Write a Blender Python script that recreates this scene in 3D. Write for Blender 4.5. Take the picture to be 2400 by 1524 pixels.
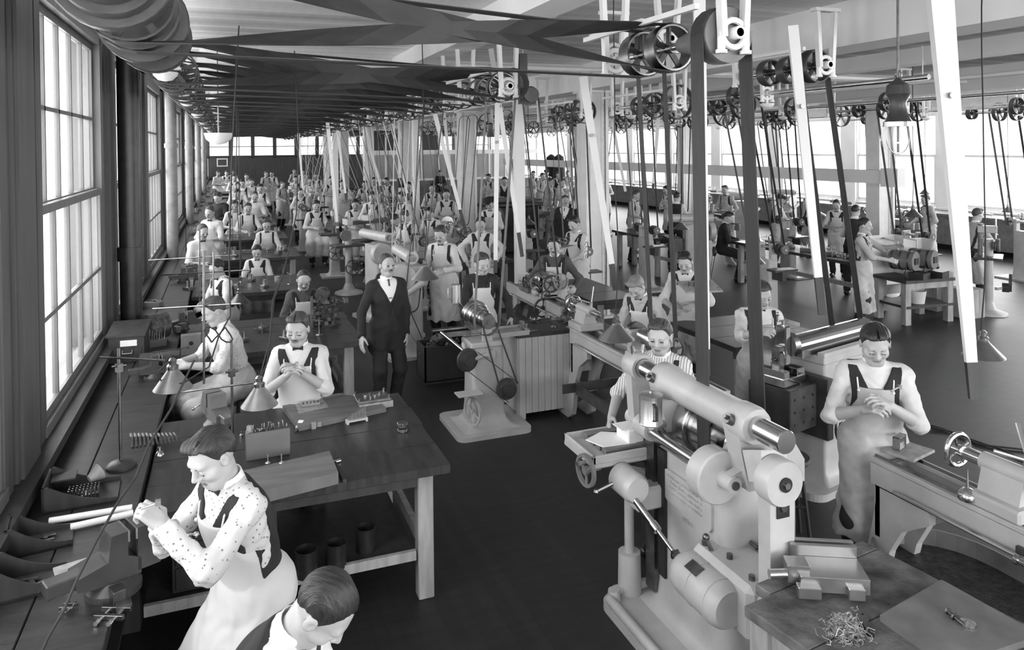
import bpy, math, random, numpy as np
from mathutils import Vector, Matrix
random.seed(7)
for _o in list(bpy.data.objects): bpy.data.objects.remove(_o)
SC = bpy.context.scene; COL = SC.collection
V = Vector; PI = math.pi; R = math.radians

# ---------------------------------------------------------------- camera
FPX, CX, PPY, CAMH = 1750.0, 1200.0, 370.0, 2.85
YAW, PIT, ROL = R(21.0), R(0.8), R(0.55)
FWD = V((math.sin(YAW)*math.cos(PIT), math.cos(YAW)*math.cos(PIT), -math.sin(PIT)))
_r = V((math.cos(YAW), -math.sin(YAW), 0)); _u = _r.cross(FWD)
RGT = _r*math.cos(ROL) - _u*math.sin(ROL); UPV = _r*math.sin(ROL) + _u*math.cos(ROL)
cd = bpy.data.cameras.new('camera'); cam = bpy.data.objects.new('camera', cd); COL.objects.link(cam)
cd.sensor_fit = 'HORIZONTAL'; cd.sensor_width = 36; cd.lens = FPX/2400*36
cd.shift_y = (PPY-762)/2400; cd.clip_start = .05; cd.clip_end = 300
_M = Matrix((RGT, UPV, -FWD)).transposed().to_4x4(); _M.translation = V((0, 0, CAMH)); cam.matrix_world = _M
SC.camera = cam
CAMP = V((0, 0, CAMH))
def ray(u, v): return FWD + RGT*((u-CX)/FPX) + UPV*((PPY-v)/FPX)
def gz(u, v, z): d = ray(u, v); return CAMP + d*((z-CAMH)/d.z)      # photo point on a level plane
def gx(u, v, x): d = ray(u, v); return CAMP + d*(x/d.x)             # ... on a plane of constant x
def gy(u, v, y): d = ray(u, v); return CAMP + d*(y/d.y)             # ... on a plane of constant y
def gd(u, v, d): return CAMP + ray(u, v)*d

# ---------------------------------------------------------------- world, light, exposure
SC.view_settings.view_transform = 'Standard'; SC.view_settings.look = 'None'
SC.view_settings.gamma = 1.0; SC.view_settings.use_curve_mapping = False
SC.view_settings.exposure = 1.05
W = bpy.data.worlds.new('overcast_sky'); SC.world = W; W.use_nodes = True
W.node_tree.nodes['Background'].inputs[0].default_value = (.95, .95, .95, 1)
W.node_tree.nodes['Background'].inputs[1].default_value = 1.35
def area(name, loc, rot, sx, sy, e, sp=None):
    l = bpy.data.lights.new(name, 'AREA'); l.shape = 'RECTANGLE'; l.size = sx; l.size_y = sy; l.energy = e
    if sp: l.spread = sp
    o = bpy.data.objects.new(name, l); o.location = loc; o.rotation_euler = rot; COL.objects.link(o); return o
# daylight entering through the window walls
area('daylight_left_near', (-1.75, 5, 3.0), (0, R(-86), 0), 3.4, 16, 520)
area('daylight_left_far', (-1.75, 32, 3.0), (0, R(-86), 0), 3.4, 38, 1400)
area('daylight_right', (19.9, 18, 3.0), (0, R(88), 0), 3.4, 46, 3800)
area('daylight_rear', (6.5, -7.4, 3.6), (R(-84), 0, R(180)), 15, 4.0, 1000)
SC.cycles.max_bounces = 6; SC.cycles.diffuse_bounces = 3; SC.cycles.glossy_bounces = 2
SC.cycles.transparent_max_bounces = 6; SC.cycles.caustics_reflective = False; SC.cycles.caustics_refractive = False
SC.cycles.sample_clamp_indirect = 4

# ---------------------------------------------------------------- materials
MATS = {}
def mat(name, val, rough=.6, metal=0., vary=.25, scale=6., bump=0., bscale=40., stretch=None, spec=.5, dots=None, stripes=None):
    if name in MATS: return MATS[name]
    m = bpy.data.materials.new(name); m.use_nodes = True; nt = m.node_tree; N = nt.nodes; L = nt.links
    b = N['Principled BSDF']; b.inputs['Roughness'].default_value = rough; b.inputs['Metallic'].default_value = metal
    b.inputs['Specular IOR Level'].default_value = spec
    tc = N.new('ShaderNodeTexCoord'); mp = N.new('ShaderNodeMapping'); L.new(tc.outputs['Object'], mp.inputs[0])
    if stretch: mp.inputs['Scale'].default_value = stretch
    n = N.new('ShaderNodeTexNoise'); n.inputs['Scale'].default_value = scale; n.inputs['Detail'].default_value = 5
    L.new(mp.outputs[0], n.inputs['Vector'])
    r = N.new('ShaderNodeMapRange'); r.inputs[1].default_value = .3; r.inputs[2].default_value = .7
    r.inputs[3].default_value = val*(1-vary); r.inputs[4].default_value = val*(1+vary*.6); L.new(n.outputs[0], r.inputs[0])
    out = r.outputs[0]
    if dots:
        vo = N.new('ShaderNodeTexVoronoi'); vo.inputs['Scale'].default_value = dots; L.new(tc.outputs['Object'], vo.inputs['Vector'])
        lt = N.new('ShaderNodeMath'); lt.operation = 'GREATER_THAN'; lt.inputs[1].default_value = .2; L.new(vo.outputs['Distance'], lt.inputs[0])
        ma = N.new('ShaderNodeMapRange'); ma.inputs[3].default_value = .32; ma.inputs[4].default_value = 1; L.new(lt.outputs[0], ma.inputs[0])
        mu = N.new('ShaderNodeMath'); mu.operation = 'MULTIPLY'; L.new(out, mu.inputs[0]); L.new(ma.outputs[0], mu.inputs[1]); out = mu.outputs[0]
    if stripes:
        wv = N.new('ShaderNodeTexWave'); wv.inputs['Scale'].default_value = stripes; wv.inputs['Distortion'].default_value = 2.5
        wv.inputs['Detail Scale'].default_value = .6
        L.new(tc.outputs['Object'], wv.inputs['Vector'])
        ma = N.new('ShaderNodeMapRange'); ma.inputs[1].default_value = .12; ma.inputs[2].default_value = .3; ma.inputs[3].default_value = .35; ma.inputs[4].default_value = 1; L.new(wv.outputs['Fac'], ma.inputs[0])
        mu = N.new('ShaderNodeMath'); mu.operation = 'MULTIPLY'; L.new(out, mu.inputs[0]); L.new(ma.outputs[0], mu.inputs[1]); out = mu.outputs[0]
    cb = N.new('ShaderNodeCombineColor')
    for i in range(3): L.new(out, cb.inputs[i])
    L.new(cb.outputs[0], b.inputs['Base Color'])
    if bump:
        n2 = N.new('ShaderNodeTexNoise'); n2.inputs['Scale'].default_value = bscale; n2.inputs['Detail'].default_value = 4; L.new(mp.outputs[0], n2.inputs['Vector'])
        bp = N.new('ShaderNodeBump'); bp.inputs['Strength'].default_value = bump; bp.inputs['Distance'].default_value = .01
        L.new(n2.outputs[0], bp.inputs['Height']); L.new(bp.outputs[0], b.inputs['Normal'])
    MATS[name] = m; return m
mat('skin', .42, .5, vary=.12, scale=9, bump=.08, bscale=60)
mat('lip', .22, .5, vary=.1); mat('eye_dark', .03, .3); mat('hair_dark', .022, .45, vary=.5, scale=30, stretch=(9, 1, 1), bump=.5, bscale=40)
mat('hair_brown', .06, .5, vary=.5, scale=30, stretch=(9, 1, 1), bump=.5, bscale=40); mat('hair_light', .22, .5, vary=.4, scale=30, stretch=(9, 1, 1), bump=.5, bscale=40)
mat('shirt_white', .62, .85, vary=.06, bump=.25, bscale=14); mat('shirt_grey', .42, .85, vary=.15, bump=.25, bscale=14)
mat('shirt_dots', .62, .85, vary=.06, dots=48, bump=.2, bscale=14); mat('shirt_stripe', .70, .85, vary=.05, stripes=17, bump=.2, bscale=14)
mat('apron_white', .60, .9, vary=.10, scale=4, bump=.3, bscale=9); mat('apron_soiled', .50, .9, vary=.5, scale=3.5, bump=.3, bscale=9)
mat('vest_dark', .022, .9, vary=.4, bump=.2, bscale=60); mat('suit_dark', .017, .85, vary=.3, bump=.3, bscale=10); mat('trouser_dark', .022, .9, vary=.3, bump=.3, bscale=12)
mat('sweater_grey', .09, .95, vary=.2, bump=.3, bscale=30); mat('collar', .8, .7, vary=.02); mat('shoe', .015, .3)
mat('bench_wood', .032, .42, vary=.5, scale=4, stretch=(1, 7, 1), bump=.15, bscale=20); mat('table_wood', .03, .36, vary=.55, scale=4, stretch=(7, 1, 1), bump=.12, bscale=20)
mat('board_wood', .15, .5, vary=.3, scale=3, stretch=(1, 6, 1)); mat('pale_wood', .34, .7, vary=.3, scale=3, stretch=(6, 6, 1), bump=.2)
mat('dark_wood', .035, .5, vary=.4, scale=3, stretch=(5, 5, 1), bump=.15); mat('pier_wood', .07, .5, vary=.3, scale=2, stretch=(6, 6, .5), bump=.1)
mat('sash_wood', .13, .5, vary=.2, scale=2, stretch=(4, 4, .5)); mat('white_paint', .78, .6, vary=.06, scale=2); mat('ceiling_paint', .82, .8, vary=.07, scale=1)
mat('cream_paint', .50, .65, vary=.12, scale=5, bump=.08)
mat('machine_grey', .45, .38, vary=.16, scale=5, bump=.06, bscale=12); mat('machine_dark', .05, .38, vary=.4, scale=8, bump=.1); mat('machine_mid', .16, .42, vary=.3, scale=7, bump=.08)
mat('steel', .62, .24, 1., vary=.15, scale=8); mat('steel_dark', .22, .35, 1., vary=.4, scale=12); mat('iron_black', .018, .4, vary=.5, scale=9, bump=.1)
mat('tin', .55, .33, .9, vary=.12, scale=4); mat('belt_leather', .03, .6, vary=.35, scale=5, stretch=(1, 8, 1)); mat('shade_tin', .13, .35, .6, vary=.2, scale=9)
mat('shade_pale', .5, .6, vary=.15); mat('cable', .02, .7); mat('paper', .8, .8, vary=.05); mat('glass_bulb', .8, .1); mat('shelf_dark', .03, .7)
mat('clutter', .09, .5, .3, vary=.7, scale=25); mat('brass', .5, .25, 1., vary=.1)
def glass(name, rough=0., tint=1.):
    m = bpy.data.materials.new(name); m.use_nodes = True; b = m.node_tree.nodes['Principled BSDF']
    b.inputs['Base Color'].default_value = (tint,)*3 + (1,); b.inputs['Roughness'].default_value = .12; b.inputs['Alpha'].default_value = .16
    MATS[name] = m; return m
glass('window_glass'); glass('globe_glass')


mat('pale_sheet', .62, .6, vary=.12); mat('scarred_wood', .13, .75, vary=.75, scale=7, bump=.7, bscale=30)
mat('steel_polish', .55, .2, 1., vary=.12, scale=5)
mat('oily_pan', .035, .5, vary=.9, scale=30, bump=1., bscale=60)
mat('belt_mid', .12, .6, vary=.3, scale=5); mat('belt_pale', .42, .6, vary=.25, scale=5); mat('shade_mid', .22, .4, .5, vary=.25, scale=12)
mat('steel_blue', .45, .3, .9, vary=.15, scale=4); mat('steel_wool', .42, .6, .6, vary=.3)
def boards(name, val, w, ax, rough=.6, vary=.2, gap=.4, bump=.3):
    m = mat(name, val, rough, vary=vary, scale=3, stretch=(1, 6, 1) if ax == 0 else (6, 1, 1)); nt = m.node_tree; N = nt.nodes; L = nt.links; b = N['Principled BSDF']
    tc = N.new('ShaderNodeTexCoord'); sp = N.new('ShaderNodeSeparateXYZ'); L.new(tc.outputs['Object'], sp.inputs[0])
    d = N.new('ShaderNodeMath'); d.operation = 'DIVIDE'; d.inputs[1].default_value = w; L.new(sp.outputs[ax], d.inputs[0])
    f = N.new('ShaderNodeMath'); f.operation = 'FRACT'; L.new(d.outputs[0], f.inputs[0])
    g = N.new('ShaderNodeMath'); g.operation = 'GREATER_THAN'; g.inputs[1].default_value = .06; L.new(f.outputs[0], g.inputs[0])
    fl = N.new('ShaderNodeMath'); fl.operation = 'FLOOR'; L.new(d.outputs[0], fl.inputs[0])
    wn = N.new('ShaderNodeTexWhiteNoise'); wn.noise_dimensions = '1D'; L.new(fl.outputs[0], wn.inputs['W'])
    r1 = N.new('ShaderNodeMapRange'); r1.inputs[3].default_value = .82; r1.inputs[4].default_value = 1.15; L.new(wn.outputs['Value'], r1.inputs[0])
    r2 = N.new('ShaderNodeMapRange'); r2.inputs[3].default_value = gap; r2.inputs[4].default_value = 1; L.new(g.outputs[0], r2.inputs[0])
    src = b.inputs['Base Color'].links[0].from_node
    v = N.new('ShaderNodeVectorMath'); v.operation = 'SCALE'; mm = N.new('ShaderNodeMath'); mm.operation = 'MULTIPLY'; L.new(r1.outputs[0], mm.inputs[0]); L.new(r2.outputs[0], mm.inputs[1])
    L.new(src.outputs[0], v.inputs[0]); L.new(mm.outputs[0], v.inputs['Scale']); L.new(v.outputs[0], b.inputs['Base Color'])
    bp = N.new('ShaderNodeBump'); bp.inputs['Strength'].default_value = bump; bp.inputs['Distance'].default_value = .004; L.new(g.outputs[0], bp.inputs['Height']); L.new(bp.outputs[0], b.inputs['Normal'])
boards('floor_boards', .020, .085, 0, .5, .35, .6, .2); boards('ceiling_boards', .82, .14, 1, .8, .05, .8); boards('dado_boards', .16, .09, 0, .7, .2, .5)
mat('column_paint', .74, .55, vary=.08)

# ---------------------------------------------------------------- mesh builder
def ortho(d):
    d = V(d).normalized(); a = V((0, 0, 1)) if abs(d.z) < .9 else V((0, 1, 0))
    x = a.cross(d).normalized(); return x, d.cross(x).normalized(), d
class MB:
    def __init__(s): s.v = []; s.f = []; s.s = []
    def _add(s, vs, fs, sm=False):
        n = len(s.v); s.v += [tuple(p) for p in vs]; s.f += [tuple(i+n for i in f) for f in fs]; s.s += [sm]*len(fs)
    def box(s, c, d, rz=0, M=None, ch=0):
        hx, hy, hz = d[0]/2, d[1]/2, d[2]/2; T = Matrix.Rotation(rz, 3, 'Z') if M is None else M; c = V(c)
        if ch and ch < min(hx, hy, hz):
            vs = []; idx = {}
            for sx in (-1, 1):
                for sy in (-1, 1):
                    for sz in (-1, 1):
                        for k in range(3):
                            q = [sx*hx, sy*hy, sz*hz]
                            for j in range(3):
                                if j != k: q[j] -= (sx, sy, sz)[j]*ch
                            idx[(sx, sy, sz, k)] = len(vs); vs.append(c + T @ V(q))
            fs = []
            for k in range(3):
                a, b = (k+1) % 3, (k+2) % 3
                for sg in (-1, 1):
                    def K(p, q): t = [0, 0, 0]; t[k] = sg; t[a] = p; t[b] = q; return idx[(*t, k)]
                    q = [K(-1, -1), K(1, -1), K(1, 1), K(-1, 1)]; fs.append(q if sg > 0 else q[::-1])
            for k in range(3):
                a, b = (k+1) % 3, (k+2) % 3
                for p in (-1, 1):
                    for q in (-1, 1):
                        def K(w, o): t = [0, 0, 0]; t[k] = w; t[a] = p; t[b] = q; return idx[(*t, o)]
                        fs.append([K(-1, a), K(1, a), K(1, b), K(-1, b)])
            for sx in (-1, 1):
                for sy in (-1, 1):
                    for sz in (-1, 1): fs.append([idx[(sx, sy, sz, k)] for k in range(3)])
            s._add(vs, fs); return s
        vs = [c + T @ V((x*hx, y*hy, z*hz)) for z in (-1, 1) for y in (-1, 1) for x in (-1, 1)]
        s._add(vs, [(0, 2, 3, 1), (4, 5, 7, 6), (0, 1, 5, 4), (2, 6, 7, 3), (0, 4, 6, 2), (1, 3, 7, 5)]); return s
    def bb(s, lo, hi, ch=0): return s.box([(a+b)/2 for a, b in zip(lo, hi)], [abs(b-a) for a, b in zip(lo, hi)], ch=ch)
    def bar(s, a, b, w, h, w2=None, h2=None, up=None):
        a, b = V(a), V(b); d = (b-a).normalized()
        if up is None: x, y, _ = ortho(d)
        else: x = d.cross(V(up)).normalized(); y = x.cross(d)
        w2 = w if w2 is None else w2; h2 = h if h2 is None else h2
        vs = [a+x*(i*w/2)+y*(j*h/2) for i, j in ((-1, -1), (1, -1), (1, 1), (-1, 1))] + [b+x*(i*w2/2)+y*(j*h2/2) for i, j in ((-1, -1), (1, -1), (1, 1), (-1, 1))]
        s._add(vs, [(3, 2, 1, 0), (4, 5, 6, 7), (0, 1, 5, 4), (1, 2, 6, 5), (2, 3, 7, 6), (3, 0, 4, 7)]); return s
    def lathe(s, prof, o, ax=(0, 0, 1), n=20, sm=True, closed=False):
        x, y, d = ortho(ax); o = V(o); k = len(prof)
        vs = [o + d*h + (x*math.cos(2*PI*i/n) + y*math.sin(2*PI*i/n))*r for r, h in prof for i in range(n)]
        fs = [(a*n+i, a*n+(i+1) % n, ((a+1) % k)*n+(i+1) % n, ((a+1) % k)*n+i) for a in range(k if closed else k-1) for i in range(n)]
        s._add(vs, fs, sm)
        if not closed:
            if prof[0][0] > 1e-5: s._add(vs[:n], [tuple(range(n))[::-1]])
            if prof[-1][0] > 1e-5: s._add(vs[-n:], [tuple(range(n))])
        return s
    def cyl(s, a, b, r, r2=None, n=14):
        a, b = V(a), V(b); return s.lathe([(r, 0), (r if r2 is None else r2, (b-a).length)], a, b-a, n)
    def tube(s, pts, r, n=6):
        pts = [V(p) for p in pts]; rings = []; x0 = None
        for i, p in enumerate(pts):
            d = (pts[min(i+1, len(pts)-1)] - pts[max(i-1, 0)]).normalized()
            x, y, _ = ortho(d)
            if x0 is not None: x = (x0 - d*x0.dot(d)).normalized(); y = d.cross(x)
            x0 = x; rings += [p + (x*math.cos(2*PI*k/n)+y*math.sin(2*PI*k/n))*r for k in range(n)]
        m = len(pts)
        s._add(rings, [(a*n+i, a*n+(i+1) % n, (a+1)*n+(i+1) % n, (a+1)*n+i) for a in range(m-1) for i in range(n)], True)
        s._add(rings[:n], [tuple(range(n))[::-1]]); s._add(rings[-n:], [tuple(range(n))]); return s
    def torus(s, c, ax, Rr, r, n=24, m=8):
        return s.lathe([(Rr + r*math.cos(2*PI*k/m), r*math.sin(2*PI*k/m)) for k in range(m)], c, ax, n, closed=True)
    def ring(s, c, ax, ro, ri, w, n=24):
        return s.lathe([(ro, -w/2), (ro, w/2), (ri, w/2), (ri, -w/2)], c, ax, n, sm=False, closed=True)
    def sph(s, c, r, n=14):
        rx, ry, rz = (r, r, r) if not hasattr(r, '__len__') else r; m = n//2; c = V(c); vs = []
        for j in range(m+1):
            t = PI*j/m
            for i in range(n): p = 2*PI*i/n; vs.append(c+V((rx*math.sin(t)*math.cos(p), ry*math.sin(t)*math.sin(p), rz*math.cos(t))))
        s._add(vs, [(j*n+i, (j+1)*n+i, (j+1)*n+(i+1) % n, j*n+(i+1) % n) for j in range(m) for i in range(n)], True); return s
    def prism(s, poly, o, ax, ay, t):      # polygon in the (ax, ay) plane pushed along t
        o, ax, ay, t = V(o), V(ax), V(ay), V(t); n = len(poly)
        vs = [o+ax*p[0]+ay*p[1] for p in poly]; vs += [q+t for q in vs]
        s._add(vs, [tuple(range(n))[::-1], tuple(range(n, 2*n))] + [(i, (i+1) % n, n+(i+1) % n, n+i) for i in range(n)]); return s
    def wheel(s, c, ax, Rr, w, ns=5, rim=.1, hub=.2, n=24, spoke=.1):
        c = V(c); x, y, d = ortho(ax); s.ring(c, ax, Rr, Rr*(1-rim), w, n); s.cyl(c-d*w*.6, c+d*w*.6, Rr*hub, n=12)
        for k in range(ns):
            a = 2*PI*k/ns+.4; e = x*math.cos(a)+y*math.sin(a); s.bar(c+e*Rr*hub*.8, c+e*Rr*(1-rim*.6), w*.3, Rr*spoke, up=e.cross(d))
        return s
    def mesh(s, name, m):
        me = bpy.data.meshes.new(name); me.from_pydata(s.v, [], s.f); me.polygons.foreach_set('use_smooth', s.s)
        me.materials.append(MATS[m] if isinstance(m, str) else m); me.validate(); me.update()
        import bmesh as bmm
        b = bmm.new(); b.from_mesh(me); bmm.ops.recalc_face_normals(b, faces=b.faces)
        if any(s.s):
            for e in b.edges:
                if len(e.link_faces) == 2 and e.link_faces[0].normal.dot(e.link_faces[1].normal) < .8: e.smooth = False
        b.to_mesh(me); b.free(); return me
def setp(o, label=None, cat=None, group=None, kind=None):
    if label:
        o['label'] = label

    if cat: o['category'] = cat
    if group: o['group'] = group
    if kind: o['kind'] = kind
    return o
def thing(name, label, cat, loc=(0, 0, 0), rz=0, group=None):
    o = bpy.data.objects.new(name, None); COL.objects.link(o); o.location = loc; o.rotation_euler = (0, 0, rz); o.empty_display_size = .05
    return setp(o, label, cat, group)
def part(par, name, mb, m, label=None, kind=None, world=False):
    me = mb if isinstance(mb, bpy.types.Mesh) else mb.mesh(name, m)
    o = bpy.data.objects.new(name, me); COL.objects.link(o)
    if par is not None:
        o.parent = par
        if world:
            q = par; off = V((0, 0, 0))
            while q is not None: off += q.location; q = q.parent
            o.location = -off
    return setp(o, label, None, None, kind)
def single(name, mb, m, label, cat, group=None):
    return setp(part(None, name, mb, m), label, cat, group)
def struct(name, mb, m, par=None):
    o = part(par, name, mb, m)
    if par is None: o['kind'] = 'structure'
    return o
def kids(o): return KID.get(o.name, [])
KID = {}
def dup(o, loc=None, rz=None, sc=None, label=None, group=None, parent=None):
    c = o.copy(); COL.objects.link(c); c.parent = parent
    if loc is not None: c.location = loc
    if rz is not None: c.rotation_euler = (0, 0, rz)
    if sc is not None: c.scale = (sc,)*3 if not hasattr(sc, '__len__') else sc
    if label: c['label'] = label
    if group: c['group'] = group
    for ch in list(o.children): dup(ch, parent=c)
    return c
# ================================================================ SETTING
YEND = 54.0; XR = 18.9; XL = -1.1; ZC = 4.2
struct('floor', MB().bb((XL-.3, -8, -.1), (XR+.3, YEND+.3, 0)), 'floor_boards')
struct('ceiling', MB().bb((XL-.3, -8, ZC), (XR+.3, YEND+.3, ZC+.15)), 'ceiling_boards')
for i, x in enumerate((2.35, 9.1, 16.0)):
    struct('trim_%d' % (i+1), MB().bb((x, -8, ZC-.22), (x+.34, YEND, ZC)), 'ceiling_paint')
for i, x in enumerate((5.72, 12.65)):
    struct('trim_%d' % (i+4), MB().bb((x-.24, -8, ZC-.42), (x+.24, YEND, ZC)), 'ceiling_paint')
for i in range(8):
    y = -2.8+7.0*i
    struct('trim_%d' % (i+6), MB().bb((XL, y-.10, ZC-.14), (XR, y+.10, ZC)), 'ceiling_paint')
# left wall: apron wall, head, piers, windows
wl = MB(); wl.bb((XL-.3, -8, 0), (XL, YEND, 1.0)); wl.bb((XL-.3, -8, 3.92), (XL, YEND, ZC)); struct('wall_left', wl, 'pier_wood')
struct('trim_30', MB().bb((XL, -8, .965), (XL+.11, YEND, 1.03)), 'dark_wood')
BAY = 3.5; WY0, WY1 = 5.47, 8.07
def window(name, n=5, w=2.6, z0=1.03, z1=3.92, mid=2.48, muntins=True, m='sash_wood'):
    root = thing(name, None, None); root['kind'] = 'structure'
    fr = MB(); fr.bb((-.16, 0, z0), (.0, .05, z1)).bb((-.16, w-.05, z0), (0, w, z1)).bb((-.16, 0, z1-.06), (0, w, z1)).bb((-.16, 0, z0), (.02, w, z0+.07))
    part(root, 'window_frame', fr, m)
    for k, (a, b, x) in enumerate(((z0+.07, mid+.02, -.035), (mid-.03, z1-.06, -.088))):
        s = MB(); s.bb((x-.025, .05, a), (x+.025, w-.05, a+.06)).bb((x-.025, .05, b-.06), (x+.025, w-.05, b)); s.bb((x-.025, .05, a), (x+.025, .10, b)).bb((x-.025, w-.10, a), (x+.025, w-.05, b))
        if muntins:
            for i in range(1, n): y = .075+(w-.15)*i/n; s.bb((x-.018, y-.016, a), (x+.018, y+.016, b))
            zm = a+(b-a)*(.46 if k == 0 else .5); s.bb((x-.018, .1, zm-.016), (x+.018, w-.1, zm+.016))
        sash = part(root, 'sash', s, m)
        nn = n if muntins else 1
        for i in range(nn):
            for r in range(2 if muntins else 1):
                g = MB(); y0 = .1+(w-.2)*i/nn; y1 = .1+(w-.2)*(i+1)/nn; zz = (a+.06, (a+.06+zm)/1 if False else zm, b-.06) if muntins else (a+.06, b-.06)
                g.bb((x-.003, y0, zz[r]), (x+.003, y1, zz[r+1])); part(sash, 'pane', g, 'window_glass')
    return root
w0 = window('window_1'); w0.location = (XL, WY0, 0); nw = 1
for k in range(-3, 14):
    if k: nw += 1; c = dup(w0, (XL, WY0+BAY*k, 0)); c.name = 'window_%d' % nw
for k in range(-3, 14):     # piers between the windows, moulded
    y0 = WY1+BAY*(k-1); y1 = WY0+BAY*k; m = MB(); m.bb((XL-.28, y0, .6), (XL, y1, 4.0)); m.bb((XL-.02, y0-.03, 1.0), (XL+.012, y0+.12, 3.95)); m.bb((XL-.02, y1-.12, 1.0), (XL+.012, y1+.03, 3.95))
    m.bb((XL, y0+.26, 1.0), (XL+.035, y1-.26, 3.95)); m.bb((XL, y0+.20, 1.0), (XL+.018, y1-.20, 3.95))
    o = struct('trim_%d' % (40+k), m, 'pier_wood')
# right wall with wide windows
wr = MB(); wr.bb((XR, -8, 0), (XR+.3, YEND, 1.0)); wr.bb((XR, -8, 3.75), (XR+.3, YEND, ZC)); struct('wall_right', wr, 'cream_paint')
wR = window('window_40', w=2.9, z1=3.75, mid=2.5, muntins=False, m='white_paint'); wR.location = (XR, 2.9+12, 0); wR.rotation_euler = (0, 0, PI)
for k in range(-4, 11):
    if k != 3:
        c = dup(wR, (XR, 2.9+1.5+BAY*k, 0), PI); c.name = 'window_%d' % (42+k)
wR.location = (XR, 2.9+1.5+BAY*3, 0)
for k in range(-4, 12):
    struct('trim_%d' % (70+k), MB().bb((XR-.06, 1.5-.6+BAY*k, .9), (XR+.3, 1.5+BAY*k, 3.8)), 'white_paint')
struct('trim_90', MB().bb((XR-.12, -8, .97), (XR, YEND, 1.02)), 'white_paint')
# far and near walls
wf = MB(); wf.bb((XL, YEND, 0), (XR, YEND+.2, 2.35)).bb((XL, YEND, 3.75), (XR, YEND+.2, ZC))
for i in range(15): x = XL+i*1.43; wf.bb((x-.12, YEND, 2.3), (x+.12, YEND+.2, 3.8))
struct('wall_back', wf, 'pier_wood')
rail = MB(); rail.bb((XL, YEND-.04, 2.35), (XR, YEND, 2.47)); rail.bb((XL, YEND-.02, 3.05), (XR, YEND, 3.1)); struct('trim_91', rail, 'dark_wood')
wn = MB(); wn.bb((XL, -8.2, 0), (XR, -8, 1.2)); wn.bb((XL, -8.2, 4.0), (XR, -8, ZC)); struct('wall_front', wn, 'cream_paint')
# riveted columns
def column(x, y, label):
    T = thing('column', label, 'column', (x, y, 0), 0, 'riveted iron columns'); h = .21
    m = MB(); m.bb((-h, -.17, 0), (-h+.05, .17, ZC-.4)).bb((h-.05, -.17, 0), (h, .17, ZC-.4)).bb((-h+.05, -.12, 0), (h-.05, .12, ZC-.4)); part(T, 'post', m, 'column_paint')
    m = MB(); m.bb((-h+.09, -.135, 0), (-h+.115, -.12, ZC-.4)).bb((h-.115, -.135, 0), (h-.09, -.12, ZC-.4)); part(T, 'flange', m, 'column_paint')
    m = MB()
    for i in range(36):
        for sx in (-1, 1): m.sph((sx*(h-.065), -.17 if False else -.125, .15+i*.1), (.014, .012, .014), 6)
    part(T, 'rivet', m, 'column_paint', kind='stuff')
    m = MB(); m.bb((-.3, -.25, 0), (.3, .25, .04)).bb((-.26, -.21, ZC-.46), (.26, .21, ZC-.4)); part(T, 'plate', m, 'column_paint')
    return T
ordn = ['nearest', 'second', 'third', 'fourth', 'fifth', 'sixth']
for i in range(6):
    column(5.75, 11.2+7*i, 'white riveted iron column, %s of the row beside the middle aisle' % ordn[i])
    column(12.55, 11.6+6.9*i, 'white riveted iron column, %s of the row near the right windows' % ordn[i])
# pipes along the left piers
for i, (y, r, mt, lab) in enumerate(((8.62, .105, 'iron_black', 'thick black drain pipe with a collar on the first window pier'), (14.6, .095, 'machine_mid', 'grey round pipe in front of the second window pier'),
        (21.6, .09, 'machine_mid', 'grey round pipe at the third window pier'), (28.6, .09, 'machine_mid', 'grey round pipe at the fourth window pier'), (35.6, .09, 'machine_mid', 'grey round pipe at a far window pier'))):
    x = -.93 if i == 0 else -.90
    T = thing('pipe', lab, 'pipe', (x, y, 0)); part(T, 'tube', MB().cyl((0, 0, .9), (0, 0, 3.95), r, n=20), mt)
    m = MB(); m.cyl((0, 0, 1.72 if i == 0 else 2.9), (0, 0, 1.86 if i == 0 else 2.98), r+.02, n=20)
    if i == 0: m.cyl((0, 0, .9), (0, 0, 1.75), r-.012, n=20)
    part(T, 'collar', m, mt)
# glazed office partition
def glazed_partition():
    T = thing('glazed_partition', 'white framed glazed office partition above a beadboard dado at the back of the aisle', 'partition', (6.2, 35, 0))
    Wd = 8.6; z1, z2, z3 = 1.35, 2.6, 3.8
    part(T, 'dado', MB().bb((0, -.03, 0), (Wd, .03, z1)), 'dado_boards')
    fr = MB()
    for z in (z1, z2, z3-.06): fr.bb((0, -.05, z-.05), (Wd, .05, z+.05 if z != z2 else z+.16))
    part(T, 'rail', fr, 'white_paint')
    for i in range(11): x = Wd*i/10; part(T, 'stile', MB().bb((x-.04, -.045, z1), (x+.04, .045, z3)), 'white_paint')
    for i in range(10): part(T, 'pane', MB().bb((Wd*i/10+.04, -.004, z1), (Wd*(i+1)/10-.04, .004, z2)), 'window_glass')
    for i in (0, 1, 3): part(T, 'panel', MB().bb((Wd*i/10+.04, -.02, z2+.16), (Wd*(i+1)/10-.04, .02, z3)), 'dark_wood')
    bk = MB().bb((0, 3.0, 0), (Wd, 3.05, 2.55)); part(T, 'back_board', bk, 'pier_wood')
glazed_partition()
# framed notice on the back wall
T = thing('framed_notice', 'white framed notice on the back wall below the window rail', 'picture', (-.2, YEND-.07, 2.02))
part(T, 'frame', MB().bb((-.35, 0, -.28), (.35, .04, -.2)).bb((-.35, 0, .2), (.35, .04, .28)).bb((-.35, 0, -.2), (-.27, .04, .2)).bb((.27, 0, -.2), (.35, .04, .2)), 'paper')
part(T, 'print', MB().bb((-.27, .01, -.2), (.27, .03, .2)), 'sweater_grey')
# end windows in the back wall
for i in range(14):
    x = XL+i*1.43+.12; part(None, 'window_%d' % (80+i), MB().bb((x, YEND+.08, 2.47), (x+1.19, YEND+.1, 3.75)), 'window_glass')['kind'] = 'structure'
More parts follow.
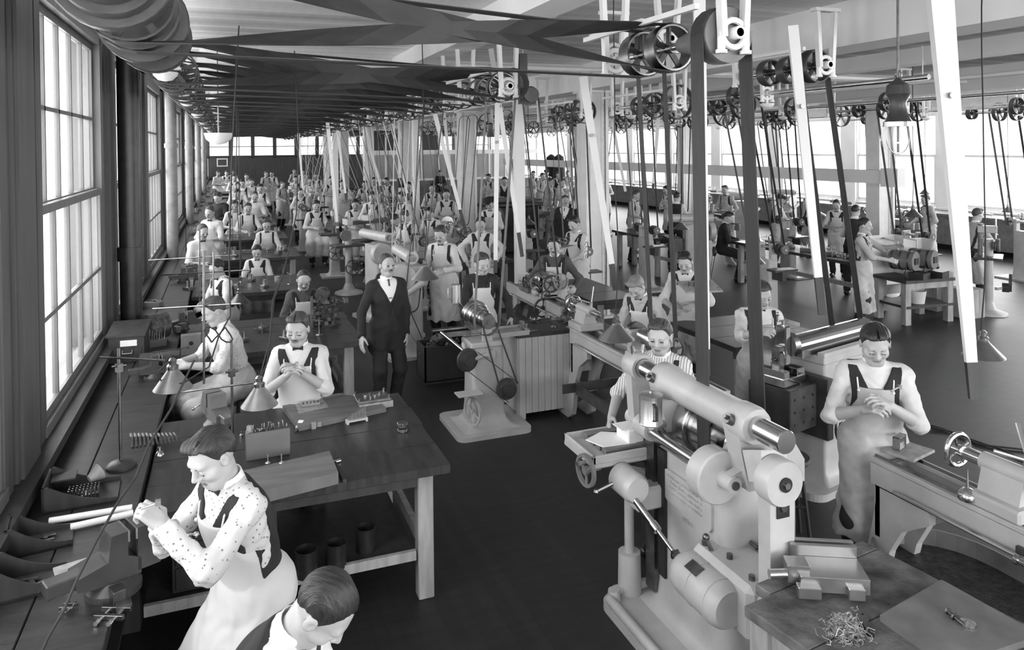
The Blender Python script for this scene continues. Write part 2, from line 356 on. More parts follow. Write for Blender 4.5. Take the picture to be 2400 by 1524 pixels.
# horizontal white timber rail on the right carrying counter pulleys
a, b = gz(1330, 410, 2.35), gz(2097, 448, 2.35)
T = thing('timber_rail', 'long white timber rail running between the right hand columns', 'beam', (12.28, 11.0, 0))
part(T, 'rail', MB().bb((-.06, .2, 2.05), (.06, 22, 2.32)), 'white_paint')
part(T, 'end_block', MB().bb((-.1, -.15, 2.0), (.1, .25, 2.36)), 'white_paint')
# ---------------------------------------------------------------- signed-distance bodies
def surfnet(F, lo, vox):
    ins = F < 0; nx, ny, nz = F.shape
    cnt = np.zeros((nx-1, ny-1, nz-1), np.int8)
    for i in (0, 1):
        for j in (0, 1):
            for k in (0, 1): cnt += ins[i:nx-1+i, j:ny-1+j, k:nz-1+k]
    act = (cnt > 0) & (cnt < 8); ci = np.argwhere(act)
    if len(ci) == 0: return np.zeros((0, 3)), np.zeros((0, 4), int)
    vid = np.full(act.shape, -1, np.int32); vid[act] = np.arange(len(ci))
    co = [(a, b, c) for a in (0, 1) for b in (0, 1) for c in (0, 1)]
    val = {c: F[ci[:, 0]+c[0], ci[:, 1]+c[1], ci[:, 2]+c[2]] for c in co}
    acc = np.zeros((len(ci), 3)); n = np.zeros(len(ci))
    for c in co:
        for ax in range(3):
            if c[ax] == 0:
                d = list(c); d[ax] = 1; a, b = val[c], val[tuple(d)]; x = (a < 0) != (b < 0)
                t = np.where(x, a/np.where(x, a-b, 1), 0)
                p = np.array(c, float)[None].repeat(len(ci), 0); p[:, ax] = t; acc += p*x[:, None]; n += x
    P = (ci + acc/n[:, None])*vox + lo; Q = []
    for ax in range(3):
        b, c = (ax+1) % 3, (ax+2) % 3
        A = np.moveaxis(ins, (ax, b, c), (0, 1, 2)); x = A[:-1, 1:-1, 1:-1] != A[1:, 1:-1, 1:-1]; e = np.argwhere(x)
        if not len(e): continue
        fl = A[:-1, 1:-1, 1:-1][x]; Vd = np.moveaxis(vid, (ax, b, c), (0, 1, 2)); i, j, k = e[:, 0], e[:, 1]+1, e[:, 2]+1
        q = np.stack([Vd[i, j-1, k-1], Vd[i, j, k-1], Vd[i, j, k], Vd[i, j-1, k]], 1); q[~fl] = q[~fl][:, ::-1]; Q.append(q)
    return P, np.concatenate(Q)
class SDF:
    def __init__(s, lo, hi, vox):
        s.vox = vox; s.lo = np.array(lo, float) - vox*2; n = np.ceil((np.array(hi)+vox*2-s.lo)/vox).astype(int)+1
        s.n = n; s.F = np.full(n, .3, np.float32); s.ax = [(s.lo[i]+np.arange(n[i])*vox).astype(np.float32) for i in range(3)]
    def blk(s, lo, hi, m):
        sl = []
        for i in range(3):
            a = max(0, int((lo[i]-m-s.lo[i])/s.vox)); b = min(s.n[i], int((hi[i]+m-s.lo[i])/s.vox)+2)
            if b <= a: return None, None
            sl.append(slice(a, b))
        return tuple(sl), (s.ax[0][sl[0]][:, None, None], s.ax[1][sl[1]][None, :, None], s.ax[2][sl[2]][None, None, :])
    def _comb(s, sl, d, k, op):
        f = s.F[sl]
        if op == 'u':
            if k: h = np.maximum(k-np.abs(f-d), 0)/k; s.F[sl] = np.minimum(f, d) - h*h*k*.25
            else: s.F[sl] = np.minimum(f, d)
        else:
            d = -d
            if k: h = np.maximum(k-np.abs(f-d), 0)/k; s.F[sl] = np.maximum(f, d) + h*h*k*.25
            else: s.F[sl] = np.maximum(f, d)
    def cap(s, a, b, ra, rb=None, k=.02, op='u'):
        rb = ra if rb is None else rb; a, b = np.array(a, float), np.array(b, float); r = max(ra, rb)
        sl, g = s.blk(np.minimum(a, b)-r, np.maximum(a, b)+r, k+s.vox*2)
        if sl is None: return s
        ba = b-a; L = max(1e-9, ba@ba); p = [g[i]-a[i] for i in range(3)]
        h = np.clip((p[0]*ba[0]+p[1]*ba[1]+p[2]*ba[2])/L, 0, 1)
        d = np.sqrt((p[0]-h*ba[0])**2+(p[1]-h*ba[1])**2+(p[2]-h*ba[2])**2) - (ra+(rb-ra)*h)
        s._comb(sl, d.astype(np.float32), k, op); return s
    def ell(s, c, r, A=None, k=.02, op='u'):
        c = np.array(c, float); A = np.eye(3) if A is None else np.array(A, float)   # rows = local axes
        ext = np.sqrt(((A*np.array(r)[:, None])**2).sum(0)); sl, g = s.blk(c-ext, c+ext, k+s.vox*2)
        if sl is None: return s
        q = [(sum((g[j]-c[j])*A[i][j] for j in range(3))) for i in range(3)]
        k0 = np.sqrt(sum((q[i]/r[i])**2 for i in range(3))); k1 = np.sqrt(sum((q[i]/r[i]**2)**2 for i in range(3)))
        d = k0*(k0-1)/np.maximum(k1, 1e-6); s._comb(sl, d.astype(np.float32), k, op); return s
    def cut(s, fn, k=0):        # keep where fn < 0
        g = (s.ax[0][:, None, None], s.ax[1][None, :, None], s.ax[2][None, None, :]); d = fn(*g)
        if k: h = np.maximum(k-np.abs(s.F-d), 0)/k; s.F = (np.maximum(s.F, d)+h*h*k*.25).astype(np.float32)
        else: s.F = np.maximum(s.F, d).astype(np.float32)
        return s
    def warp(s, amp, fr, ph=0):
        x, y, z = s.ax[0][:, None, None], s.ax[1][None, :, None], s.ax[2][None, None, :]
        n = np.sin(x*fr+ph+2.1*np.sin(z*fr*.6+ph))*np.cos(z*fr*.8-ph+1.7*np.sin(x*fr*.5+y*fr*.7)) + .6*np.sin(y*fr*1.3+x*fr*.4+z*fr*.9+ph*2)
        s.F = (s.F + amp*n).astype(np.float32); return s
    def mesh(s, name, mats, pick=None):
        s.F[0] = s.F[-1] = 1; s.F[:, 0] = s.F[:, -1] = 1; s.F[:, :, 0] = s.F[:, :, -1] = 1
        P, Q = surfnet(s.F, s.lo, s.vox); me = bpy.data.meshes.new(name)
        me.vertices.add(len(P)); me.vertices.foreach_set('co', P.astype(np.float32).ravel())
        me.loops.add(len(Q)*4); me.loops.foreach_set('vertex_index', Q.astype(np.int32).ravel())
        me.polygons.add(len(Q)); me.polygons.foreach_set('loop_start', np.arange(0, len(Q)*4, 4, dtype=np.int32))
        me.update(calc_edges=True); me.polygons.foreach_set('use_smooth', np.ones(len(Q), bool))
        for m in mats: me.materials.append(MATS[m])
        if pick is not None and len(Q): me.polygons.foreach_set('material_index', pick(P[Q].mean(1)).astype(np.int32))
        me.update(); return me

def npv(*a): return np.array(a, float)
def unit(a): return a/max(1e-9, np.linalg.norm(a))
def ik(S, T, l1, l2, pole):
    d = T-S; L = np.linalg.norm(d)
    if L > (l1+l2)*.985: T = S + d/L*(l1+l2)*.985; d = T-S; L = np.linalg.norm(d)
    a = (l1*l1-l2*l2+L*L)/(2*L); h = math.sqrt(max(0, l1*l1-a*a)); u = d/L; p = pole-u*(pole@u); return S+u*a+unit(p)*h, T
def person(label, loc, yaw, vox=.008, hidden=False, group=None, pose='stand', seat=.6, lean=8, nod=15, turn=0, side=0, hL=None, hR=None, pnL=None, pnR=None,
           curl=.5, sleeve='rolled', shirt='shirt_white', vest=True, straps=False, apron='apron_white', suit=False, tie='bow', stache=False,
           hair='hair_dark', style='part', hat=None, trousers='trouser_dark', shoes=True, hem=.42, sc=1., facep=1, wide=.95, legs='stand', feet=None):
    T = thing('person', label, 'person', loc, yaw, group); T.scale = (sc,)*3
    sit = pose == 'sit'; X, Y, Z = npv(1, 0, 0), npv(0, 1, 0), npv(0, 0, 1)
    P = npv(0, 0, seat+.095 if sit else .95)
    l, sd = R(lean), R(side); t = unit(npv(math.sin(sd), math.sin(l), math.cos(l)*math.cos(sd))); tr = unit(X-t*(X@t)); tf = np.cross(t, tr)
    N = P+t*.505; S = {-1: P+t*.447-tr*.158*wide+tf*.005, 1: P+t*.447+tr*.158*wide+tf*.005}
    hl = R(lean+nod); ca, sa = math.cos(R(turn)), math.sin(R(turn))
    hf0 = npv(0, math.cos(hl), -math.sin(hl)); hu = npv(math.sin(sd)*.5, math.sin(hl), math.cos(hl)); hu = unit(hu)
    hf = unit(hf0*ca + np.cross(hu, hf0)*sa); hr = np.cross(hf, hu); hf = np.cross(hu, hr)
    HC = N + t*.03 + unit(npv(0, math.sin(R(lean+nod*.55)), math.cos(R(lean+nod*.55))))*.135 + hf*.025
    HA = np.array([hr, hf, hu]); hp = lambda x, y, z: HC+hr*x+hf*y+hu*z
    if hL is None: hL = (-.09, .36, P[2]+.16) if sit else (-.10, .34, 1.08)
    if hR is None: hR = (.09, .34, P[2]+.18) if sit else (.10, .32, 1.10)
    W_ = {}; E_ = {}
    for sg, tg in ((-1, npv(*hL)), (1, npv(*hR))):
        E_[sg], W_[sg] = ik(S[sg], tg, .285, .255, npv(sg*.75, -.35, -.75))
    K = {}; A_ = {}; Hp = {}
    for sg in (-1, 1):
        Hp[sg] = P+npv(sg*.088, 0, -.02)
        if feet: A_[sg] = npv(*feet[0 if sg < 0 else 1])
        elif legs == 'stride': A_[sg] = npv(sg*.10, .16*sg, .09)
        elif sit: A_[sg] = npv(sg*.13, .32, max(.09, seat-.47))
        else: A_[sg] = npv(sg*.10, -.03+.03*sg, .09)
        K[sg], A_[sg] = ik(Hp[sg], A_[sg], .44, .43, npv(sg*.25, 1, .35 if sit else 0))
    pts = [HC+hu*.17, P-Z*.2] + list(W_.values()) + list(K.values()) + list(A_.values()) + list(E_.values()) + list(S.values())
    lo = np.min(pts, 0)-npv(.24, .26, .12); hi = np.max(pts, 0)+npv(.24, .26, .06); lo[2] = max(lo[2], -.01)
    def torso(f, g, k=.045, arms=True):
        A = np.array([tr, tf, t])
        f.ell(P+t*.02, (.158*wide+g, .112+g, .13+g), A, k); f.ell(P+t*.20, (.142*wide+g, .104+g, .17), A, k); f.ell(P+t*.35+tf*.008, (.162*wide+g, .112+g, .155+g*.5), A, k)
        f.cap(S[-1]+tr*.025, S[1]-tr*.025, .054+g*.6, k=k); 
        for sg in (-1, 1): f.cap(N-t*.02, S[sg]+t*.01, .05+g*.7, .045+g*.7, k=k)
        return f
    # continuous body
    b = SDF(lo, hi, vox); torso(b, 0)
    b.cap(N-t*.05, hp(0, -.02, -.05), .056, .052, .03)
    b.ell(hp(0, -.012, .025), (.077, .097, .093), HA, .0); b.ell(hp(0, .018, -.045), (.057, .068, .064), HA, .035)
    b.cap(hp(-.018, .058, -.092), hp(.018, .058, -.092), .020, k=.03); b.cap(hp(-.048, .0, -.06), hp(-.02, .05, -.09), .018, k=.03); b.cap(hp(.048, .0, -.06), hp(.02, .05, -.09), .018, k=.03)
    b.cap(hp(-.036, .072, .028), hp(.036, .072, .028), .014, k=.02)
    for sg in (-1, 1):
        b.ell(hp(sg*.032, .095, .006), (.018, .016, .0115), HA, .012, 's'); b.ell(hp(sg*.032, .073, .004), (.0155, .0145, .0125), HA, .004)
        b.ell(hp(sg*.042, .052, -.025), (.026, .03, .026), HA, .02); b.ell(hp(sg*.081, -.006, -.003), (.0085, .02, .031), HA, .006)
        b.ell(hp(sg*.088, .002, .0), (.005, .009, .015), HA, .004, 's'); b.ell(hp(sg*.012, .094, -.026), (.009, .010, .008), HA, .008)
    b.cap(hp(0, .082, .022), hp(0, .108, -.018), .0085, .0115, .012)
    b.ell(hp(0, .080, -.053), (.024, .012, .0065), HA, .006); b.ell(hp(0, .078, -.064), (.019, .012, .0065), HA, .006)
    b.cap(hp(-.024, .094, -.0585), hp(.024, .094, -.0585), .0035, k=.004, op='s')
    for sg in (-1, 1):
        b.cap(S[sg], E_[sg], .050, .040, .03); b.cap(E_[sg], W_[sg], .042, .027, .02)
        fd = unit(W_[sg]-E_[sg]); pn = pnL if sg < 0 else pnR
        pn = npv(*pn) if pn is not None else npv(-sg*.8, .1, -.5); pn = unit(pn-fd*(pn@fd)); ac = np.cross(fd, pn)*sg      # across, towards the thumb side
        if ac@(Z+Y*.5) < 0 and pn is not None: pass
        w = W_[sg]; c = curl if not hasattr(curl, '__len__') else curl[0 if sg < 0 else 1]
        for q, (o, ln) in enumerate(((.030, .92), (.010, 1.03), (-.011, .97), (-.031, .78))):
            kn = w+fd*(.088-.004*abs(q-1))+ac*o; b.cap(w+ac*o*.6+fd*.01, kn, .0155, .0125, .012)
            p0 = kn; ang = c*(.5+.12*q)
            for sgm, (L_, r_) in enumerate(((.042, .0105), (.027, .0095), (.021, .0085))):
                d = fd*math.cos(ang)+pn*math.sin(ang); p1 = p0+d*L_*ln; b.cap(p0, p1, r_, r_-.001, .0035); p0 = p1; ang += c*1.1
        t0 = w+fd*.022+ac*.024; t1 = t0+unit(fd*.6+ac*.7+pn*.35)*.042; t2 = t1+unit(fd*.9+ac*.15+pn*.5)*.034; t3 = t2+unit(fd*.85-ac*.15+pn*.6)*.026
        b.cap(t0, t1, .016, .0125, .012); b.cap(t1, t2, .0115, .010, .005); b.cap(t2, t3, .010, .0085, .003)
    for sg in (-1, 1):
        b.cap(Hp[sg], K[sg], .078, .055, .03); b.cap(K[sg], A_[sg], .053, .036, .03); b.cap(A_[sg]-npv(0, .03, .045), A_[sg]+npv(0, .12, -.055), .034, .028, .02)
    def pick(c):
        q = c-HC; x, y, z = q@hr, q@hf, q@hu; m = np.zeros(len(c), int)
        ez = -.006 if nod > 8 else .004; eh = .0035 if nod > 8 else .0055
        m[(abs(abs(x)-.032) < .0135) & (y > .07) & (abs(z-ez) < max(eh, vox*.45))] = 2
        m[(abs(x) < .023) & (y > .074) & (abs(z+.0585) < .010)] = 1
        return m
    part(T, 'body', b.mesh('body', ['skin', 'lip', 'eye_dark'], pick), None)
    cv = vox*1.25; ph = random.random()*6
    tc = lambda x, y, z: ((x-P[0])*tr[0]+(y-P[1])*tr[1]+(z-P[2])*tr[2], (x-P[0])*tf[0]+(y-P[1])*tf[1]+(z-P[2])*tf[2], (x-P[0])*t[0]+(y-P[1])*t[1]+(z-P[2])*t[2])
    # shirt or suit coat
    clothm = 'suit_dark' if suit else shirt
    f = SDF(lo, hi, cv); torso(f, .014 if not suit else .022)
    for sg in (-1, 1):
        e, s_, w = E_[sg], S[sg], W_[sg]
        if sleeve == 'rolled' and not suit:
            m = e+(w-e)*.10; f.cap(s_, e, .053, .053, .03); f.cap(e, m, .050, .047, .02); f.cap(e+(w-e)*.05, m, .0545, .0545, .004)
        else:
            m = e+(w-e)*.93; f.cap(s_, e, .056, .052, .03); f.cap(e, m, .050, .041 if not suit else .045, .02)
            if not suit: f.cap(e+(w-e)*.84, m, .041, .041, .004)
    if suit:
        for sg in (-1, 1): f.cap(P+tr*sg*.08, P+tr*sg*.10-Z*.20+tf*.02, .12, .115, .05)
    f.warp(.0045 if vox < .02 else .0, 34, ph)
    if vox < .012 and not suit: f.warp(.0026, 75, ph+2)
    if not suit: f.cut(lambda x, y, z: -((x-P[0])*t[0]+(y-P[1])*t[1]+(z-P[2])*t[2])-.04)
    f.cut(lambda x, y, z: ((x-N[0])*t[0]+(y-N[1])*t[1]+(z-N[2])*t[2])-(.055 if not suit else .045))
    if suit:   # V opening
        f.cut(lambda x, y, z: (lambda a, bb, c: np.minimum(np.minimum(bb-.0, c-.14), (c-.14)*.30-abs(a)))((x-P[0])*tr[0]+(y-P[1])*tr[1]+(z-P[2])*tr[2], (x-P[0])*tf[0]+(y-P[1])*tf[1]+(z-P[2])*tf[2], (x-P[0])*t[0]+(y-P[1])*t[1]+(z-P[2])*t[2]))
        q = SDF(lo, hi, cv); torso(q, .012); q.cut(lambda x, y, z: .005-((x-P[0])*tf[0]+(y-P[1])*tf[1]+(z-P[2])*tf[2])); q.cut(lambda x, y, z: (lambda a, bb, c: np.minimum(c-.28, (c-.28)*.50-abs(a)))(*tc(x, y, z))); q.cut(lambda x, y, z: (lambda a, bb, c: c-.48)(*tc(x, y, z)))
        part(T, 'waistcoat', q.mesh('waistcoat', ['vest_dark']), None)
        q = SDF(lo, hi, cv); torso(q, .006); q.cut(lambda x, y, z: .0-((x-P[0])*tf[0]+(y-P[1])*tf[1]+(z-P[2])*tf[2])); q.cut(lambda x, y, z: .28-((x-P[0])*t[0]+(y-P[1])*t[1]+(z-P[2])*t[2]))
        q.cut(lambda x, y, z: abs((x-P[0])*tr[0]+(y-P[1])*tr[1]+(z-P[2])*tr[2])-.10); q.cut(lambda x, y, z: ((x-N[0])*t[0]+(y-N[1])*t[1]+(z-N[2])*t[2])-.04)
        part(T, 'shirt_front', q.mesh('shirt_front', ['collar']), None)
    part(T, 'coat' if suit else 'shirt', f.mesh('shirt', [clothm]), None)
    # trousers, shoes
    zlo = lo[2]
    f = SDF(lo, (hi[0], hi[1], P[2]+.14), cv*1.1); f.ell(P, (.172*wide, .128, .13), np.array([tr, tf, t]), .03)
    for sg in (-1, 1): f.cap(Hp[sg], K[sg], .094, .074, .04); f.cap(K[sg], A_[sg]+npv(0, 0, .0), .074, .062, .03)
    f.warp(.004 if vox < .02 else 0, 30, ph+1); f.cut(lambda x, y, z: ((x-P[0])*t[0]+(y-P[1])*t[1]+(z-P[2])*t[2])-.09); f.cut(lambda x, y, z: (min(A_[1][2], A_[-1][2])-.02)-z)
    part(T, 'trousers', f.mesh('trousers', [trousers]), None)
    if shoes:
        for sg in (-1, 1):
            a = A_[sg]; f = SDF(a-npv(.08, .14, .1), a+npv(.08, .24, .1), max(cv, .012)); f.cap(a-npv(0, .04, .045), a+npv(sg*.02, .15, -.05), .042, .038, .02); f.cap(a, a-npv(0, .02, .04), .042, .045, .03); f.cut(lambda x, y, z: (a[2]-.089)-z)
            part(T, 'shoe', f.mesh('shoe', ['shoe']), None)
    if vest and not suit:
        f = SDF(lo, hi, cv); torso(f, .027)
        if straps:   # narrow dark braces
            f.cut(lambda x, y, z: (lambda a, bb, c: abs(abs(a)-(.118-.06*(bb < -.03)*np.clip(.3-c, 0, .3)*3))-.021)(*tc(x, y, z)))
        else:
            f.cut(lambda x, y, z: (lambda a, bb, c: abs(a)-(.152-.022*np.exp(-((c-.34)/.12)**2)*(bb > -.05)))(*tc(x, y, z)))
        f.cut(lambda x, y, z: (lambda a, bb, c: np.minimum(np.minimum(bb+.0, c-.32), (c-.32)*.50-abs(a)))(*tc(x, y, z)))
        f.cut(lambda x, y, z: (lambda a, bb, c: -c-.02)(*tc(x, y, z))); f.cut(lambda x, y, z: (lambda a, bb, c: c-.515)(*tc(x, y, z)))
        part(T, 'vest' if not straps else 'suspenders', f.mesh('vest', ['vest_dark']), None)
    if apron:
        f = SDF(lo, hi, cv); torso(f, .034, .06)
        f.cut(lambda x, y, z: (lambda a, bb, c: .03-bb)(*tc(x, y, z)), .02)
        f.cut(lambda x, y, z: (lambda a, bb, c: abs(a)-np.where(c < .2, .17, .17-.068*np.clip((c-.2)/.13, 0, 1)))(*tc(x, y, z)), .01)
        f.cut(lambda x, y, z: (lambda a, bb, c: c-.405+.15*np.clip(.07-abs(a), 0, 1)*3*0)(*tc(x, y, z)))
        g = SDF(lo, hi, cv)
        if sit:
            g.ell(P+t*.03, (.185*wide, .14, .15), np.array([tr, tf, t]), .05)
            for sg in (-1, 1): g.cap(Hp[sg], K[sg]+npv(0, .0, .0), .112, .100, .09); g.cap(K[sg]+npv(0, .01, 0), K[sg]+(A_[sg]-K[sg])*.55+npv(sg*.02, .0, 0), .098, .105, .07)
            g.cap(P+npv(0, .1, -.03), (K[-1]+K[1])/2, .09, .09, .07); g.cap((K[-1]+K[1])/2, (K[-1]+K[1])/2+(A_[1]+A_[-1]-K[1]-K[-1])/2*.55, .085, .10, .07)
        else:
            g.ell(P+t*.03, (.178*wide, .135, .16), np.array([tr, tf, t]), .05)
            for sg in (-1, 0, 1): g.cap(P+npv(sg*.06, .025, 0), npv(sg*.085, .055, hem), .13, .145, .08)
            g.cut(lambda x, y, z: hem-z+0*x); g.cut(lambda x, y, z: -(y-P[1])-.045+0*x, .03)
        x_, y_, z_ = g.ax[0][:, None, None], g.ax[1][None, :, None], g.ax[2][None, None, :]
        if vox < .02:
            g.warp(.0055, 20, ph); g.warp(.003, 47, ph+3); 
            if not sit: g.F = (g.F+.009*np.sin(x_*42+ph+3*np.sin(z_*3+ph))*np.clip((P[2]-z_)*2.2, 0, 1)).astype(np.float32)
        f.F = np.minimum(f.F, g.F); part(T, 'apron', f.mesh('apron', [apron]), None)
        if vox < .011:
            m = MB()
            for sg in (-1, 1):
                m.tube([P+t*.395+tr*sg*.095+tf*.125, P+t*.45+tr*sg*.10+tf*.10, N-t*.005+tr*sg*.085+tf*.03, N+t*.01+tr*sg*.07-tf*.04], .0045)
                m.sph(P+t*.39+tr*sg*.095+tf*.135, .009, 8)
            part(T, 'apron_strap', m, 'collar')
    # collar, tie
    cd_ = unit(hp(0, -.02, -.05)-(N-t*.03)); m = MB()
    m.lathe([(.068, 0), (.064, .042), (.060, .042), (.062, 0)], N+t*.012, cd_, 20, closed=True)
    part(T, 'collar', m, 'collar')
    if tie:
        m = MB(); c = N+t*.02+tf*.070
        if tie == 'bow':
            for sg in (-1, 1): m.bar(c+tr*sg*.004, c+tr*sg*.038, .012, .014, .016, .03, up=t)
            m.sph(c+tf*.004, .009, 8)
        else:
            m.bar(c, c-t*.03+tf*.012, .022, .016, .014, .012); m.bar(c-t*.03+tf*.012, c-t*.20+tf*.052, .016, .01, .04, .012, up=tf)
        part(T, 'bow_tie' if tie == 'bow' else 'necktie', m, 'vest_dark' if tie == 'bow' else 'sweater_grey')
    # hair
    hv = vox*.9; q = SDF(HC-.16, HC+.17, hv)
    if False:
        q.ell(hp(0, -.014, .022), (.083, .102, .094), HA, 0); q.cut(lambda x, y, z: (lambda a, bb, c: np.maximum(np.maximum(-.03-c+bb*.55+.0, c-.075-.0*bb), bb-.03))((x-HC[0])*hr[0]+(y-HC[1])*hr[1]+(z-HC[2])*hr[2], (x-HC[0])*hf[0]+(y-HC[1])*hf[1]+(z-HC[2])*hf[2], (x-HC[0])*hu[0]+(y-HC[1])*hu[1]+(z-HC[2])*hu[2]), .01)
    else:
        q.ell(hp(0, -.018, .034), (.0825, .102, .096), HA, 0)
        HS_ = .06 if style == 'bald' else .0
        if style in ('part', 'centre'): q.ell(hp(.016, .038, .096), (.054, .046, .034), HA, .02); q.ell(hp(-.042, .015, .084), (.034, .060, .034), HA, .02)
        L3 = lambda x, y, z: ((x-HC[0])*hr[0]+(y-HC[1])*hr[1]+(z-HC[2])*hr[2], (x-HC[0])*hf[0]+(y-HC[1])*hf[1]+(z-HC[2])*hf[2], (x-HC[0])*hu[0]+(y-HC[1])*hu[1]+(z-HC[2])*hu[2])
        q.cut(lambda x, y, z: (lambda a, bb, c: np.where(bb > .0, np.minimum(.088+.25*np.clip(abs(a-.012)-.02, 0, .03), -.008+2.0*np.clip(bb-.004, 0, 1))+HS_*np.clip(bb/.04, 0, 1)-c, np.where(bb > -.03, .016, .016+1.2*(bb+.03))-c))(*L3(x, y, z)), .010)
        if style == 'part': q.cap(hp(-.03, .09, .10), hp(-.03, -.02, .132), .006, .005, .01, 's')
        elif style == 'centre': q.cap(hp(0, .10, .10), hp(0, -.02, .134), .006, .005, .012, 's')
        xx, yy, zz = q.ax[0][:, None, None], q.ax[1][None, :, None], q.ax[2][None, None, :]; a_, b_, c_ = L3(xx, yy, zz)
        if vox < .012: q.F = (q.F+.0011*np.sin(a_*330+40*b_)+.0022*np.sin(b_*45+c_*40+a_*60)).astype(np.float32)
    for sg in (-1, 1): q.cap(hp(sg*.018, .088, .026), hp(sg*.046, .076, .027), .0045, .0035, .004)
    part(T, 'hair', q.mesh('hair', [hair]), None)
    if stache:
        q = SDF(hp(0, .09, -.04)-.05, hp(0, .09, -.04)+.05, min(hv, .006))
        for sg in (-1, 1): q.cap(hp(0, .096, -.042), hp(sg*.028, .084, -.050), .0065, .004, .005)
        part(T, 'moustache', q.mesh('moustache', [hair]), None)
    if hat == 'bowler':
        m = MB(); m.lathe([(.145, .0), (.15, .012), (.10, .006), (.098, .05), (.088, .09), (.06, .115), (0, .122)], hp(0, -.012, .062), V(hu), 24); part(T, 'bowler_hat', m, 'suit_dark')
    if hat == 'cap':
        m = MB(); m.lathe([(.10, 0), (.112, .02), (.108, .045), (.07, .06), (0, .064)], hp(0, -.012, .068), V(hu), 20); m.bar(hp(0, .07, .07), hp(0, .15, .055), .11, .008, .07, .006, up=V(hu)); part(T, 'cap', m, 'vest_dark')
    T['_h'] = 0; del T['_h']
    return T
# ================================================================ BENCHES AND TABLES
TY = [(4.5, 6.0), (7.75, 9.25), (11.0, 12.4), (14.4, 15.8), (17.5, 18.9), (20.7, 22.1), (23.9, 25.3), (27.1, 28.5), (30.3, 31.7), (33.5, 34.9), (36.7, 38.1)]
ORD = ['first', 'second', 'third', 'fourth', 'fifth', 'sixth', 'seventh', 'eighth', 'ninth', 'tenth', 'eleventh', 'twelfth']
B0 = 2.0
for s in range(6):
    y0, y1 = B0+s*8.5, B0+(s+1)*8.5-.01
    T = thing('wall_bench', 'dark plank bench under the left windows, %s length counted from the camera' % ORD[s], 'workbench', (-.76, y0, 0))
    part(T, 'plank', MB().bb((-.29, 0, .84), (-.045, y1-y0, .9), .004), 'bench_wood'); part(T, 'plank', MB().bb((-.04, 0, .84), (.285, y1-y0, .9), .004), 'bench_wood')
    part(T, 'front_rail', MB().bb((.2, 0, .70), (.25, y1-y0, .84)), 'dark_wood')
    part(T, 'back_board', MB().bb((-.33, 0, .84), (-.29, y1-y0, .965)), 'dark_wood')
    part(T, 'shelf', MB().bb((-.29, 0, .22), (.2, y1-y0, .25)), 'shelf_dark')
    for k in range(4): part(T, 'leg', MB().bb((.15, .6+k*2.3, 0), (.25, .7+k*2.3, .84)), 'dark_wood')
def table(x0, x1, y0, y1, label, z=.86, group=None, leg='pale_wood', npl=4, shelf=True, legs=(1, 1, 0, 0), m='table_wood'):
    T = thing('work_table', label, 'table', ((x0+x1)/2, (y0+y1)/2, 0), 0, group); hx, hy = (x1-x0)/2, (y1-y0)/2
    for i in range(npl):
        a = -hy+2*hy*i/npl; j = random.uniform(-.004, .004); part(T, 'plank', MB().bb((-hx, a+.002, z-.055), (hx+j*3, a+2*hy/npl-.002, z+j*.3), .003), m)
    part(T, 'apron_rail', MB().bb((-hx+.05, -hy+.08, z-.14), (hx-.1, -hy+.11, z-.055)), 'dark_wood'); part(T, 'apron_rail', MB().bb((-hx+.05, hy-.11, z-.14), (hx-.1, hy-.08, z-.055)), 'dark_wood')
    for (sx, sy, on) in ((1, -1, legs[0]), (1, 1, legs[1]), (-1, -1, legs[2]), (-1, 1, legs[3])):
        if on: part(T, 'leg', MB().box((sx*(hx-.15), sy*(hy-.12), (z-.055)/2), (.10, .10, z-.055), ch=.006), leg)
    part(T, 'stretcher', MB().bb((hx-.17, -hy+.17, .28), (hx-.13, hy-.17, .36)), leg)
    if shelf:
        part(T, 'shelf', MB().bb((-hx, -hy+.12, .27), (hx-.21, hy-.12, .295)), 'dark_wood'); part(T, 'shelf_edge', MB().bb((-hx, -hy+.09, .25), (hx-.21, -hy+.12, .31)), leg)
    return T
tdesc = ['spotted shirt sleeves', 'bald man', 'arm chest', 'x', 'x']
for i, (y0, y1) in enumerate(TY):
    x1 = (1.3, 1.32, 1.1, 1.3, 1.3)[i] if i < 5 else 1.25
    lab = ['dark plank work table with blocks and a reamer rack, nearest in the left row', 'dark plank work table the man in the suit rests his hand on', 'plank work table with small fixtures behind the balding man'][i] if i < 3 else 'plank work table, %s of the left row counted from the camera' % ORD[i]
    table(-.46, x1, y0, y1, lab, npl=4 if i < 3 else 2, shelf=i < 6)
# dark table on the right of the middle machines, long right hand bench, furnace table and others
table(4.4, 5.1, 8.6, 10.2, 'bare dark table beside the second lathe, below the man carrying a part', z=.85, legs=(1, 1, 1, 1), npl=3, shelf=False)
table(9.8, 10.6, 9.5, 12.85, 'long littered work table left of the furnaces', z=.86, legs=(1, 1, 1, 1), npl=3, shelf=False)
table(8.6, 9.3, 13.9, 15.8, 'work table behind the big riveted column, by a man in a dark waistcoat', legs=(1, 1, 1, 1), npl=2, shelf=False)
table(4.7, 5.9, 6.1, 7.3, 'dark table beside the man with the drawing board', z=.84, legs=(1, 1, 1, 1), npl=3, shelf=False)
table(3.55, 4.75, 12.3, 13.3, 'small dark table in the middle aisle behind the first milling machine', z=.86, legs=(1, 1, 1, 1), npl=2, shelf=False)
table(6.9, 9.2, 20.5, 21.3, 'distant bench in the middle of the hall', legs=(1, 1, 1, 1), npl=2, shelf=False)
table(6.9, 9.2, 25.5, 26.3, 'farther bench in the middle of the hall', legs=(1, 1, 1, 1), npl=2, shelf=False)
T = thing('window_bench', 'long dark bench under the right hand windows', 'workbench', (18.3, 24, 0))
for k in range(2): part(T, 'plank', MB().bb((-.4+k*.42, -20, .9), (.01+k*.42, 22, .96)), 'machine_mid')
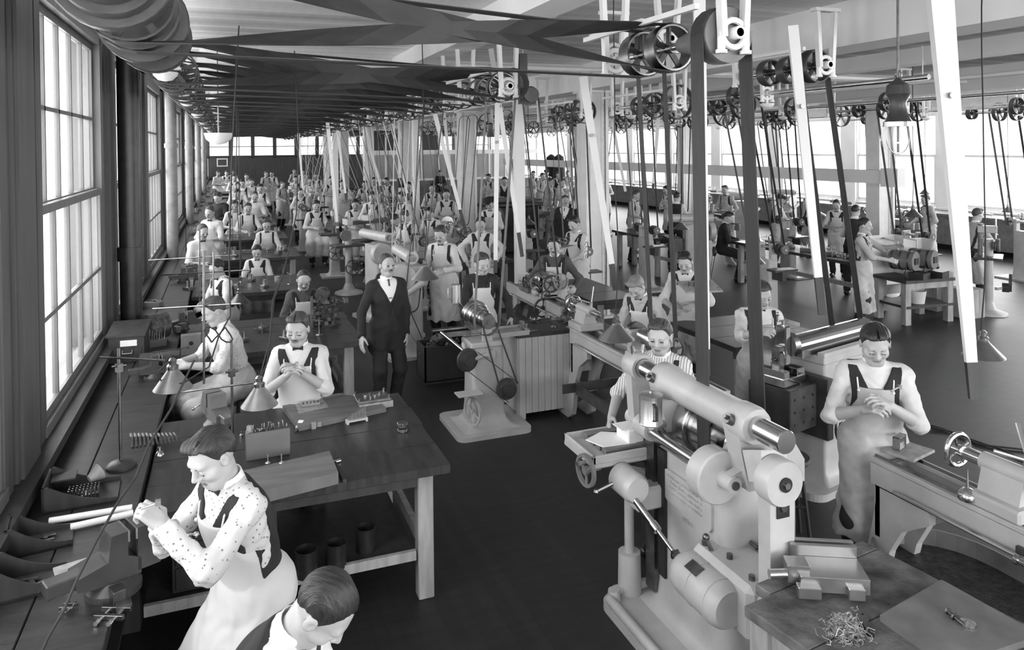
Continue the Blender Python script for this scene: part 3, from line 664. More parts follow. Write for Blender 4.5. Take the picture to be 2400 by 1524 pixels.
part(T, 'front_board', MB().bb((-.36, -20, .15), (-.3, 22, .9)), 'machine_mid')
T = thing('drawer_cabinet', 'dark drawer case standing under the left part of the nearest table', 'cabinet', (-.02, 4.9, .30))
part(T, 'case', MB().bb((-.30, -.22, 0), (.28, .6, .44), .004), 'dark_wood')
for k in range(3):
    d_ = part(T, 'drawer', MB().bb((-.28, -.235, .02+k*.14), (.26, -.22, .145+k*.14), .003), 'dark_wood'); part(d_, 'knob', MB().sph((0, -.25, .085+k*.14), .014, 10), 'steel_dark')
T = thing('bucket', 'dark bucket standing behind the cans under the nearest table', 'bucket', (.55, 5.5, .295)); part(T, 'body', MB().lathe([(.09, 0), (.12, .24), (.11, .24), (.08, .01)], (0, 0, 0), n=22, closed=True), 'iron_black'); part(T, 'bail', MB().tube([(-.115, 0, .24), (-.08, 0, .33), (.08, 0, .33), (.115, 0, .24)], .005), 'steel_dark')
# stools
def stool(x, y, label, h=.62, group=None):
    T = thing('stool', label, 'stool', (x, y, 0), random.random()*3, group)
    part(T, 'seat', MB().lathe([(0, h-.04), (.15, h-.04), (.165, h-.02), (.16, h), (0, h-.006)], (0, 0, 0), n=20), 'dark_wood')
    for k in range(4):
        a = PI/4+k*PI/2; c, s_ = math.cos(a), math.sin(a); part(T, 'leg', MB().cyl((c*.11, s_*.11, h-.03), (c*.19, s_*.19, 0), .016, .014, 8), 'dark_wood')
    for k in range(4):
        a = PI/4+k*PI/2; b_ = a+PI/2; f = .11+.08*(h-.25)/h; part(T, 'rung', MB().cyl((math.cos(a)*f, math.sin(a)*f, .25+.05*(k % 2)), (math.cos(b_)*f, math.sin(b_)*f, .25+.05*(k % 2)), .009, n=6), 'dark_wood')
    return T
# beadboard cabinet
T = thing('beadboard_cabinet', 'pale painted beadboard cabinet with tools scattered on its top', 'cabinet', (3.12, 7.52, 0))
for i in range(8): part(T, 'board', MB().bb((-.29+i*.0725+.0015, -.30, .06 if 0 < i < 7 else 0), (-.29+(i+1)*.0725-.0015, -.28, .86), .003), 'cream_paint')
for i in range(8): part(T, 'side_board', MB().bb((-.30, -.28+i*.07+.0015, 0.06 if 0 < i < 7 else 0), (-.28, -.28+(i+1)*.07-.0015, .86), .003), 'cream_paint')
part(T, 'carcass', MB().bb((-.28, -.28, .06), (.29, .28, .86)), 'cream_paint'); part(T, 'top', MB().bb((-.32, -.32, .86), (.31, .30, .895), .004), 'dark_wood')
# dark toolbox on the floor
T = thing('tool_chest', 'open dark wooden chest full of scrap and tools beside the milling machine', 'box', (2.5, 8.92, 0))
w, d, h = .30, .2, .45
part(T, 'side', MB().bb((-w, -d, .03), (w, -d+.02, h)).bb((-w, d-.02, .03), (w, d, h)).bb((-w, -d, .03), (-w+.02, d, h)).bb((w-.02, -d, .03), (w, d, h)).bb((-w, -d, 0), (w, d, .04)), 'shelf_dark')
part(T, 'handle', MB().bb((-w-.015, -.05, .32), (-w, .05, .35)), 'steel_dark')
m = MB()
for i in range(40): m.bar((random.uniform(-.25, .2), random.uniform(-.15, .15), random.uniform(.34, .42)), (random.uniform(-.25, .2), random.uniform(-.15, .15), random.uniform(.40, .52)), .03, .02)
part(T, 'scrap', m, 'clutter', kind='stuff')
single('lamp_reflector_tube', MB().cyl((2.35, 8.85, .5), (2.62, 9.0, .56), .05, n=16), 'machine_mid', 'rolled sheet metal tube lying on the open tool chest', 'tube')
# foreground bench on the right, rotated a little
RZ = R(8)
T = thing('scarred_bench', 'scarred wooden bench top in the bottom right corner with a machine vise on it', 'workbench', (2.68, 2.16, 0), RZ)
for i in range(4): part(T, 'plank', MB().bb((-.47, -.75+i*.345, .75), (.47, -.75+(i+1)*.345-.004, .80), .004), 'scarred_wood')
part(T, 'notched_end', MB().bb((-.30, .63, .75), (.47, .72, .80), .004), 'scarred_wood')
for i in range(5): part(T, 'side_board', MB().bb((-.42, -.72+i*.26, .02), (-.40, -.72+(i+1)*.26-.004, .75)), 'pale_wood')
for i in range(3): part(T, 'end_board', MB().bb((-.42+i*.28, .60, .02), (-.42+(i+1)*.28-.004, .62, .75)), 'pale_wood')
part(T, 'leg', MB().bb((-.44, .52, 0), (-.35, .62, .75)), 'pale_wood'); part(T, 'leg', MB().bb((.33, .52, 0), (.42, .62, .75)), 'pale_wood')
# furnace table
def ftable():
    T = thing('furnace_stand', 'rough wooden stand with a lower shelf carrying two small furnaces', 'table', (10.38, 8.95, 0), R(-4))
    for i in range(4): part(T, 'plank', MB().bb((-.5, -.36+i*.18, .66), (.5, -.36+(i+1)*.18-.004, .71)), 'dark_wood')
    for sx in (-1, 1):
        for sy in (-1, 1): part(T, 'leg', MB().box((sx*.42, sy*.28, .33), (.11, .10, .66), ch=.005), 'pale_wood')
    part(T, 'shelf', MB().bb((-.46, -.34, .26), (.46, .34, .30)), 'dark_wood'); part(T, 'apron_board', MB().bb((-.42, -.32, .56), (.42, -.30, .66)), 'pale_wood')
    for k, x in enumerate((-.24, .17)):
        F = thing('furnace', 'round iron furnace on two legs, %s of the pair on the wooden stand' % ('left hand' if k == 0 else 'right hand'), 'furnace', (10.38+x, 8.95-.02, .71), R(18))
        part(F, 'shell', MB().lathe([(.07, -.2), (.15, -.2), (.155, -.19), (.155, .17), (.15, .18), (0, .18)], (0, 0, .27), (0, 1, 0), 28), 'machine_mid')
        for q in (-.13, .0, .13): part(F, 'hoop', MB().ring((0, q, .27), (0, 1, 0), .162, .15, .02, 28), 'steel_dark')
        part(F, 'mouth', MB().bb((-.06, -.215, .22), (.06, -.19, .32)), 'iron_black')
        for q in (-.12, .12): part(F, 'leg', MB().tube([(q, -.1, .18), (q*1.3, -.1, .08), (q*1.2, -.12, 0)], .014, 8), 'iron_black')
        part(F, 'tray', MB().bb((-.13, -.36, .0), (.13, -.14, .1)), 'iron_black')
        part(F, 'gas_pipe', MB().tube([(.05, .1, .42), (.05, .1, .55), (.05, .3, .58), (.18, .4, .58)], .014, 8), 'cream_paint')
    for k, (x, w_, h_) in enumerate(((-.28, .56, .66), (.34, .46, .58))):
        m = MB(); m.bb((x-w_/2, .36, .68), (x+w_/2, .375, .68+h_)); m.prism([(0, 0), (.02, 0), (.02, .1), (0, .2)], (x+w_/2-.02, .375, .68), (1, 0, 0), (0, -1, 0), (0, 0, h_))
        o = single('sheet_shield', m, 'pale_sheet', 'tall pale sheet shield behind the %s furnace' % ('left' if k == 0 else 'right'), 'panel'); o.location = (10.38, 8.95, 0); o.rotation_euler = (0, 0, R(-4))
    o = thing('bucket', 'dented tin bucket on the lower shelf of the furnace stand', 'bucket', (10.3, 8.8, .30)); part(o, 'body', MB().lathe([(.10, 0), (.13, .2), (.12, .2), (.09, .01)], (0, 0, 0), n=20, closed=True), 'pale_sheet'); part(o, 'handle', MB().tube([(-.12, 0, .2), (-.06, 0, .3), (.06, 0, .3), (.12, 0, .2)], .005), 'steel_dark')
ftable()
for (x, y, s_, lab) in ((11.35, 8.75, .75, 'upright plank crate standing right of the furnace stand'), (11.4, 9.35, 1.05, 'taller plank crate behind the first one near the furnaces')):
    T = thing('crate', lab, 'crate', (x, y, 0)); 
    for i in range(3): part(T, 'board', MB().bb((-.2+i*.133, -.16, 0), (-.2+(i+1)*.133-.004, -.14, s_*.62)), 'pale_wood')
    part(T, 'carcass', MB().bb((-.2, -.14, 0), (.2, .2, s_*.62)), 'pale_wood')
for (x, y, s_, lab) in ((.42, 4.95, .08, 'black tin can on the shelf under the nearest table, left of three'), (.60, 4.98, .075, 'black tin can on the shelf under the nearest table, middle of three'), (.80, 5.1, .075, 'black tin can on the shelf under the nearest table, right of three')):
    T = thing('tin_can', lab, 'can', (x, y-.35, .295)); part(T, 'body', MB().lathe([(s_*.8, 0), (s_*.85, s_*2), (s_*.78, s_*2), (s_*.75, .01)], (0, 0, 0), n=20, closed=True), 'iron_black')
# ================================================================ MACHINES
def wp(T, name, mb, m, **k): return part(T, name, mb, m, world=True, **k)
def flare(m, hw, hd, zt, wb=.06, zb=.06, cx=0, cy=0, n=6, r=.05):     # tapered cast column with flared foot
    rings = []; Z = [zb+(zt-zb)*t for t in (0, .03, .08, .16, .5, 1)]; E_ = [wb*1.0, wb*.45, wb*.2, wb*.08, wb*.03, 0]
    for z, e in zip(Z, E_):
        X, Y = hw+e, hd+e
        for a in range(4):
            sx, sy = ((1, 1), (-1, 1), (-1, -1), (1, -1))[a]
            for q in range(n): t = PI/2*(a+q/(n-1)); rings.append((cx+sx*(X-r)+math.cos(t)*r, cy+sy*(Y-r)+math.sin(t)*r, z))
    k = 4*n; fs = [(j*k+i, j*k+(i+1) % k, (j+1)*k+(i+1) % k, (j+1)*k+i) for j in range(len(Z)-1) for i in range(k)]
    m._add(rings, fs, True); m._add(rings[-k:], [tuple(range(k))]); return m
def plate(m, x0, y0, x1, y1, z0, z1, r=.12, n=7):
    P_ = [];
    for a, (cx, cy) in enumerate(((x1-r, y1-r), (x0+r, y1-r), (x0+r, y0+r), (x1-r, y0+r))):
        for q in range(n): t = PI/2*(a+q/(n-1)); P_.append((cx+math.cos(t)*r, cy+math.sin(t)*r))
    m.prism(P_, (0, 0, z0), (1, 0, 0), (0, 1, 0), (0, 0, z1-z0)); return m
def cone_prof(rs, w, gap=.006, l0=0):
    p = [(0.02, l0)]; h = l0
    for r in rs: p += [(r-.006, h), (r, h+.006), (r, h+w-.006), (r-.006, h+w)]; h += w
    return p+[(.02, h)]
# ---- the big milling machine in the foreground
MX = 2.47
T = thing('milling_machine', 'large grey milling machine with overarm, cone pulley and vertical feed box in the foreground', 'machine', (MX+.1, 3.6, 0))
m = MB(); plate(m, 2.13, 2.7, 3.12, 4.13, 0, .05, .1); m2 = MB()
for (a, b) in (((2.16, 2.8, .075), (2.16, 4.03, .075)), ((2.23, 4.10, .075), (3.0, 4.10, .075)), ((3.09, 2.8, .075), (3.09, 4.03, .075))): m2.cyl(a, b, .03, n=10)
wp(T, 'base', m, 'machine_grey'); wp(T, 'base_lip', m2, 'machine_grey')
for p in ((2.2, 4.05), (3.05, 4.05)): wp(T, 'foot_bolt', MB().cyl((p[0], p[1], .05), (p[0], p[1], .115), .045, .035, 16), 'machine_grey')
m = MB(); flare(m, .25, .36, 1.02, .09, .05, 2.70, 3.62, r=.09); wp(T, 'column', m, 'machine_grey')
# cheeks that carry the cone
m = MB(); prof = [(-.25, 0), (.25, 0), (.25, .12), (.16, .26), (.0, .33), (-.14, .33), (-.25, .22)]
for (y, th) in ((3.93, .07), (3.24, .07)): m.prism([(a, b) for a, b in prof], (2.70, y, 1.0), (1, 0, 0), (0, 0, 1), (0, th*-1 if False else th, 0))
wp(T, 'bearing_cheek', m, 'machine_grey')
wp(T, 'cone_pulley', MB().lathe(cone_prof((.125, .155, .185), .155, l0=0), (2.66, 3.40, 1.17), (0, 1, 0), 36), 'steel_polish')
wp(T, 'cone_rim_gear', MB().lathe([(.205, 0), (.205, .05), (.1, .05), (.1, 0)], (2.66, 3.875, 1.17), (0, 1, 0), 40, sm=False, closed=True), 'machine_grey')
AZ = 1.435
m = MB(); m.lathe([(.088, 0), (.098, .03), (.098, .12), (.09, .14), (.09, .74), (.102, .76), (.102, .86), (.09, .88)], (MX, 3.04, AZ), (0, 1, 0), 30)
m.prism([(-.09, -.02), (.09, -.02), (.20, -.34), (-.02, -.34)], (MX, 3.08, AZ), (1, 0, 0), (0, 0, 1), (0, .12, 0)); m.prism([(-.09, -.02), (.09, -.02), (.20, -.30), (-.02, -.30)], (MX, 3.82, AZ), (1, 0, 0), (0, 0, 1), (0, .1, 0))
wp(T, 'overarm_sleeve', m, 'machine_grey')
wp(T, 'overarm', MB().lathe([(.0, 0), (.054, 0), (.058, .005), (.058, 1.42), (.0, 1.42)], (MX, 2.83, AZ), (0, 1, 0), 32), 'steel_polish')
for (y, z) in ((3.12, .02), (3.86, .02)): wp(T, 'clamp_bolt', MB().cyl((MX-.09, y, AZ+z), (MX-.125, y, AZ+z+.02), .028, n=16).cyl((MX-.12, y, AZ+z+.018), (MX-.14, y, AZ+z+.03), .013, n=6), 'steel_dark')
m = MB(); m.lathe([(.06, 0), (.082, .0), (.088, .02), (.088, .13), (.075, .15), (.06, .15)], (MX, 4.13, AZ), (0, 1, 0), 26, closed=True); m.prism([(-.075, 0), (.075, 0), (.05, -.34), (-.05, -.34)], (MX, 4.16, AZ-.02), (1, 0, 0), (0, 0, 1), (0, .08, 0)); m.cyl((MX, 4.13, AZ-.35), (MX, 4.28, AZ-.35), .055, n=18)
wp(T, 'arbor_support', m, 'machine_grey')
for q in (-.03, .03): wp(T, 'set_screw', MB().cyl((MX+q, 4.2, AZ+.06), (MX+q*1.4, 4.2, AZ+.13), .013, n=8), 'steel')
wp(T, 'arbor', MB().cyl((MX, 3.9, AZ-.35), (MX, 4.28, AZ-.35), .02, n=12).cyl((MX, 4.02, AZ-.35), (MX, 4.05, AZ-.35), .05, n=24), 'steel')
# back shaft, belt guard disc
BX, BZ = 2.36, 1.14
wp(T, 'back_shaft', MB().cyl((BX, 3.30, BZ), (BX, 3.92, BZ), .032, n=16), 'steel_polish')
m = MB(); m.cyl((BX+.01, 3.86, BZ+.0), (BX+.01, 4.0, BZ), .062, n=20); m.bar((BX, 3.93, BZ), (2.55, 3.93, BZ-.06), .10, .12); wp(T, 'shaft_bearing', m, 'machine_grey')
wp(T, 'guard_disc', MB().lathe([(.03, -.01), (.13, -.01), (.139, .0), (.139, .10), (.12, .105), (.0, .105)], (BX, 3.20, BZ-.01), (0, 1, 0), 40), 'machine_grey')
m = MB(); m.cyl((BX+.02, 3.10, BZ-.01), (BX+.02, 3.21, BZ-.01), .042, .048, 20); m.bar((BX+.02, 3.14, BZ), (2.56, 3.14, BZ+.06), .055, .07); wp(T, 'outer_bearing', m, 'machine_grey')
wp(T, 'oil_cup', MB().cyl((BX+.02, 3.09, BZ-.01), (BX+.02, 3.102, BZ-.01), .022, n=14), 'steel_dark')
# vertical feed box at the near end
LX = 2.46; m = MB()
pol = [(-.072, 0)] + [(.072*math.cos(PI-PI*k/10), .60+.072*math.sin(PI*k/10)) for k in range(11)] + [(.072, 0)]
m.prism(pol, (LX, 2.85, .60), (1, 0, 0), (0, 0, 1), (0, .085, 0)); wp(T, 'feed_box', m, 'machine_grey')
wp(T, 'feed_box_cap', MB().lathe([(.0, 0), (.105, 0), (.112, .012), (.112, .09), (.0, .09)], (LX+.0, 2.83, 1.235), (0, 1, 0), 32), 'machine_grey')
wp(T, 'cap_bearing', MB().cyl((LX, 2.82, 1.235), (LX, 2.832, 1.235), .035, n=20), 'iron_black')
wp(T, 'cap_stud', MB().cyl((LX, 2.808, 1.235), (LX, 2.822, 1.235), .016, n=12), 'steel')
wp(T, 'slot', MB().bb((LX-.036, 2.842, 1.07), (LX+.036, 2.852, 1.16)), 'iron_black'); wp(T, 'slot_nut', MB().cyl((LX, 2.832, 1.12), (LX, 2.845, 1.12), .02, n=6), 'steel_dark')
wp(T, 'feed_box_bottom', MB().lathe([(.0, 0), (.09, 0), (.098, .01), (.098, .10), (.0, .10)], (LX, 2.84, .60), (0, 1, 0), 32), 'machine_grey')
wp(T, 'bottom_stud', MB().cyl((LX, 2.80, .60), (LX, 2.84, .60), .014, n=6).cyl((LX, 2.828, .60), (LX, 2.842, .60), .026, n=6), 'steel')
m = MB(); m.bar((LX+.02, 3.0, AZ-.10), (LX, 2.95, 1.2), .16, .14, .15, .1); wp(T, 'feed_bracket', m, 'machine_grey')
# feed gear case with drum
m = MB(); m.bb((2.33, 2.93, .42), (2.62, 3.42, .70), .03); m.cyl((2.42, 2.86, .56), (2.42, 2.95, .56), .07, n=20); wp(T, 'gear_case', m, 'machine_grey')
wp(T, 'feed_drum', MB().lathe([(.0, 0), (.09, 0), (.11, .03), (.115, .05), (.115, .34), (.108, .38), (.085, .41), (0, .41)], (2.29, 3.02, .56), (0, 1, 0), 32), 'machine_grey')
for y in (3.1, 3.25): wp(T, 'drum_band', MB().ring((2.29, y, .56), (0, 1, 0), .1185, .112, .012, 32), 'machine_grey')
wp(T, 'drum_plate', MB().bar((2.235, 3.30, .665), (2.235, 3.20, .665), .06, .004, up=(-.5, 0, 1)), 'steel_dark')
for (y, x) in ((3.0, 2.40), (3.36, 2.38), (3.2, 2.42)): wp(T, 'case_screw', MB().cyl((x, y, .70), (x, y, .725), .016, n=10), 'steel_dark')
wp(T, 'shift_lever', MB().cyl((2.38, 3.3, .70), (2.36, 3.32, .76), .012, n=8).sph((2.36, 3.32, .765), .02, 10), 'steel_dark')
# telescopic feed shaft and knee drum
a, b = V((2.20, 3.82, .80)), V((2.26, 3.45, .62)); d = (b-a).normalized()
wp(T, 'telescopic_shaft', MB().cyl(a, a+d*.22, .020, n=14).cyl(a+d*.2, a+d*.25, .026, n=14).cyl(a+d*.25, b, .012, n=12), 'steel_polish')
for p in (a, b): wp(T, 'universal_joint', MB().box(p, (.04, .05, .03), M=Matrix.Rotation(.5, 3, 'X')).cyl(p-V((.03, 0, 0)), p+V((.03, 0, 0)), .012, n=8), 'steel_dark')
wp(T, 'knee_drum', MB().lathe([(0, 0), (.07, 0), (.085, .02), (.088, .04), (.088, .2), (.07, .22), (0, .22)], (2.22, 3.78, .84), (0, 1, .0), 28), 'machine_grey')
# knee, saddle, table
m = MB(); m.bb((2.42, 3.98, .55), (2.86, 4.42, .84), .02); m.bb((2.48, 3.96, .2), (2.80, 4.02, 1.0)); wp(T, 'knee', m, 'machine_grey')
wp(T, 'column_slide', MB().bb((2.41, 3.92, .12), (2.47, 4.02, 1.05)), 'steel_dark')
wp(T, 'rack', MB().bb((2.425, 3.83, .25), (2.445, 3.90, 1.02)), 'iron_black')
wp(T, 'saddle', MB().lathe([(.19, 0), (.19, .035), (.165, .04), (.165, .07)], (2.52, 4.2, .84), n=32), 'machine_dark')
m = MB(); m.bb((2.04, 4.00, .90), (3.15, 4.42, .945), .01)
for (lo, hi) in (((2.04, 4.0, .93), (3.15, 4.02, .98)), ((2.04, 4.40, .93), (3.15, 4.42, .98)), ((2.04, 4.0, .93), (2.06, 4.42, .98))): m.bb(lo, hi, .004)
wp(T, 'table', m, 'machine_grey')
for k in range(4): wp(T, 'table_rib', MB().bb((2.16, 4.06+k*.085, .94), (3.1, 4.115+k*.085, .985)), 'machine_mid')
m = MB().wheel((2.0, 4.02, .90), (1, .12, 0), .098, .022, 3, rim=.2, hub=.26, n=30, spoke=.2); m.cyl((1.99, 4.02, .90), (2.1, 4.03, .90), .018, n=10); wp(T, 'handwheel', m, 'machine_mid')
wp(T, 'wheel_handle', MB().cyl((1.985, 4.0, .96), (1.93, 3.99, .96), .012, .016, 10), 'steel')
wp(T, 'feed_lever', MB().cyl((2.15, 3.93, .84), (2.05, 3.98, .78), .012, n=8).sph((2.05, 3.98, .78), .02, 8), 'steel_dark')
wp(T, 'elevating_screw', MB().cyl((2.34, 4.1, .05), (2.34, 4.1, .30), .075, .07, 18).cyl((2.34, 4.1, .3), (2.34, 4.1, .7), .03, n=14), 'machine_grey')
wp(T, 'knee_bracket', MB().bb((2.26, 3.86, .66), (2.5, 3.98, .80), .015), 'machine_grey')
# raised maker's plate on the column side, unreadable small lettering
m = MB(); P_ = []
for a, (cy, cz) in enumerate(((3.80, .88), (3.42, .88), (3.42, .78), (3.80, .78))):
    for q in range(6): t = PI/2*(a+q/5); P_.append((cy+math.cos(t)*.045, cz+math.sin(t)*.045))
m.prism(P_, (2.432, 0, 0), (0, 1, 0), (0, 0, 1), (.02, 0, 0)); wp(T, 'plate', m, 'machine_grey')
def text(par, name, s, loc, size, rot, m, ext=.001, align='CENTER'):
    c = bpy.data.curves.new(name, 'FONT'); c.body = s; c.size = size; c.extrude = ext; c.align_x = align; c.materials.append(MATS[m])
    q = bpy.data.objects.new(name, c); COL.objects.link(q); dg = bpy.context.evaluated_depsgraph_get(); dg.update(); me = bpy.data.meshes.new_from_object(q.evaluated_get(dg)); bpy.data.objects.remove(q)
    o = bpy.data.objects.new(name, me); COL.objects.link(o); o.rotation_euler = rot; o.location = loc
    if par: o.parent = par; o.location = V(loc)-par.location
    return o
_rl = random.Random(4)      # worn raised casting marks, too worn to read
for i in range(5):
    m = MB(); y_ = 3.80-.01*i; e_ = (3.43, 3.44, 3.46, 3.45, 3.56)[i]; z_ = (.895, .865, .835, .805, .70)[i]
    if i == 4: y_ = 3.66
    while y_ > e_:
        w_ = _rl.uniform(.006, .014); h_ = _rl.uniform(.010, .018); m.bb((2.4285, y_-w_, z_-h_/2), (2.434, y_, z_-h_/2+.004)); m.bb((2.4285, y_-.004, z_-h_/2), (2.434, y_, z_+h_/2))
        y_ -= w_+_rl.choice((.005, .005, .014))
    wp(T, 'casting_marks', m, 'machine_grey', kind='stuff')
wp(T, 'pet_cock', MB().cyl((2.60, 3.26, .72), (2.60, 3.20, .72), .012, n=8).bb((2.58, 3.19, .715), (2.62, 3.2, .725)), 'steel_dark')
T = thing('coolant_can', 'tall bright tin can with a lid and strap handle on the milling machine', 'can', (2.27, 3.72, 1.245))
part(T, 'body', MB().lathe([(0, 0), (.062, 0), (.068, .008), (.066, .012), (.066, .165), (0, .165)], (0, 0, 0), n=32), 'tin')
part(T, 'lid', MB().lathe([(.069, .155), (.07, .172), (.06, .178), (0, .182)], (0, 0, 0), n=32).sph((0, 0, .186), .009, 10), 'tin')
part(T, 'handle', MB().bar((-.02, -.066, .14), (-.02, -.095, .125), .018, .004).bar((-.02, -.095, .125), (-.02, -.095, .05), .018, .004).bar((-.02, -.095, .05), (-.02, -.066, .04), .018, .004), 'steel_dark')
part(T, 'bracket', MB().cyl((0, 0, -.01), (.16, .12, -.06), .022, n=12), 'machine_grey')
single('vise_block', MB().bb((2.33, 4.08, .985), (2.44, 4.24, 1.07), .006).bb((2.29, 4.1, 1.07), (2.40, 4.22, 1.075)), 'paper', 'white papered vise block on the milling machine table', 'block')
single('white_cloth', MB().prism([(0, 0), (.22, -.02), (.27, .12), (.10, .22), (-.05, .14)], (2.16, 4.10, .985), (1, 0, 0), (0, 1, 0), (0, 0, .006)), 'paper', 'white cloth spread on the milling machine table', 'cloth')

T = thing('index_plate', 'dark round geared fixture on the floor between the milling machine and the scarred bench', 'machine part', (2.42, 2.62, 0))
part(T, 'body', MB().lathe([(.10, 0), (.10, .26), (.07, .30)], (0, 0, 0), n=26), 'iron_black'); part(T, 'plate', MB().lathe([(0, .30), (.125, .30), (.13, .31), (.125, .33), (0, .33)], (0, 0, 0), n=36), 'steel_dark'); part(T, 'hub', MB().lathe([(.03, .33), (.03, .37), (.022, .38), (.022, .43), (.014, .43)], (0, 0, 0), n=18), 'steel')
# ---- bench milling machine on a grey pedestal (also used farther down the aisle)
def bench_mill(label, x, y, rz=0):
    T = thing('pedestal_machine', label, 'machine', (x, y, 0), rz)
    m = MB(); plate(m, -.38, -.36, .40, .42, 0, .045, .09); part(T, 'base', m, 'machine_grey')
    m = MB(); flare(m, .165, .15, .86, .13, .045, r=.04); m.bb((-.19, -.17, .84), (.19, .17, .90), .015); part(T, 'pedestal', m, 'machine_grey')
    m = MB(); m.bb((.1, -.02, .89), (.50, .24, .915)); m.bb((.1, -.03, .915), (.5, -.015, .94)).bb((.1, .24, .915), (.5, .255, .94)).bb((.49, -.02, .915), (.505, .24, .94)); part(T, 'chip_tray', m, 'machine_grey')
    part(T, 'cone_pulley', MB().lathe(cone_prof((.075, .10, .125, .15), .065), (.0, -.10, 1.10), (-.25, 1, .1), 30), 'steel_polish')
    m = MB(); m.bb((-.12, .16, .9), (.1, .26, 1.16), .02); m.bb((-.05, -.13, .9), (.05, -.10, 1.10)); part(T, 'headstock', m, 'machine_grey')
    part(T, 'spindle_end', MB().cyl((0, -.17, 1.10), (0, -.09, 1.10), .072, .08, 22).cyl((0, -.185, 1.10), (0, -.17, 1.10), .02, n=12), 'steel_dark')
    m = MB(); m.bb((-.45, .1, .92), (-.1, .2, .97)); m.cyl((-.5, .15, .99), (-.12, .15, .99), .02, n=10); part(T, 'cross_slide', m, 'steel_dark')
    m = MB(); m.cyl((-.42, .1, .98), (-.22, -.2, .80), .018, n=10); part(T, 'drive_rod', m, 'steel')
    part(T, 'feed_pulley', MB().lathe([(.02, 0), (.06, 0), (.06, .02), (.09, .022), (.09, .045), (.115, .047), (.115, .07), (.02, .07)], (-.22, -.24, .75), (-.2, 1, 0), 28), 'machine_dark')
    part(T, 'pulley_arm', MB().cyl((-.2, -.2, .75), (.02, -.16, .78), .022, n=12).cyl((.02, -.12, .78), (.02, -.19, .78), .045, n=16), 'machine_grey')
    part(T, 'lower_pulley', MB().lathe([(.02, 0), (.055, 0), (.06, .03), (.085, .032), (.11, .08), (.11, .10), (.02, .10)], (.17, -.30, .42), (0, 1, 0), 30), 'machine_dark')
    part(T, 'pulley_stub', MB().cyl((.16, -.2, .42), (.13, -.1, .42), .03, n=12), 'machine_grey')
    part(T, 'tool_shelf', MB().bb((-.36, -.30, .42), (-.10, -.14, .435), .004), 'machine_grey'); part(T, 'shelf_bracket', MB().bb((-.2, -.2, .36), (-.14, -.16, .42)), 'machine_grey')
    part(T, 'handwheel', MB().wheel((-.19, -.20, .24), (1, .3, 0), .14, .022, 4, rim=.12, hub=.14, n=30, spoke=.1), 'machine_grey')
    def rd(pts, r=.004): return MB().tube(pts, r, 6)
    part(T, 'round_belt', rd([(-.33, -.27, .73), (.16, -.30, .31)]), 'belt_leather'); part(T, 'round_belt', rd([(-.15, -.26, .84), (.26, -.30, .50)]), 'belt_leather')
    part(T, 'round_belt', MB().bar((-.07, -.14, 1.12), (.10, -.28, .36), .016, .004), 'belt_leather'); part(T, 'round_belt', MB().bar((.075, -.14, 1.10), (.26, -.28, .48), .016, .004), 'belt_leather')
    return T
BM = bench_mill('small grey bench milling machine on a flared pedestal with crossing belts, beside the beadboard cabinet', 2.44, 7.22)
T = thing('oil_can', 'tin oil can with a handle hanging beside the small milling machine', 'can', (2.25, 7.55, 1.22)); part(T, 'body', MB().lathe([(0, 0), (.05, 0), (.048, .19), (0, .2)], (0, 0, 0), n=20).sph((0, 0, .21), .012, 8), 'tin')
part(T, 'handle', MB().tube([(-.045, 0, .17), (-.085, 0, .15), (-.085, 0, .05), (-.045, 0, .04)], .006), 'tin'); part(T, 'hanger', MB().cyl((0, 0, .04), (.19, -.1, -.2), .01, n=8), 'steel_dark')

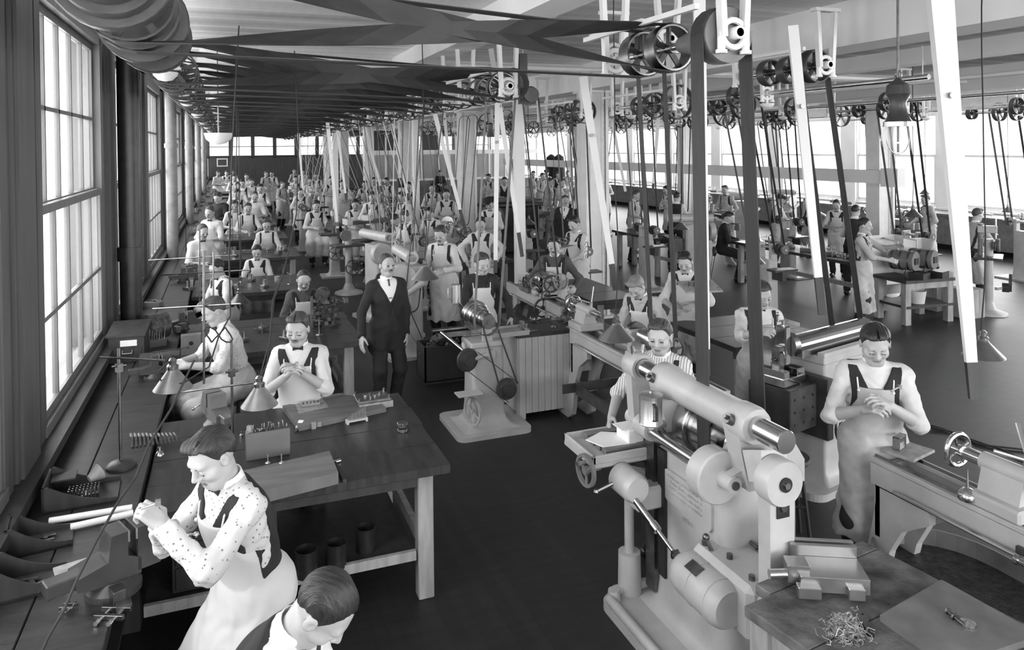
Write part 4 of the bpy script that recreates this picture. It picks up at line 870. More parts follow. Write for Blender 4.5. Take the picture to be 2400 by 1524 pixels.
# ---- lathes
def cab_leg(m, x0, x1, y, zt, dr=1, foot=.28):     # cast leg seen from the side (curving outwards along y)
    pol = [(-.36, zt), (0, zt), (.0, zt-.10), (.015, zt-.25), (.05, .30), (.11, .12), (.20, .03), (.21, 0), (.05, 0), (.0, .06), (-.03, .16), (-.06, .32), (-.10, zt-.35), (-.18, zt-.20), (-.36, zt-.08)]
    for x in (x0, x1-.05): m.prism([((p[0]*1.9 if p[0] > 0 else p[0])*-dr, p[1]) for p in pol], (x, y-dr*.08, 0), (0, 1, 0), (0, 0, 1), (.05, 0, 0))
    yy = (y-dr*.05, y-dr*.085); m.bb((x0, min(yy), zt-.3), (x1, max(yy), zt)); return m
def lathe(label, x, y0, y1, z=.97, w=.24, head_y=None, tail_y=None, tray=True, flip=1, wheel=True, sc=1, headk=True, mt='machine_grey', splay=0):
    T = thing('engine_lathe', label, 'lathe', (x, y1, 0)); L = y0-y1        # local y runs from the far end (0) to L (towards the camera, negative)
    m = MB()
    for sx in (-1, 1): m.bb((sx*w/2-.02*sx-.02, L, z-.16), (sx*w/2-.02*sx+.02, 0, z-.02), .004)
    for sx in (-1, 1): m.bb((sx*(w/2-.03)-.03, L, z-.03), (sx*(w/2-.03)+.03, 0, z), .004)
    k = 0
    while -.05-k*.45 > L: m.bb((-w/2+.02, -.07-k*.45, z-.14), (w/2-.02, -.03-k*.45, z-.03)); k += 1
    part(T, 'bed', m, mt)
    m = MB(); 
    for sx in (-1, 1): m.prism([(-.012, 0), (.012, 0), (0, .014)], (sx*(w/2-.045), L, z), (1, 0, 0), (0, 0, 1), (0, -L, 0))
    part(T, 'way', m, 'steel_dark')
    for yy, dr in ((-.12, -1), (L+.35, 1)):
        m = MB(); cab_leg(m, -w/2, w/2, yy, z-.15, dr); part(T, 'leg', m, mt)
    if tray:
        m = MB(); m.bb((-.22, L+.1, .38), (.3, -.35, .39)).bb((-.24, L+.1, .38), (-.22, -.35, .49)).bb((.3, L+.1, .40), (.32, -.35, .49)).bb((-.38, -.35, .40), (.32, -.33, .49)); part(T, 'chip_pan', m, 'machine_dark')
    part(T, 'lead_screw', MB().cyl((-w/2-.04, L, z-.12), (-w/2-.04, -.2, z-.12), .012, n=8), 'steel')
    if head_y is not None:
        h = head_y-y1; m = MB(); m.bb((-w/2, h-.28, z), (w/2, h+.28, z+.05), .01); m.bb((-w/2+.02, h-.28, z), (w/2-.02, h-.22, z+.24), .02).bb((-w/2+.02, h+.22, z), (w/2-.02, h+.28, z+.24), .02); part(T, 'headstock', m, mt)
        part(T, 'cone_pulley', MB().lathe(cone_prof((.125, .10, .075), .12), (0, h-.17, z+.19), (0, 1, 0), 30), 'steel_polish')
        part(T, 'chuck', MB().lathe([(.02, 0), (.10, 0), (.10, .06), (.05, .07), (.05, .09), (0, .09)], (0, h+.28, z+.19), (0, 1, 0), 26), 'steel_dark')
        for (dx, dz, r_) in ((-.02, .19, .11), (-.10, .05, .06), (-.14, -.10, .12)): part(T, 'gear', MB().wheel((dx, h-.33, z+dz), (0, 1, 0), r_, .025, 5, rim=.18, hub=.25, n=26), 'machine_dark')
    if tail_y is not None:
        h = tail_y-y1; m = MB(); m.bb((-w/2-.0, h-.14, z), (w/2, h+.14, z+.07), .012); m.prism([(-.08, 0), (.08, 0), (.045, .13), (-.045, .13)], (0, h-.10, z+.06), (1, 0, 0), (0, 0, 1), (0, .22, 0)); m.cyl((0, h-.16, z+.20), (0, h+.14, z+.20), .048, n=22); part(T, 'tailstock', m, mt)
        part(T, 'quill', MB().cyl((0, h-.32, z+.20), (0, h-.15, z+.20), .032, n=16).cyl((0, h-.37, z+.20), (0, h-.32, z+.20), .022, .004, 12), 'steel_polish'); part(T, 'screw_sleeve', MB().cyl((0, h+.14, z+.2), (0, h+.26, z+.2), .036, n=16), 'steel_polish')
        m = MB(); m.torus((0, h+.29, z+.20), (.0, 1, .0), .085, .014, 28, 8); m.cyl((0, h+.26, z+.2), (0, h+.31, z+.2), .03, n=12)
        for k in range(4): a = k*PI/2+.4; m.cyl((0, h+.285, z+.2), (math.cos(a)*.08, h+.285, z+.2+math.sin(a)*.08), .008, n=6)
        part(T, 'tailstock_wheel', m, 'steel_polish')
        part(T, 'clamp_lever', MB().cyl((.02, h-.08, z+.24), (.02, h-.08, z+.29), .022, n=12).cyl((.02, h-.08, z+.27), (.10, h+.03, z+.42), .008, .012, 8).cyl((.02, h-.08, z+.28), (-.09, h+.02, z+.31), .008, .011, 8), 'steel')
    return T
LR = lathe('long grey engine lathe with a bright tailstock wheel at the lower right', 3.70, .9, 3.38, z=.98, w=.26, tail_y=2.62, tray=False)
for c in LR.children:
    if c.name.startswith('tailstock') or c.name.startswith('quill') or c.name.startswith('clamp'): pass
T = LR
m = MB(); n_ = 12; P_ = [(.34, -2.6)]; P_ += [(-.02+.36*math.cos(a), -.55+.42*math.sin(a)) for a in [PI*k/n_ for k in range(n_+1)]]; P_ += [(-.38, -2.6)]
m.prism(P_, (.05, .15, .40), (1, 0, 0), (0, 1, 0), (0, 0, .012)); part(T, 'chip_pan', m, 'oily_pan')
m = MB()
for i in range(len(P_)-1):
    a, b = P_[i], P_[i+1]; m.bar((a[0]+.05, a[1]+.15, .45), (b[0]+.05, b[1]+.15, .45), .012, .12, up=(0, 0, 1))
part(T, 'pan_rim', m, 'machine_mid')
part(T, 'carriage_bar', MB().bb((-.16, -1.6, .84), (-.14, -.9, .90)), 'machine_dark')
m = MB(); m.cyl((-.20, -.95, .86), (-.20, -1.25, .86), .018, n=12).cyl((-.20, -.93, .86), (-.20, -.95, .86), .026, n=12); m.tube([(-.2, -1.1, .86), (-.24, -1.16, .82), (-.24, -1.22, .78)], .015, 8); part(T, 'stop_rod', m, 'steel_polish')
T = thing('oil_can', 'polished dome oil can with an upright spout standing on the right lathe bed', 'oil can', (3.58, 2.76, .995)); part(T, 'dome', MB().lathe([(0, 0), (.045, 0), (.05, .012), (.045, .035), (.022, .058), (0, .062)], (0, 0, 0), n=26), 'steel_polish'); part(T, 'spout', MB().cyl((0, 0, .055), (0, 0, .16), .008, .003, 10), 'steel_polish')
T = thing('drawing_board', 'pale wooden board lying across the end of the right lathe bed', 'board', (3.79, 3.31, 1.0)); part(T, 'board', MB().box((0, 0, .009), (.25, .20, .018), rz=R(14), ch=.003), 'pale_wood')
T = thing('metal_fixture', 'small open metal frame standing on the pale board', 'fixture', (3.76, 3.34, 1.018), R(20))
for (lo, hi) in (((-.05, -.02, 0), (.05, .02, .006)), ((-.05, -.02, .07), (.05, .02, .076)), ((-.05, -.02, 0), (-.043, .02, .076)), ((.043, -.02, 0), (.05, .02, .076))): part(T, 'bar', MB().bb(lo, hi), 'steel')
L2 = lathe('grey engine lathe with cabriole legs worked by the fair-haired man', 3.47, 4.75, 7.05, z=.96, w=.28, head_y=5.62, tail_y=6.95, wheel=True, mt='machine_grey')
part(L2, 'spoked_wheel', MB().wheel((-.12, -1.7, .99), (0, 1, 0), .13, .03, 5, rim=.14, hub=.2, n=30), 'machine_dark')
L3 = lathe('grey toolroom lathe with many small handwheels behind the cabinet', 3.76, 7.95, 9.75, z=.97, w=.24, head_y=8.75, tail_y=None, tray=False, mt='machine_grey')
for (dx, dy, dz, r_) in ((-.05, -1.86, .86, .10), (-.02, -1.88, 1.05, .085), (.12, -1.88, .98, .07), (-.16, -1.2, 1.16, .10), (.05, -1.45, 1.2, .10), (-.2, -.9, 1.12, .075), (.1, -1.85, .62, .13)):
    part(L3, 'handwheel', MB().wheel((dx, dy, dz), (0, 1, 0) if r_ != .075 else (1, 0, 0), r_, .02, 5, rim=.16, hub=.25, n=22), 'steel_dark')
part(L3, 'carriage', MB().bb((-.18, -.9, .97), (.18, -.6, 1.06), .02), 'machine_mid'); part(L3, 'tray', MB().bb((-.45, -1.0, .6), (-.12, -.4, .63)), 'machine_dark')

# ---- shaper
T = thing('shaper', 'grey crank shaper with a long polished ram and dark perforated work table', 'machine', (4.86, 5.08, 0), R(14))
m = MB(); plate(m, -.62, -.34, .5, .34, 0, .06, .12); part(T, 'base', m, 'machine_grey')
m = MB(); flare(m, .34, .21, 1.04, .08, .06, r=.03); part(T, 'column', m, 'machine_grey')
part(T, 'ram_slide', MB().bb((-.36, -.22, 1.03), (.55, .22, 1.10), .01).bb((-.36, -.22, 1.09), (.55, -.15, 1.13), .006).bb((-.36, .15, 1.09), (.55, .22, 1.13), .006), 'machine_grey')
pol = [(-.12, 0), (.12, 0), (.12, .06)] + [(.09*math.cos(a), .08+.075*math.sin(a)) for a in [PI*k/10 for k in range(11)]] + [(-.12, .06)]
part(T, 'ram', MB().prism(pol, (-.52, 0, 1.10), (0, 1, 0), (0, 0, 1), (1.15, 0, 0)), 'steel_polish')
part(T, 'ram_head', MB().cyl((-.57, 0, 1.19), (-.50, 0, 1.19), .10, n=26).bb((-.64, -.05, 1.04), (-.57, .05, 1.36), .01), 'steel_polish')
part(T, 'tool_post', MB().bb((-.71, -.04, 1.0), (-.64, .04, 1.2), .008).cyl((-.74, 0, 1.1), (-.64, 0, 1.1), .018, n=10).cyl((-.70, 0, .94), (-.70, 0, 1.02), .012, n=8), 'steel_dark')
part(T, 'down_feed_handle', MB().cyl((-.605, 0, 1.36), (-.605, 0, 1.40), .014, n=10).cyl((-.66, .01, 1.40), (-.55, -.01, 1.40), .007, n=8).cyl((-.66, .01, 1.40), (-.66, .01, 1.45), .008, n=8).sph((-.66, .01, 1.46), .016, 10), 'steel_polish')
part(T, 'swivel_bar', MB().cyl((-.64, -.02, 1.16), (-.80, -.16, 1.15), .008, n=8), 'steel')
part(T, 'cross_rail', MB().bb((-.44, -.30, .45), (-.36, .34, .95), .008), 'machine_dark')
part(T, 'work_table', MB().bb((-.80, -.20, .55), (-.44, .20, .90), .008), 'machine_dark')
m = MB()
for i in range(3):
    for k in range(3): m.cyl((-.74+i*.12, -.204, .62+k*.1), (-.74+i*.12, -.2, .62+k*.1), .012, n=8)
part(T, 'bolt_hole', m, 'iron_black')
part(T, 'vise', MB().bb((-.78, -.13, .90), (-.48, .13, .97), .008).bb((-.78, -.13, .97), (-.70, .13, 1.03), .006).bb((-.60, -.13, .97), (-.50, .13, 1.03), .006), 'steel_polish')
part(T, 'vise_crank', MB().tube([(-.66, -.13, .94), (-.66, -.2, .94), (-.70, -.22, .92), (-.72, -.22, .90)], .007), 'steel_dark')
m = MB(); m.torus((-.33, -.40, .58), (.1, 1, 0), .135, .016, 32, 10); m.cyl((-.33, -.44, .58), (-.33, -.22, .58), .02, n=12)
for k in range(3): a = k*2.1+.5; m.cyl((-.33, -.41, .58), (-.33+math.cos(a)*.13, -.41, .58+math.sin(a)*.13), .012, n=8)
part(T, 'handwheel', m, 'steel_dark')
part(T, 'feed_screw', MB().cyl((-.42, -.42, .74), (-.42, -.3, .74), .015, n=8).cyl((-.42, -.40, .74), (-.38, -.42, .66), .012, n=8), 'steel_dark')
part(T, 'belt_pulley', MB().wheel((.22, -.34, .70), (0, 1, 0), .18, .08, 5, n=30), 'machine_dark')
part(T, 'table_support', MB().cyl((-.62, 0, .06), (-.62, 0, .56), .03, n=12), 'steel_dark')
# ---- horizontal milling machine behind the suited man
def mill2(label, x, y, rz=0):
    T = thing('milling_machine', label, 'machine', (x, y, 0), rz)
    m = MB(); plate(m, -.32, -.35, .35, .45, 0, .05, .06); part(T, 'base', m, 'machine_grey')
    m = MB(); flare(m, .17, .24, 1.25, .07, .05, r=.05); part(T, 'column', m, 'machine_grey')
    part(T, 'overarm', MB().cyl((0, -.35, 1.38), (0, .6, 1.38), .085, n=24), 'machine_grey'); part(T, 'arm_end', MB().cyl((0, -.38, 1.38), (0, -.34, 1.38), .05, n=18), 'steel_dark')
    part(T, 'gear_guard', MB().lathe([(.05, 0), (.17, 0), (.18, .02), (.18, .10), (0, .10)], (-.12, -.34, 1.12), (0, 1, 0), 30), 'machine_grey')
    part(T, 'feed_pulley', MB().lathe([(.02, 0), (.07, 0), (.07, .02), (.10, .02), (.10, .05), (.02, .05)], (-.16, -.36, .72), (0, 1, 0), 26), 'machine_dark')
    part(T, 'table', MB().bb((-.1, .3, .92), (.62, .55, .97)).bb((-.02, .24, .7), (.3, .5, .92)), 'machine_dark')
    part(T, 'crank', MB().cyl((-.1, -.34, .9), (.15, -.36, 1.05), .04, .05, 14), 'machine_grey')
    part(T, 'belt', MB().bar((-.25, -.33, .72), (.12, -.32, .1), .012, .004), 'belt_leather'); part(T, 'belt', MB().bar((-.08, -.33, .78), (.2, -.32, .1), .012, .004), 'belt_leather')
    return T
M2 = mill2('grey milling machine with a round gear guard just behind the man in the suit', 2.32, 10.15)
# ---- drill presses with round or square feet down the aisle
def drill(label, x, y, rz=0, foot='square', mt='machine_grey'):
    T = thing('drill_press', label, 'machine', (x, y, 0), rz); m = MB()
    if foot == 'square': plate(m, -.3, -.28, .3, .28, 0, .04, .03)
    else: m.lathe([(.28, 0), (.27, .03), (.12, .08), (.07, .2)], (0, 0, 0), n=24)
    part(T, 'foot', m, mt)
    if foot == 'square': m = MB(); flare(m, .10, .11, .95, .08, .04, r=.04); part(T, 'pedestal', m, mt)
    else: part(T, 'pillar', MB().cyl((0, 0, .1), (0, 0, 1.25), .065, n=18), mt)
    part(T, 'table', MB().bb((-.32, -.2, .93), (.32, .2, .97), .006), 'machine_dark'); part(T, 'back_post', MB().cyl((0, .12, .95), (0, .12, 1.5), .035, n=12), 'machine_mid')
    part(T, 'head', MB().bb((-.06, -.12, 1.35), (.06, .16, 1.47), .01), 'machine_grey'); part(T, 'spindle', MB().cyl((0, -.1, 1.08), (0, -.1, 1.6), .014, n=8).cyl((0, -.1, 1.08), (0, -.1, 1.14), .026, n=10), 'steel')
    part(T, 'step_pulley', MB().lathe(cone_prof((.11, .085, .06), .035), (-.1, -.16, 1.16), (0, 1, 0), 22), 'machine_mid'); part(T, 'flat_pulley', MB().wheel((-.02, -.3, .55), (0, 1, 0), .15, .04, 5, n=24), 'machine_dark')
    part(T, 'motor_bracket', MB().bar((.05, -.1, .42), (.25, -.2, .42), .05, .05), mt); part(T, 'motor_pulley', MB().cyl((.25, -.28, .42), (.25, -.18, .42), .08, n=20), 'machine_dark')
    part(T, 'feed_lever', MB().cyl((.06, -.05, 1.4), (.22, -.12, 1.3), .008, n=6), 'steel')
    return T
D1 = drill('drill press with a square foot plate in the aisle, near the balding man', 2.25, 17.0, 0, 'square')
D2 = drill('round footed drill press pedestal, closest of the aisle drill presses', 2.24, 14.9, .2, 'round')
def cp(o, x, y, rz, lab): return dup(o, (x, y, 0), rz, label=lab)
cp(D1, 2.28, 20.4, .15, 'second square footed drill press down the aisle')
for i, (x, y, lab) in enumerate(((2.35, 24.0, 'aisle drill press behind the standing man in the long apron'), (2.3, 29.2, 'distant aisle drill press near the far end'), (2.9, 27.2, 'drill press in front of the second iron column'))): cp(D2, x, y, i*.4, lab)
D3 = drill('heavy black upright drill standing among the belts left of the man with rolled sleeves', 2.75, 15.6, .4, 'round', 'machine_dark')
part(D3, 'belt_table', MB().bb((-.75, -.12, 1.30), (.6, .14, 1.36)), 'machine_dark')
DR = drill('pale drill press with a round foot at the far right', 11.85, 8.75, .6, 'round', 'machine_grey')
M3 = cp(M2, 2.4, 12.5, .3, 'milling machine among the belts, second behind the suited man'); cp(M2, 3.3, 19.2, -.2, 'milling machine standing left of the second iron column')
cp(M2, 2.55, 24.6, .1, 'milling machine far down the middle aisle'); cp(BM, 4.8, 16.8, 2.6, 'pedestal milling machine beside the man with rolled sleeves')
rowl = ['nearest', 'second', 'third', 'fourth', 'fifth']
small = lathe('small bench lathe between the far columns, nearest of its row', 4.5, 14.0, 15.6, z=.97, w=.22, head_y=14.6, tail_y=15.2, tray=False)
q = 1
for (x, y) in ((4.9, 18.4), (4.4, 21.2), (5.0, 24.2), (4.5, 28)): cp(small, x, y+1.0, 0, 'small bench lathe between the far columns, %s of its row' % rowl[q]); q += 1
for i, (x, y, rz) in enumerate(((8.9, 12.8, 1.2), (11.3, 16.2, 0), (13.9, 17.6, .3), (14.6, 21.5, 0), (11.1, 21.3, .2), (15.2, 14.6, 0), (16.3, 18.6, .1), (8.3, 18.8, 0))):
    cp(small if i % 2 else M2, x, y, rz, 'machine tool in the right hand bay, %s' % ('left of the long littered table', 'behind the long littered table', 'behind the capped workman', 'close to the far right windows', 'between the right iron columns', 'beside the right window bench', 'under the right hand windows', 'left of the timber rail')[i])
# dark cabinet planer at the visitors
T = thing('planer', 'big black machine cabinet with a pale disc in front behind the visitors', 'machine', (7.3, 19.3, 0))
part(T, 'cabinet', MB().bb((-.6, -.5, 0), (.7, .5, 1.25), .03), 'iron_black'); part(T, 'top', MB().bb((-.7, -.6, 1.25), (.8, .6, 1.35), .02).bb((-.66, -.56, 1.38), (.76, .56, 1.44)), 'machine_dark'); part(T, 'disc', MB().cyl((-.75, -.62, .95), (-.75, -.68, .95), .38, n=36), 'machine_mid')
# ================================================================ OVERHEAD SHAFTING, BELTS, POLES, LAMPS
SZ = 3.47
def belt_mesh(a, ra, b, rb, y, w, crossed=False, th=.006, n=9):
    (x1, z1), (x2, z2) = a, b; L = math.hypot(x2-x1, z2-z1); base = math.atan2(z2-z1, x2-x1); ra += th; rb += th
    ph = math.acos(max(-1, min(1, ((ra+rb) if crossed else (ra-rb))/L))); pts = []      # (x, z, twist)
    P1 = lambda t: (x1+ra*math.cos(t), z1+ra*math.sin(t)); P2 = lambda t: (x2+rb*math.cos(t), z2+rb*math.sin(t))
    sp = 12 if crossed else 3; arc1 = [base+ph+(2*PI-2*ph)*k/n for k in range(n+1)]
    for t in arc1: pts.append((*P1(t), 0, (math.cos(t), math.sin(t))))
    e = arc1[-1]
    if crossed: t2s = [base+PI+ph-0-(2*ph-2*PI)*0]; start = base+PI-ph+0; arc2 = [base+PI+ph - (2*PI-0)*0 - k*(-1)*0 for k in range(1)]
    if not crossed: arc2 = [base-ph+(2*ph)*k/n for k in range(n+1)]
    else: arc2 = [base+PI-ph-(2*PI-2*ph)*k/n for k in range(n+1)]
    p, q = pts[-1], P2(arc2[0]); nrm = p[3]
    for k in range(1, sp): f = k/sp; pts.append((p[0]+(q[0]-p[0])*f, p[1]+(q[1]-p[1])*f, PI*f if crossed else 0, nrm))
    for t in arc2: pts.append((*P2(t), 0, ((-1 if crossed else 1)*math.cos(t)*1, (-1 if crossed else 1)*math.sin(t)) if not crossed else (math.cos(t), math.sin(t))))
    p, q = pts[-1], P1(arc1[0]); nrm = p[3]
    for k in range(1, sp): f = k/sp; pts.append((p[0]+(q[0]-p[0])*f, p[1]+(q[1]-p[1])*f, PI*f if crossed else 0, nrm))
    m = MB(); vs = []; N_ = len(pts)
    for (x, z, tw, nn) in pts:
        nv = V((nn[0], 0, nn[1])); tv = V((-nn[1], 0, nn[0])); Rm = Matrix.Rotation(tw, 3, tv); wv = Rm @ V((0, w/2, 0)); hv = Rm @ (nv*th/2); c = V((x, y, z))
        vs += [c-wv-hv, c+wv-hv, c+wv+hv, c-wv+hv]
    m._add(vs, [(i*4+j, i*4+(j+1) % 4, ((i+1) % N_)*4+(j+1) % 4, ((i+1) % N_)*4+j) for i in range(N_) for j in range(4)]); return m
def belt(lab, a, ra, b, rb, y, w=.06, crossed=False, m='belt_leather', group=None, name='leather_belt'):
    return single(name, belt_mesh(a, ra, b, rb, y, w, crossed), m, lab, 'belt', group)
def hanger(T, y, x=0, z=0, cup=True, s=1.):
    top = ZC-SZ-z-.16
    m = MB(); m.bb((x-.14*s, y-.04, top), (x+.14*s, y+.04, top+.03))
    for sx in (-1, 1): m.bar((x+sx*.10*s, y, top), (x+sx*.07*s, y, -.02), .035, .05)
    m.torus((x, y, 0), (0, 1, 0), .075*s, .018, 18, 8); m.cyl((x, y-.06, 0), (x, y+.06, 0), .036, n=12)
    for sx in (-1, 1): m.cyl((x+sx*.08*s, y, -.09), (x+sx*.08*s, y, -.02), .022, n=8).cyl((x+sx*.08*s, y, -.11), (x+sx*.08*s, y, -.09), .032, n=8)
    part(T, 'hanger', m, 'white_paint')
    if cup: part(T, 'drip_cup', MB().lathe([(0, -.20), (.05, -.19), (.085, -.155), (.092, -.13), (.0, -.132)], (x, y, 0), n=18).cyl((x, y, -.13), (x, y, -.03), .018, n=8), 'white_paint')
def pulley(T, y, r, w, m='machine_dark', ns=5, bright=False, lab=None):
    P_ = part(T, 'pulley', MB().lathe([(r-.012, -w/2), (r, -w/2), (r+.004, 0), (r, w/2), (r-.012, w/2)], (0, y, 0), (0, 1, 0), 26, closed=True).cyl((0, y-w*.5, 0), (0, y+w*.5, 0), .035, n=10), 'steel_dark' if bright else m, lab)
    sp = MB()
    for k in range(ns): a = 2*PI*k/ns+.3; sp.bar((.03*math.cos(a), y, .03*math.sin(a)), ((r-.008)*math.cos(a), y, (r-.008)*math.sin(a)), .014, .035)
    part(P_, 'spokes', sp, m); return P_
# left line shaft
LXS, LZ = -.42, 3.58
T = thing('line_shaft', 'main line shaft with white drip cup hangers above the left wall bench', 'line shaft', (LXS, 0, LZ))
part(T, 'shaft', MB().cyl((0, 2.2, 0), (0, 50, 0), .032, n=14), 'steel_dark')
SZ_ = SZ; SZ = LZ
for k in range(12): hanger(T, 6.3+3.5*k)
SZ = SZ_
lp = [(4.02, .21, .13), (4.34, .21, .12)]
y = 7.45
while y < 40:
    if abs((y-6.3+1.75) % 3.5-1.75) > .28: lp += [(y, .15+.05*random.random(), .12)]
    y += .45 if y < 20 else .9
for (y, r, w) in lp: pulley(T, y, r, w)
for (y, rs, w_) in ((3.2, (.16, .20, .24), .09), (4.62, (.24, .20, .16, .12), .10), (5.25, (.23, .18, .13), .11)): part(T, 'cone_pulley', MB().lathe(cone_prof(rs, w_), (0, y, 0), (0, 1, 0), 30), 'machine_dark')
part(T, 'sleeve', MB().cyl((0, 2.4, 0), (0, 4.0, 0), .05, n=18), 'machine_grey')
# countershafts
def countershaft(x, y, label, L=1.3, ps=((.1, .15, .10), (.5, .145, .09), (.75, .145, .09)), cone=None, z=SZ, shaft_m='steel', bright=False, cup=False):
    T = thing('countershaft', label, 'countershaft', (x, y, z)); global SZ; s0 = SZ; SZ = z
    part(T, 'shaft', MB().cyl((0, -.1, 0), (0, L, 0), .024, n=10), shaft_m)
    for (yy, r, w) in ps: pulley(T, yy, r, w, bright=bright)
    if cone: part(T, 'cone_pulley', MB().lathe(cone_prof(cone[1], cone[2]), (0, cone[0], 0), (0, 1, 0), 26), 'steel_dark')
    hanger(T, -.04, cup=cup); hanger(T, L-.06, cup=cup); SZ = s0
    part(T, 'shifter_bar', MB().bb((-.22, 0, .13), (-.19, L, .16)), 'white_paint')
    return T
T = countershaft(2.6, 3.42, 'nearest countershaft with a bell shaped pulley and two bright pulleys, over the big mill', 1.35, ((.60, .145, .12), (.92, .145, .12)), bright=True, z=3.46)
part(T, 'bell_pulley', MB().lathe([(.14, 0), (.155, .0), (.158, .06), (.155, .13), (.12, .20), (.085, .27), (.065, .36), (.05, .45), (.0, .45)], (0, .0, 0), (0, 1, 0), 34), 'machine_mid')
for i, (y, lab) in enumerate(((6.9, 'second countershaft over the middle aisle, above the small milling machine'), (8.9, 'third countershaft over the middle aisle, left of the white poles'))):
    countershaft(2.6, y, lab, 1.4, ((.15, .15, .11), (.55, .145, .11), (.85, .145, .11)), bright=True, z=3.45)
_a = gy(1918, 155, 5.35); countershaft(_a.x, 5.3, 'countershaft with two dark pulleys above the shaper', 1.2, ((.1, .15, .11), (.42, .13, .1), (.7, .13, .1)), z=_a.z)
countershaft(3.3, 5.15, 'short countershaft above the cabriole leg lathe', .9, ((.2, .12, .08), (.45, .1, .07)), z=3.7)
C5 = countershaft(5.3, 8.0, 'countershaft with one large spoked wheel left of the white pole', 1.6, ((.0, .22, .09), (.6, .13, .1), (.9, .13, .1)), z=3.4)
C6 = countershaft(5.2, 10.4, 'countershaft with a pair of open spoked wheels over the suited visitors', 1.7, ((.0, .19, .08), (.35, .19, .08), (.95, .13, .1)), z=3.4)
y = 11.0; k = 0
while y < 36:
    dup(C6, (2.65, y, SZ), 0, label='countershaft over the middle aisle, %s beyond the third' % (ORD+['thirteenth', 'fourteenth', 'fifteenth', 'sixteenth', 'seventeenth'])[k]); y += 1.75; k += 1
for i, (x, y) in enumerate(((7.4, 9.4), (7.6, 12.6), (8.0, 15.8), (7.7, 19.4), (7.8, 23.2), (7.9, 27.5))): dup(C5 if i % 2 == 0 else C6, (x, y, SZ), 0, label='countershaft between the iron column rows, %s from the camera' % ORD[i])
for i, (x, y) in enumerate(((10.9, 9.6), (11.3, 12.6), (11.6, 16.4), (11.2, 20.6))): dup(C6 if i % 2 == 0 else C5, (x, y, SZ), 0, label='countershaft left of the outer column row, %s from the camera' % ORD[i])
for i, (x, y) in enumerate(((14.6, 10.2), (15.0, 13.4), (15.2, 17.4), (15.1, 21.8))): dup(C5 if i % 2 else C6, (x, y, SZ), 0, label='countershaft near the right windows, %s from the camera' % ORD[i])
for i, x in enumerate((6.6, 9.9, 13.6)):
    T = thing('line_shaft', 'long thin line shaft %s' % ('just right of the middle column row', 'halfway between the column rows', 'beyond the outer column row')[i], 'line shaft', (x, 0, SZ+.05))
    part(T, 'shaft', MB().cyl((0, 5.5, 0), (0, 46, 0), .028, n=10), 'steel'); 
    for k in range(9): hanger(T, 7.9+3.5*k)
    for k in range(14): pulley(T, 8.5+2.1*k+i*.5, .16+.05*(k % 3), .09)
# crossing belts from the line shaft to the aisle countershafts
def hb(y, crossed, i, r2=.145, r1=.21, w=.10, x2=2.6):
    belt('%s flat belt from the left line shaft, %s counted from the camera' % ('crossed' if crossed else 'open', i), (LXS, LZ), r1, (x2, 3.46), r2, y, w, crossed)
NUM = ['nearest', 'second', 'third', 'fourth', 'fifth', 'sixth', 'seventh', 'eighth', 'ninth', 'tenth', 'eleventh', 'twelfth', 'thirteenth', 'fourteenth', 'fifteenth', 'sixteenth', 'seventeenth', 'eighteenth', 'nineteenth', 'twentieth', 'twenty-first', 'twenty-second', 'twenty-third', 'twenty-fourth', 'twenty-fifth', 'twenty-sixth', 'twenty-seventh', 'twenty-eighth', 'twenty-ninth', 'thirtieth', 'thirty-first', 'thirty-second', 'thirty-third', 'thirty-fourth', 'thirty-fifth', 'thirty-sixth', 'thirty-seventh', 'thirty-eighth', 'thirty-ninth', 'fortieth']
hb(4.02, True, NUM[0], w=.12); hb(4.34, False, NUM[1], w=.11)
ys = [6.75, 7.05, 7.45, 7.75, 8.35, 8.75, 9.15, 9.45, 9.9, 10.5]; yy = 11.0
while yy < 36: ys += [yy+.35, yy+.95]; yy += 1.75
ys = ys[:38]
for k, y in enumerate(ys): hb(y, k % 2 == 0, NUM[k+2] if k+2 < 40 else 'far', w=.13, r1=.18)
# vertical belts to machines
belt('broad leather belt from the bell pulley down to the big milling machine', (2.6, 3.46), .155, (2.66, 1.17), .185, 3.49, .115)
belt('belt from the second countershaft down to the small bench milling machine', (2.6, 3.45), .15, (2.42, 1.10), .125, 7.05, .055, m='belt_mid')
_a, _b = gy(1918, 155, 5.35), gy(2012, 820, 5.35); belt('long slanting dark belt down to the shaper', (_a.x, _a.z), .15, (_b.x, .72), .17, 5.42, .07)
belt('narrow belt pair down to the cabriole leg lathe headstock', (3.3, 3.7), .12, (3.42, 1.15), .11, 5.38, .06)
belt('narrow belt pair down to the toolroom lathe behind the cabinet', (3.55, 3.5), .10, (3.80, 1.16), .11, 8.6, .045)
single('pulley_stub', MB().lathe(cone_prof((.10, .08), .06), (3.55, 8.54, 3.5), (0, 1, 0), 20).bb((3.5, 8.8, 3.4), (3.6, 8.88, ZC-.16)), 'machine_dark', 'small stepped pulley on a bracket above the toolroom lathe', 'pulley')
belt('belt down to the milling machine behind the suited man', (2.65, SZ), .13, (2.30, .75), .09, 9.80, .04)
def vb(x1, y, x2, z2, r1, r2, w, lab, mm='belt_leather', cr=False): belt(lab, (x1, SZ), r1, (x2, z2), r2, y, w, cr, m=mm)
bl = 0; heads = []
rb_ = random.Random(3)
for k in range(13):
    y = 11.15+1.75*k
    for j in range(2):
        if j == 0:
            x2 = 2.0+rb_.random()*2.3; z2 = 1.2; heads.append((x2, y, 0))
        vb(2.65, y+j*.6, x2, z2, .12, .09, .05, '%s upright belt along the middle aisle, %s from the camera' % ('pale' if (k+j) % 2 else 'dark', NUM[bl]), 'belt_pale' if (k+j) % 2 else 'belt_leather', False); bl += 1
bl = 0
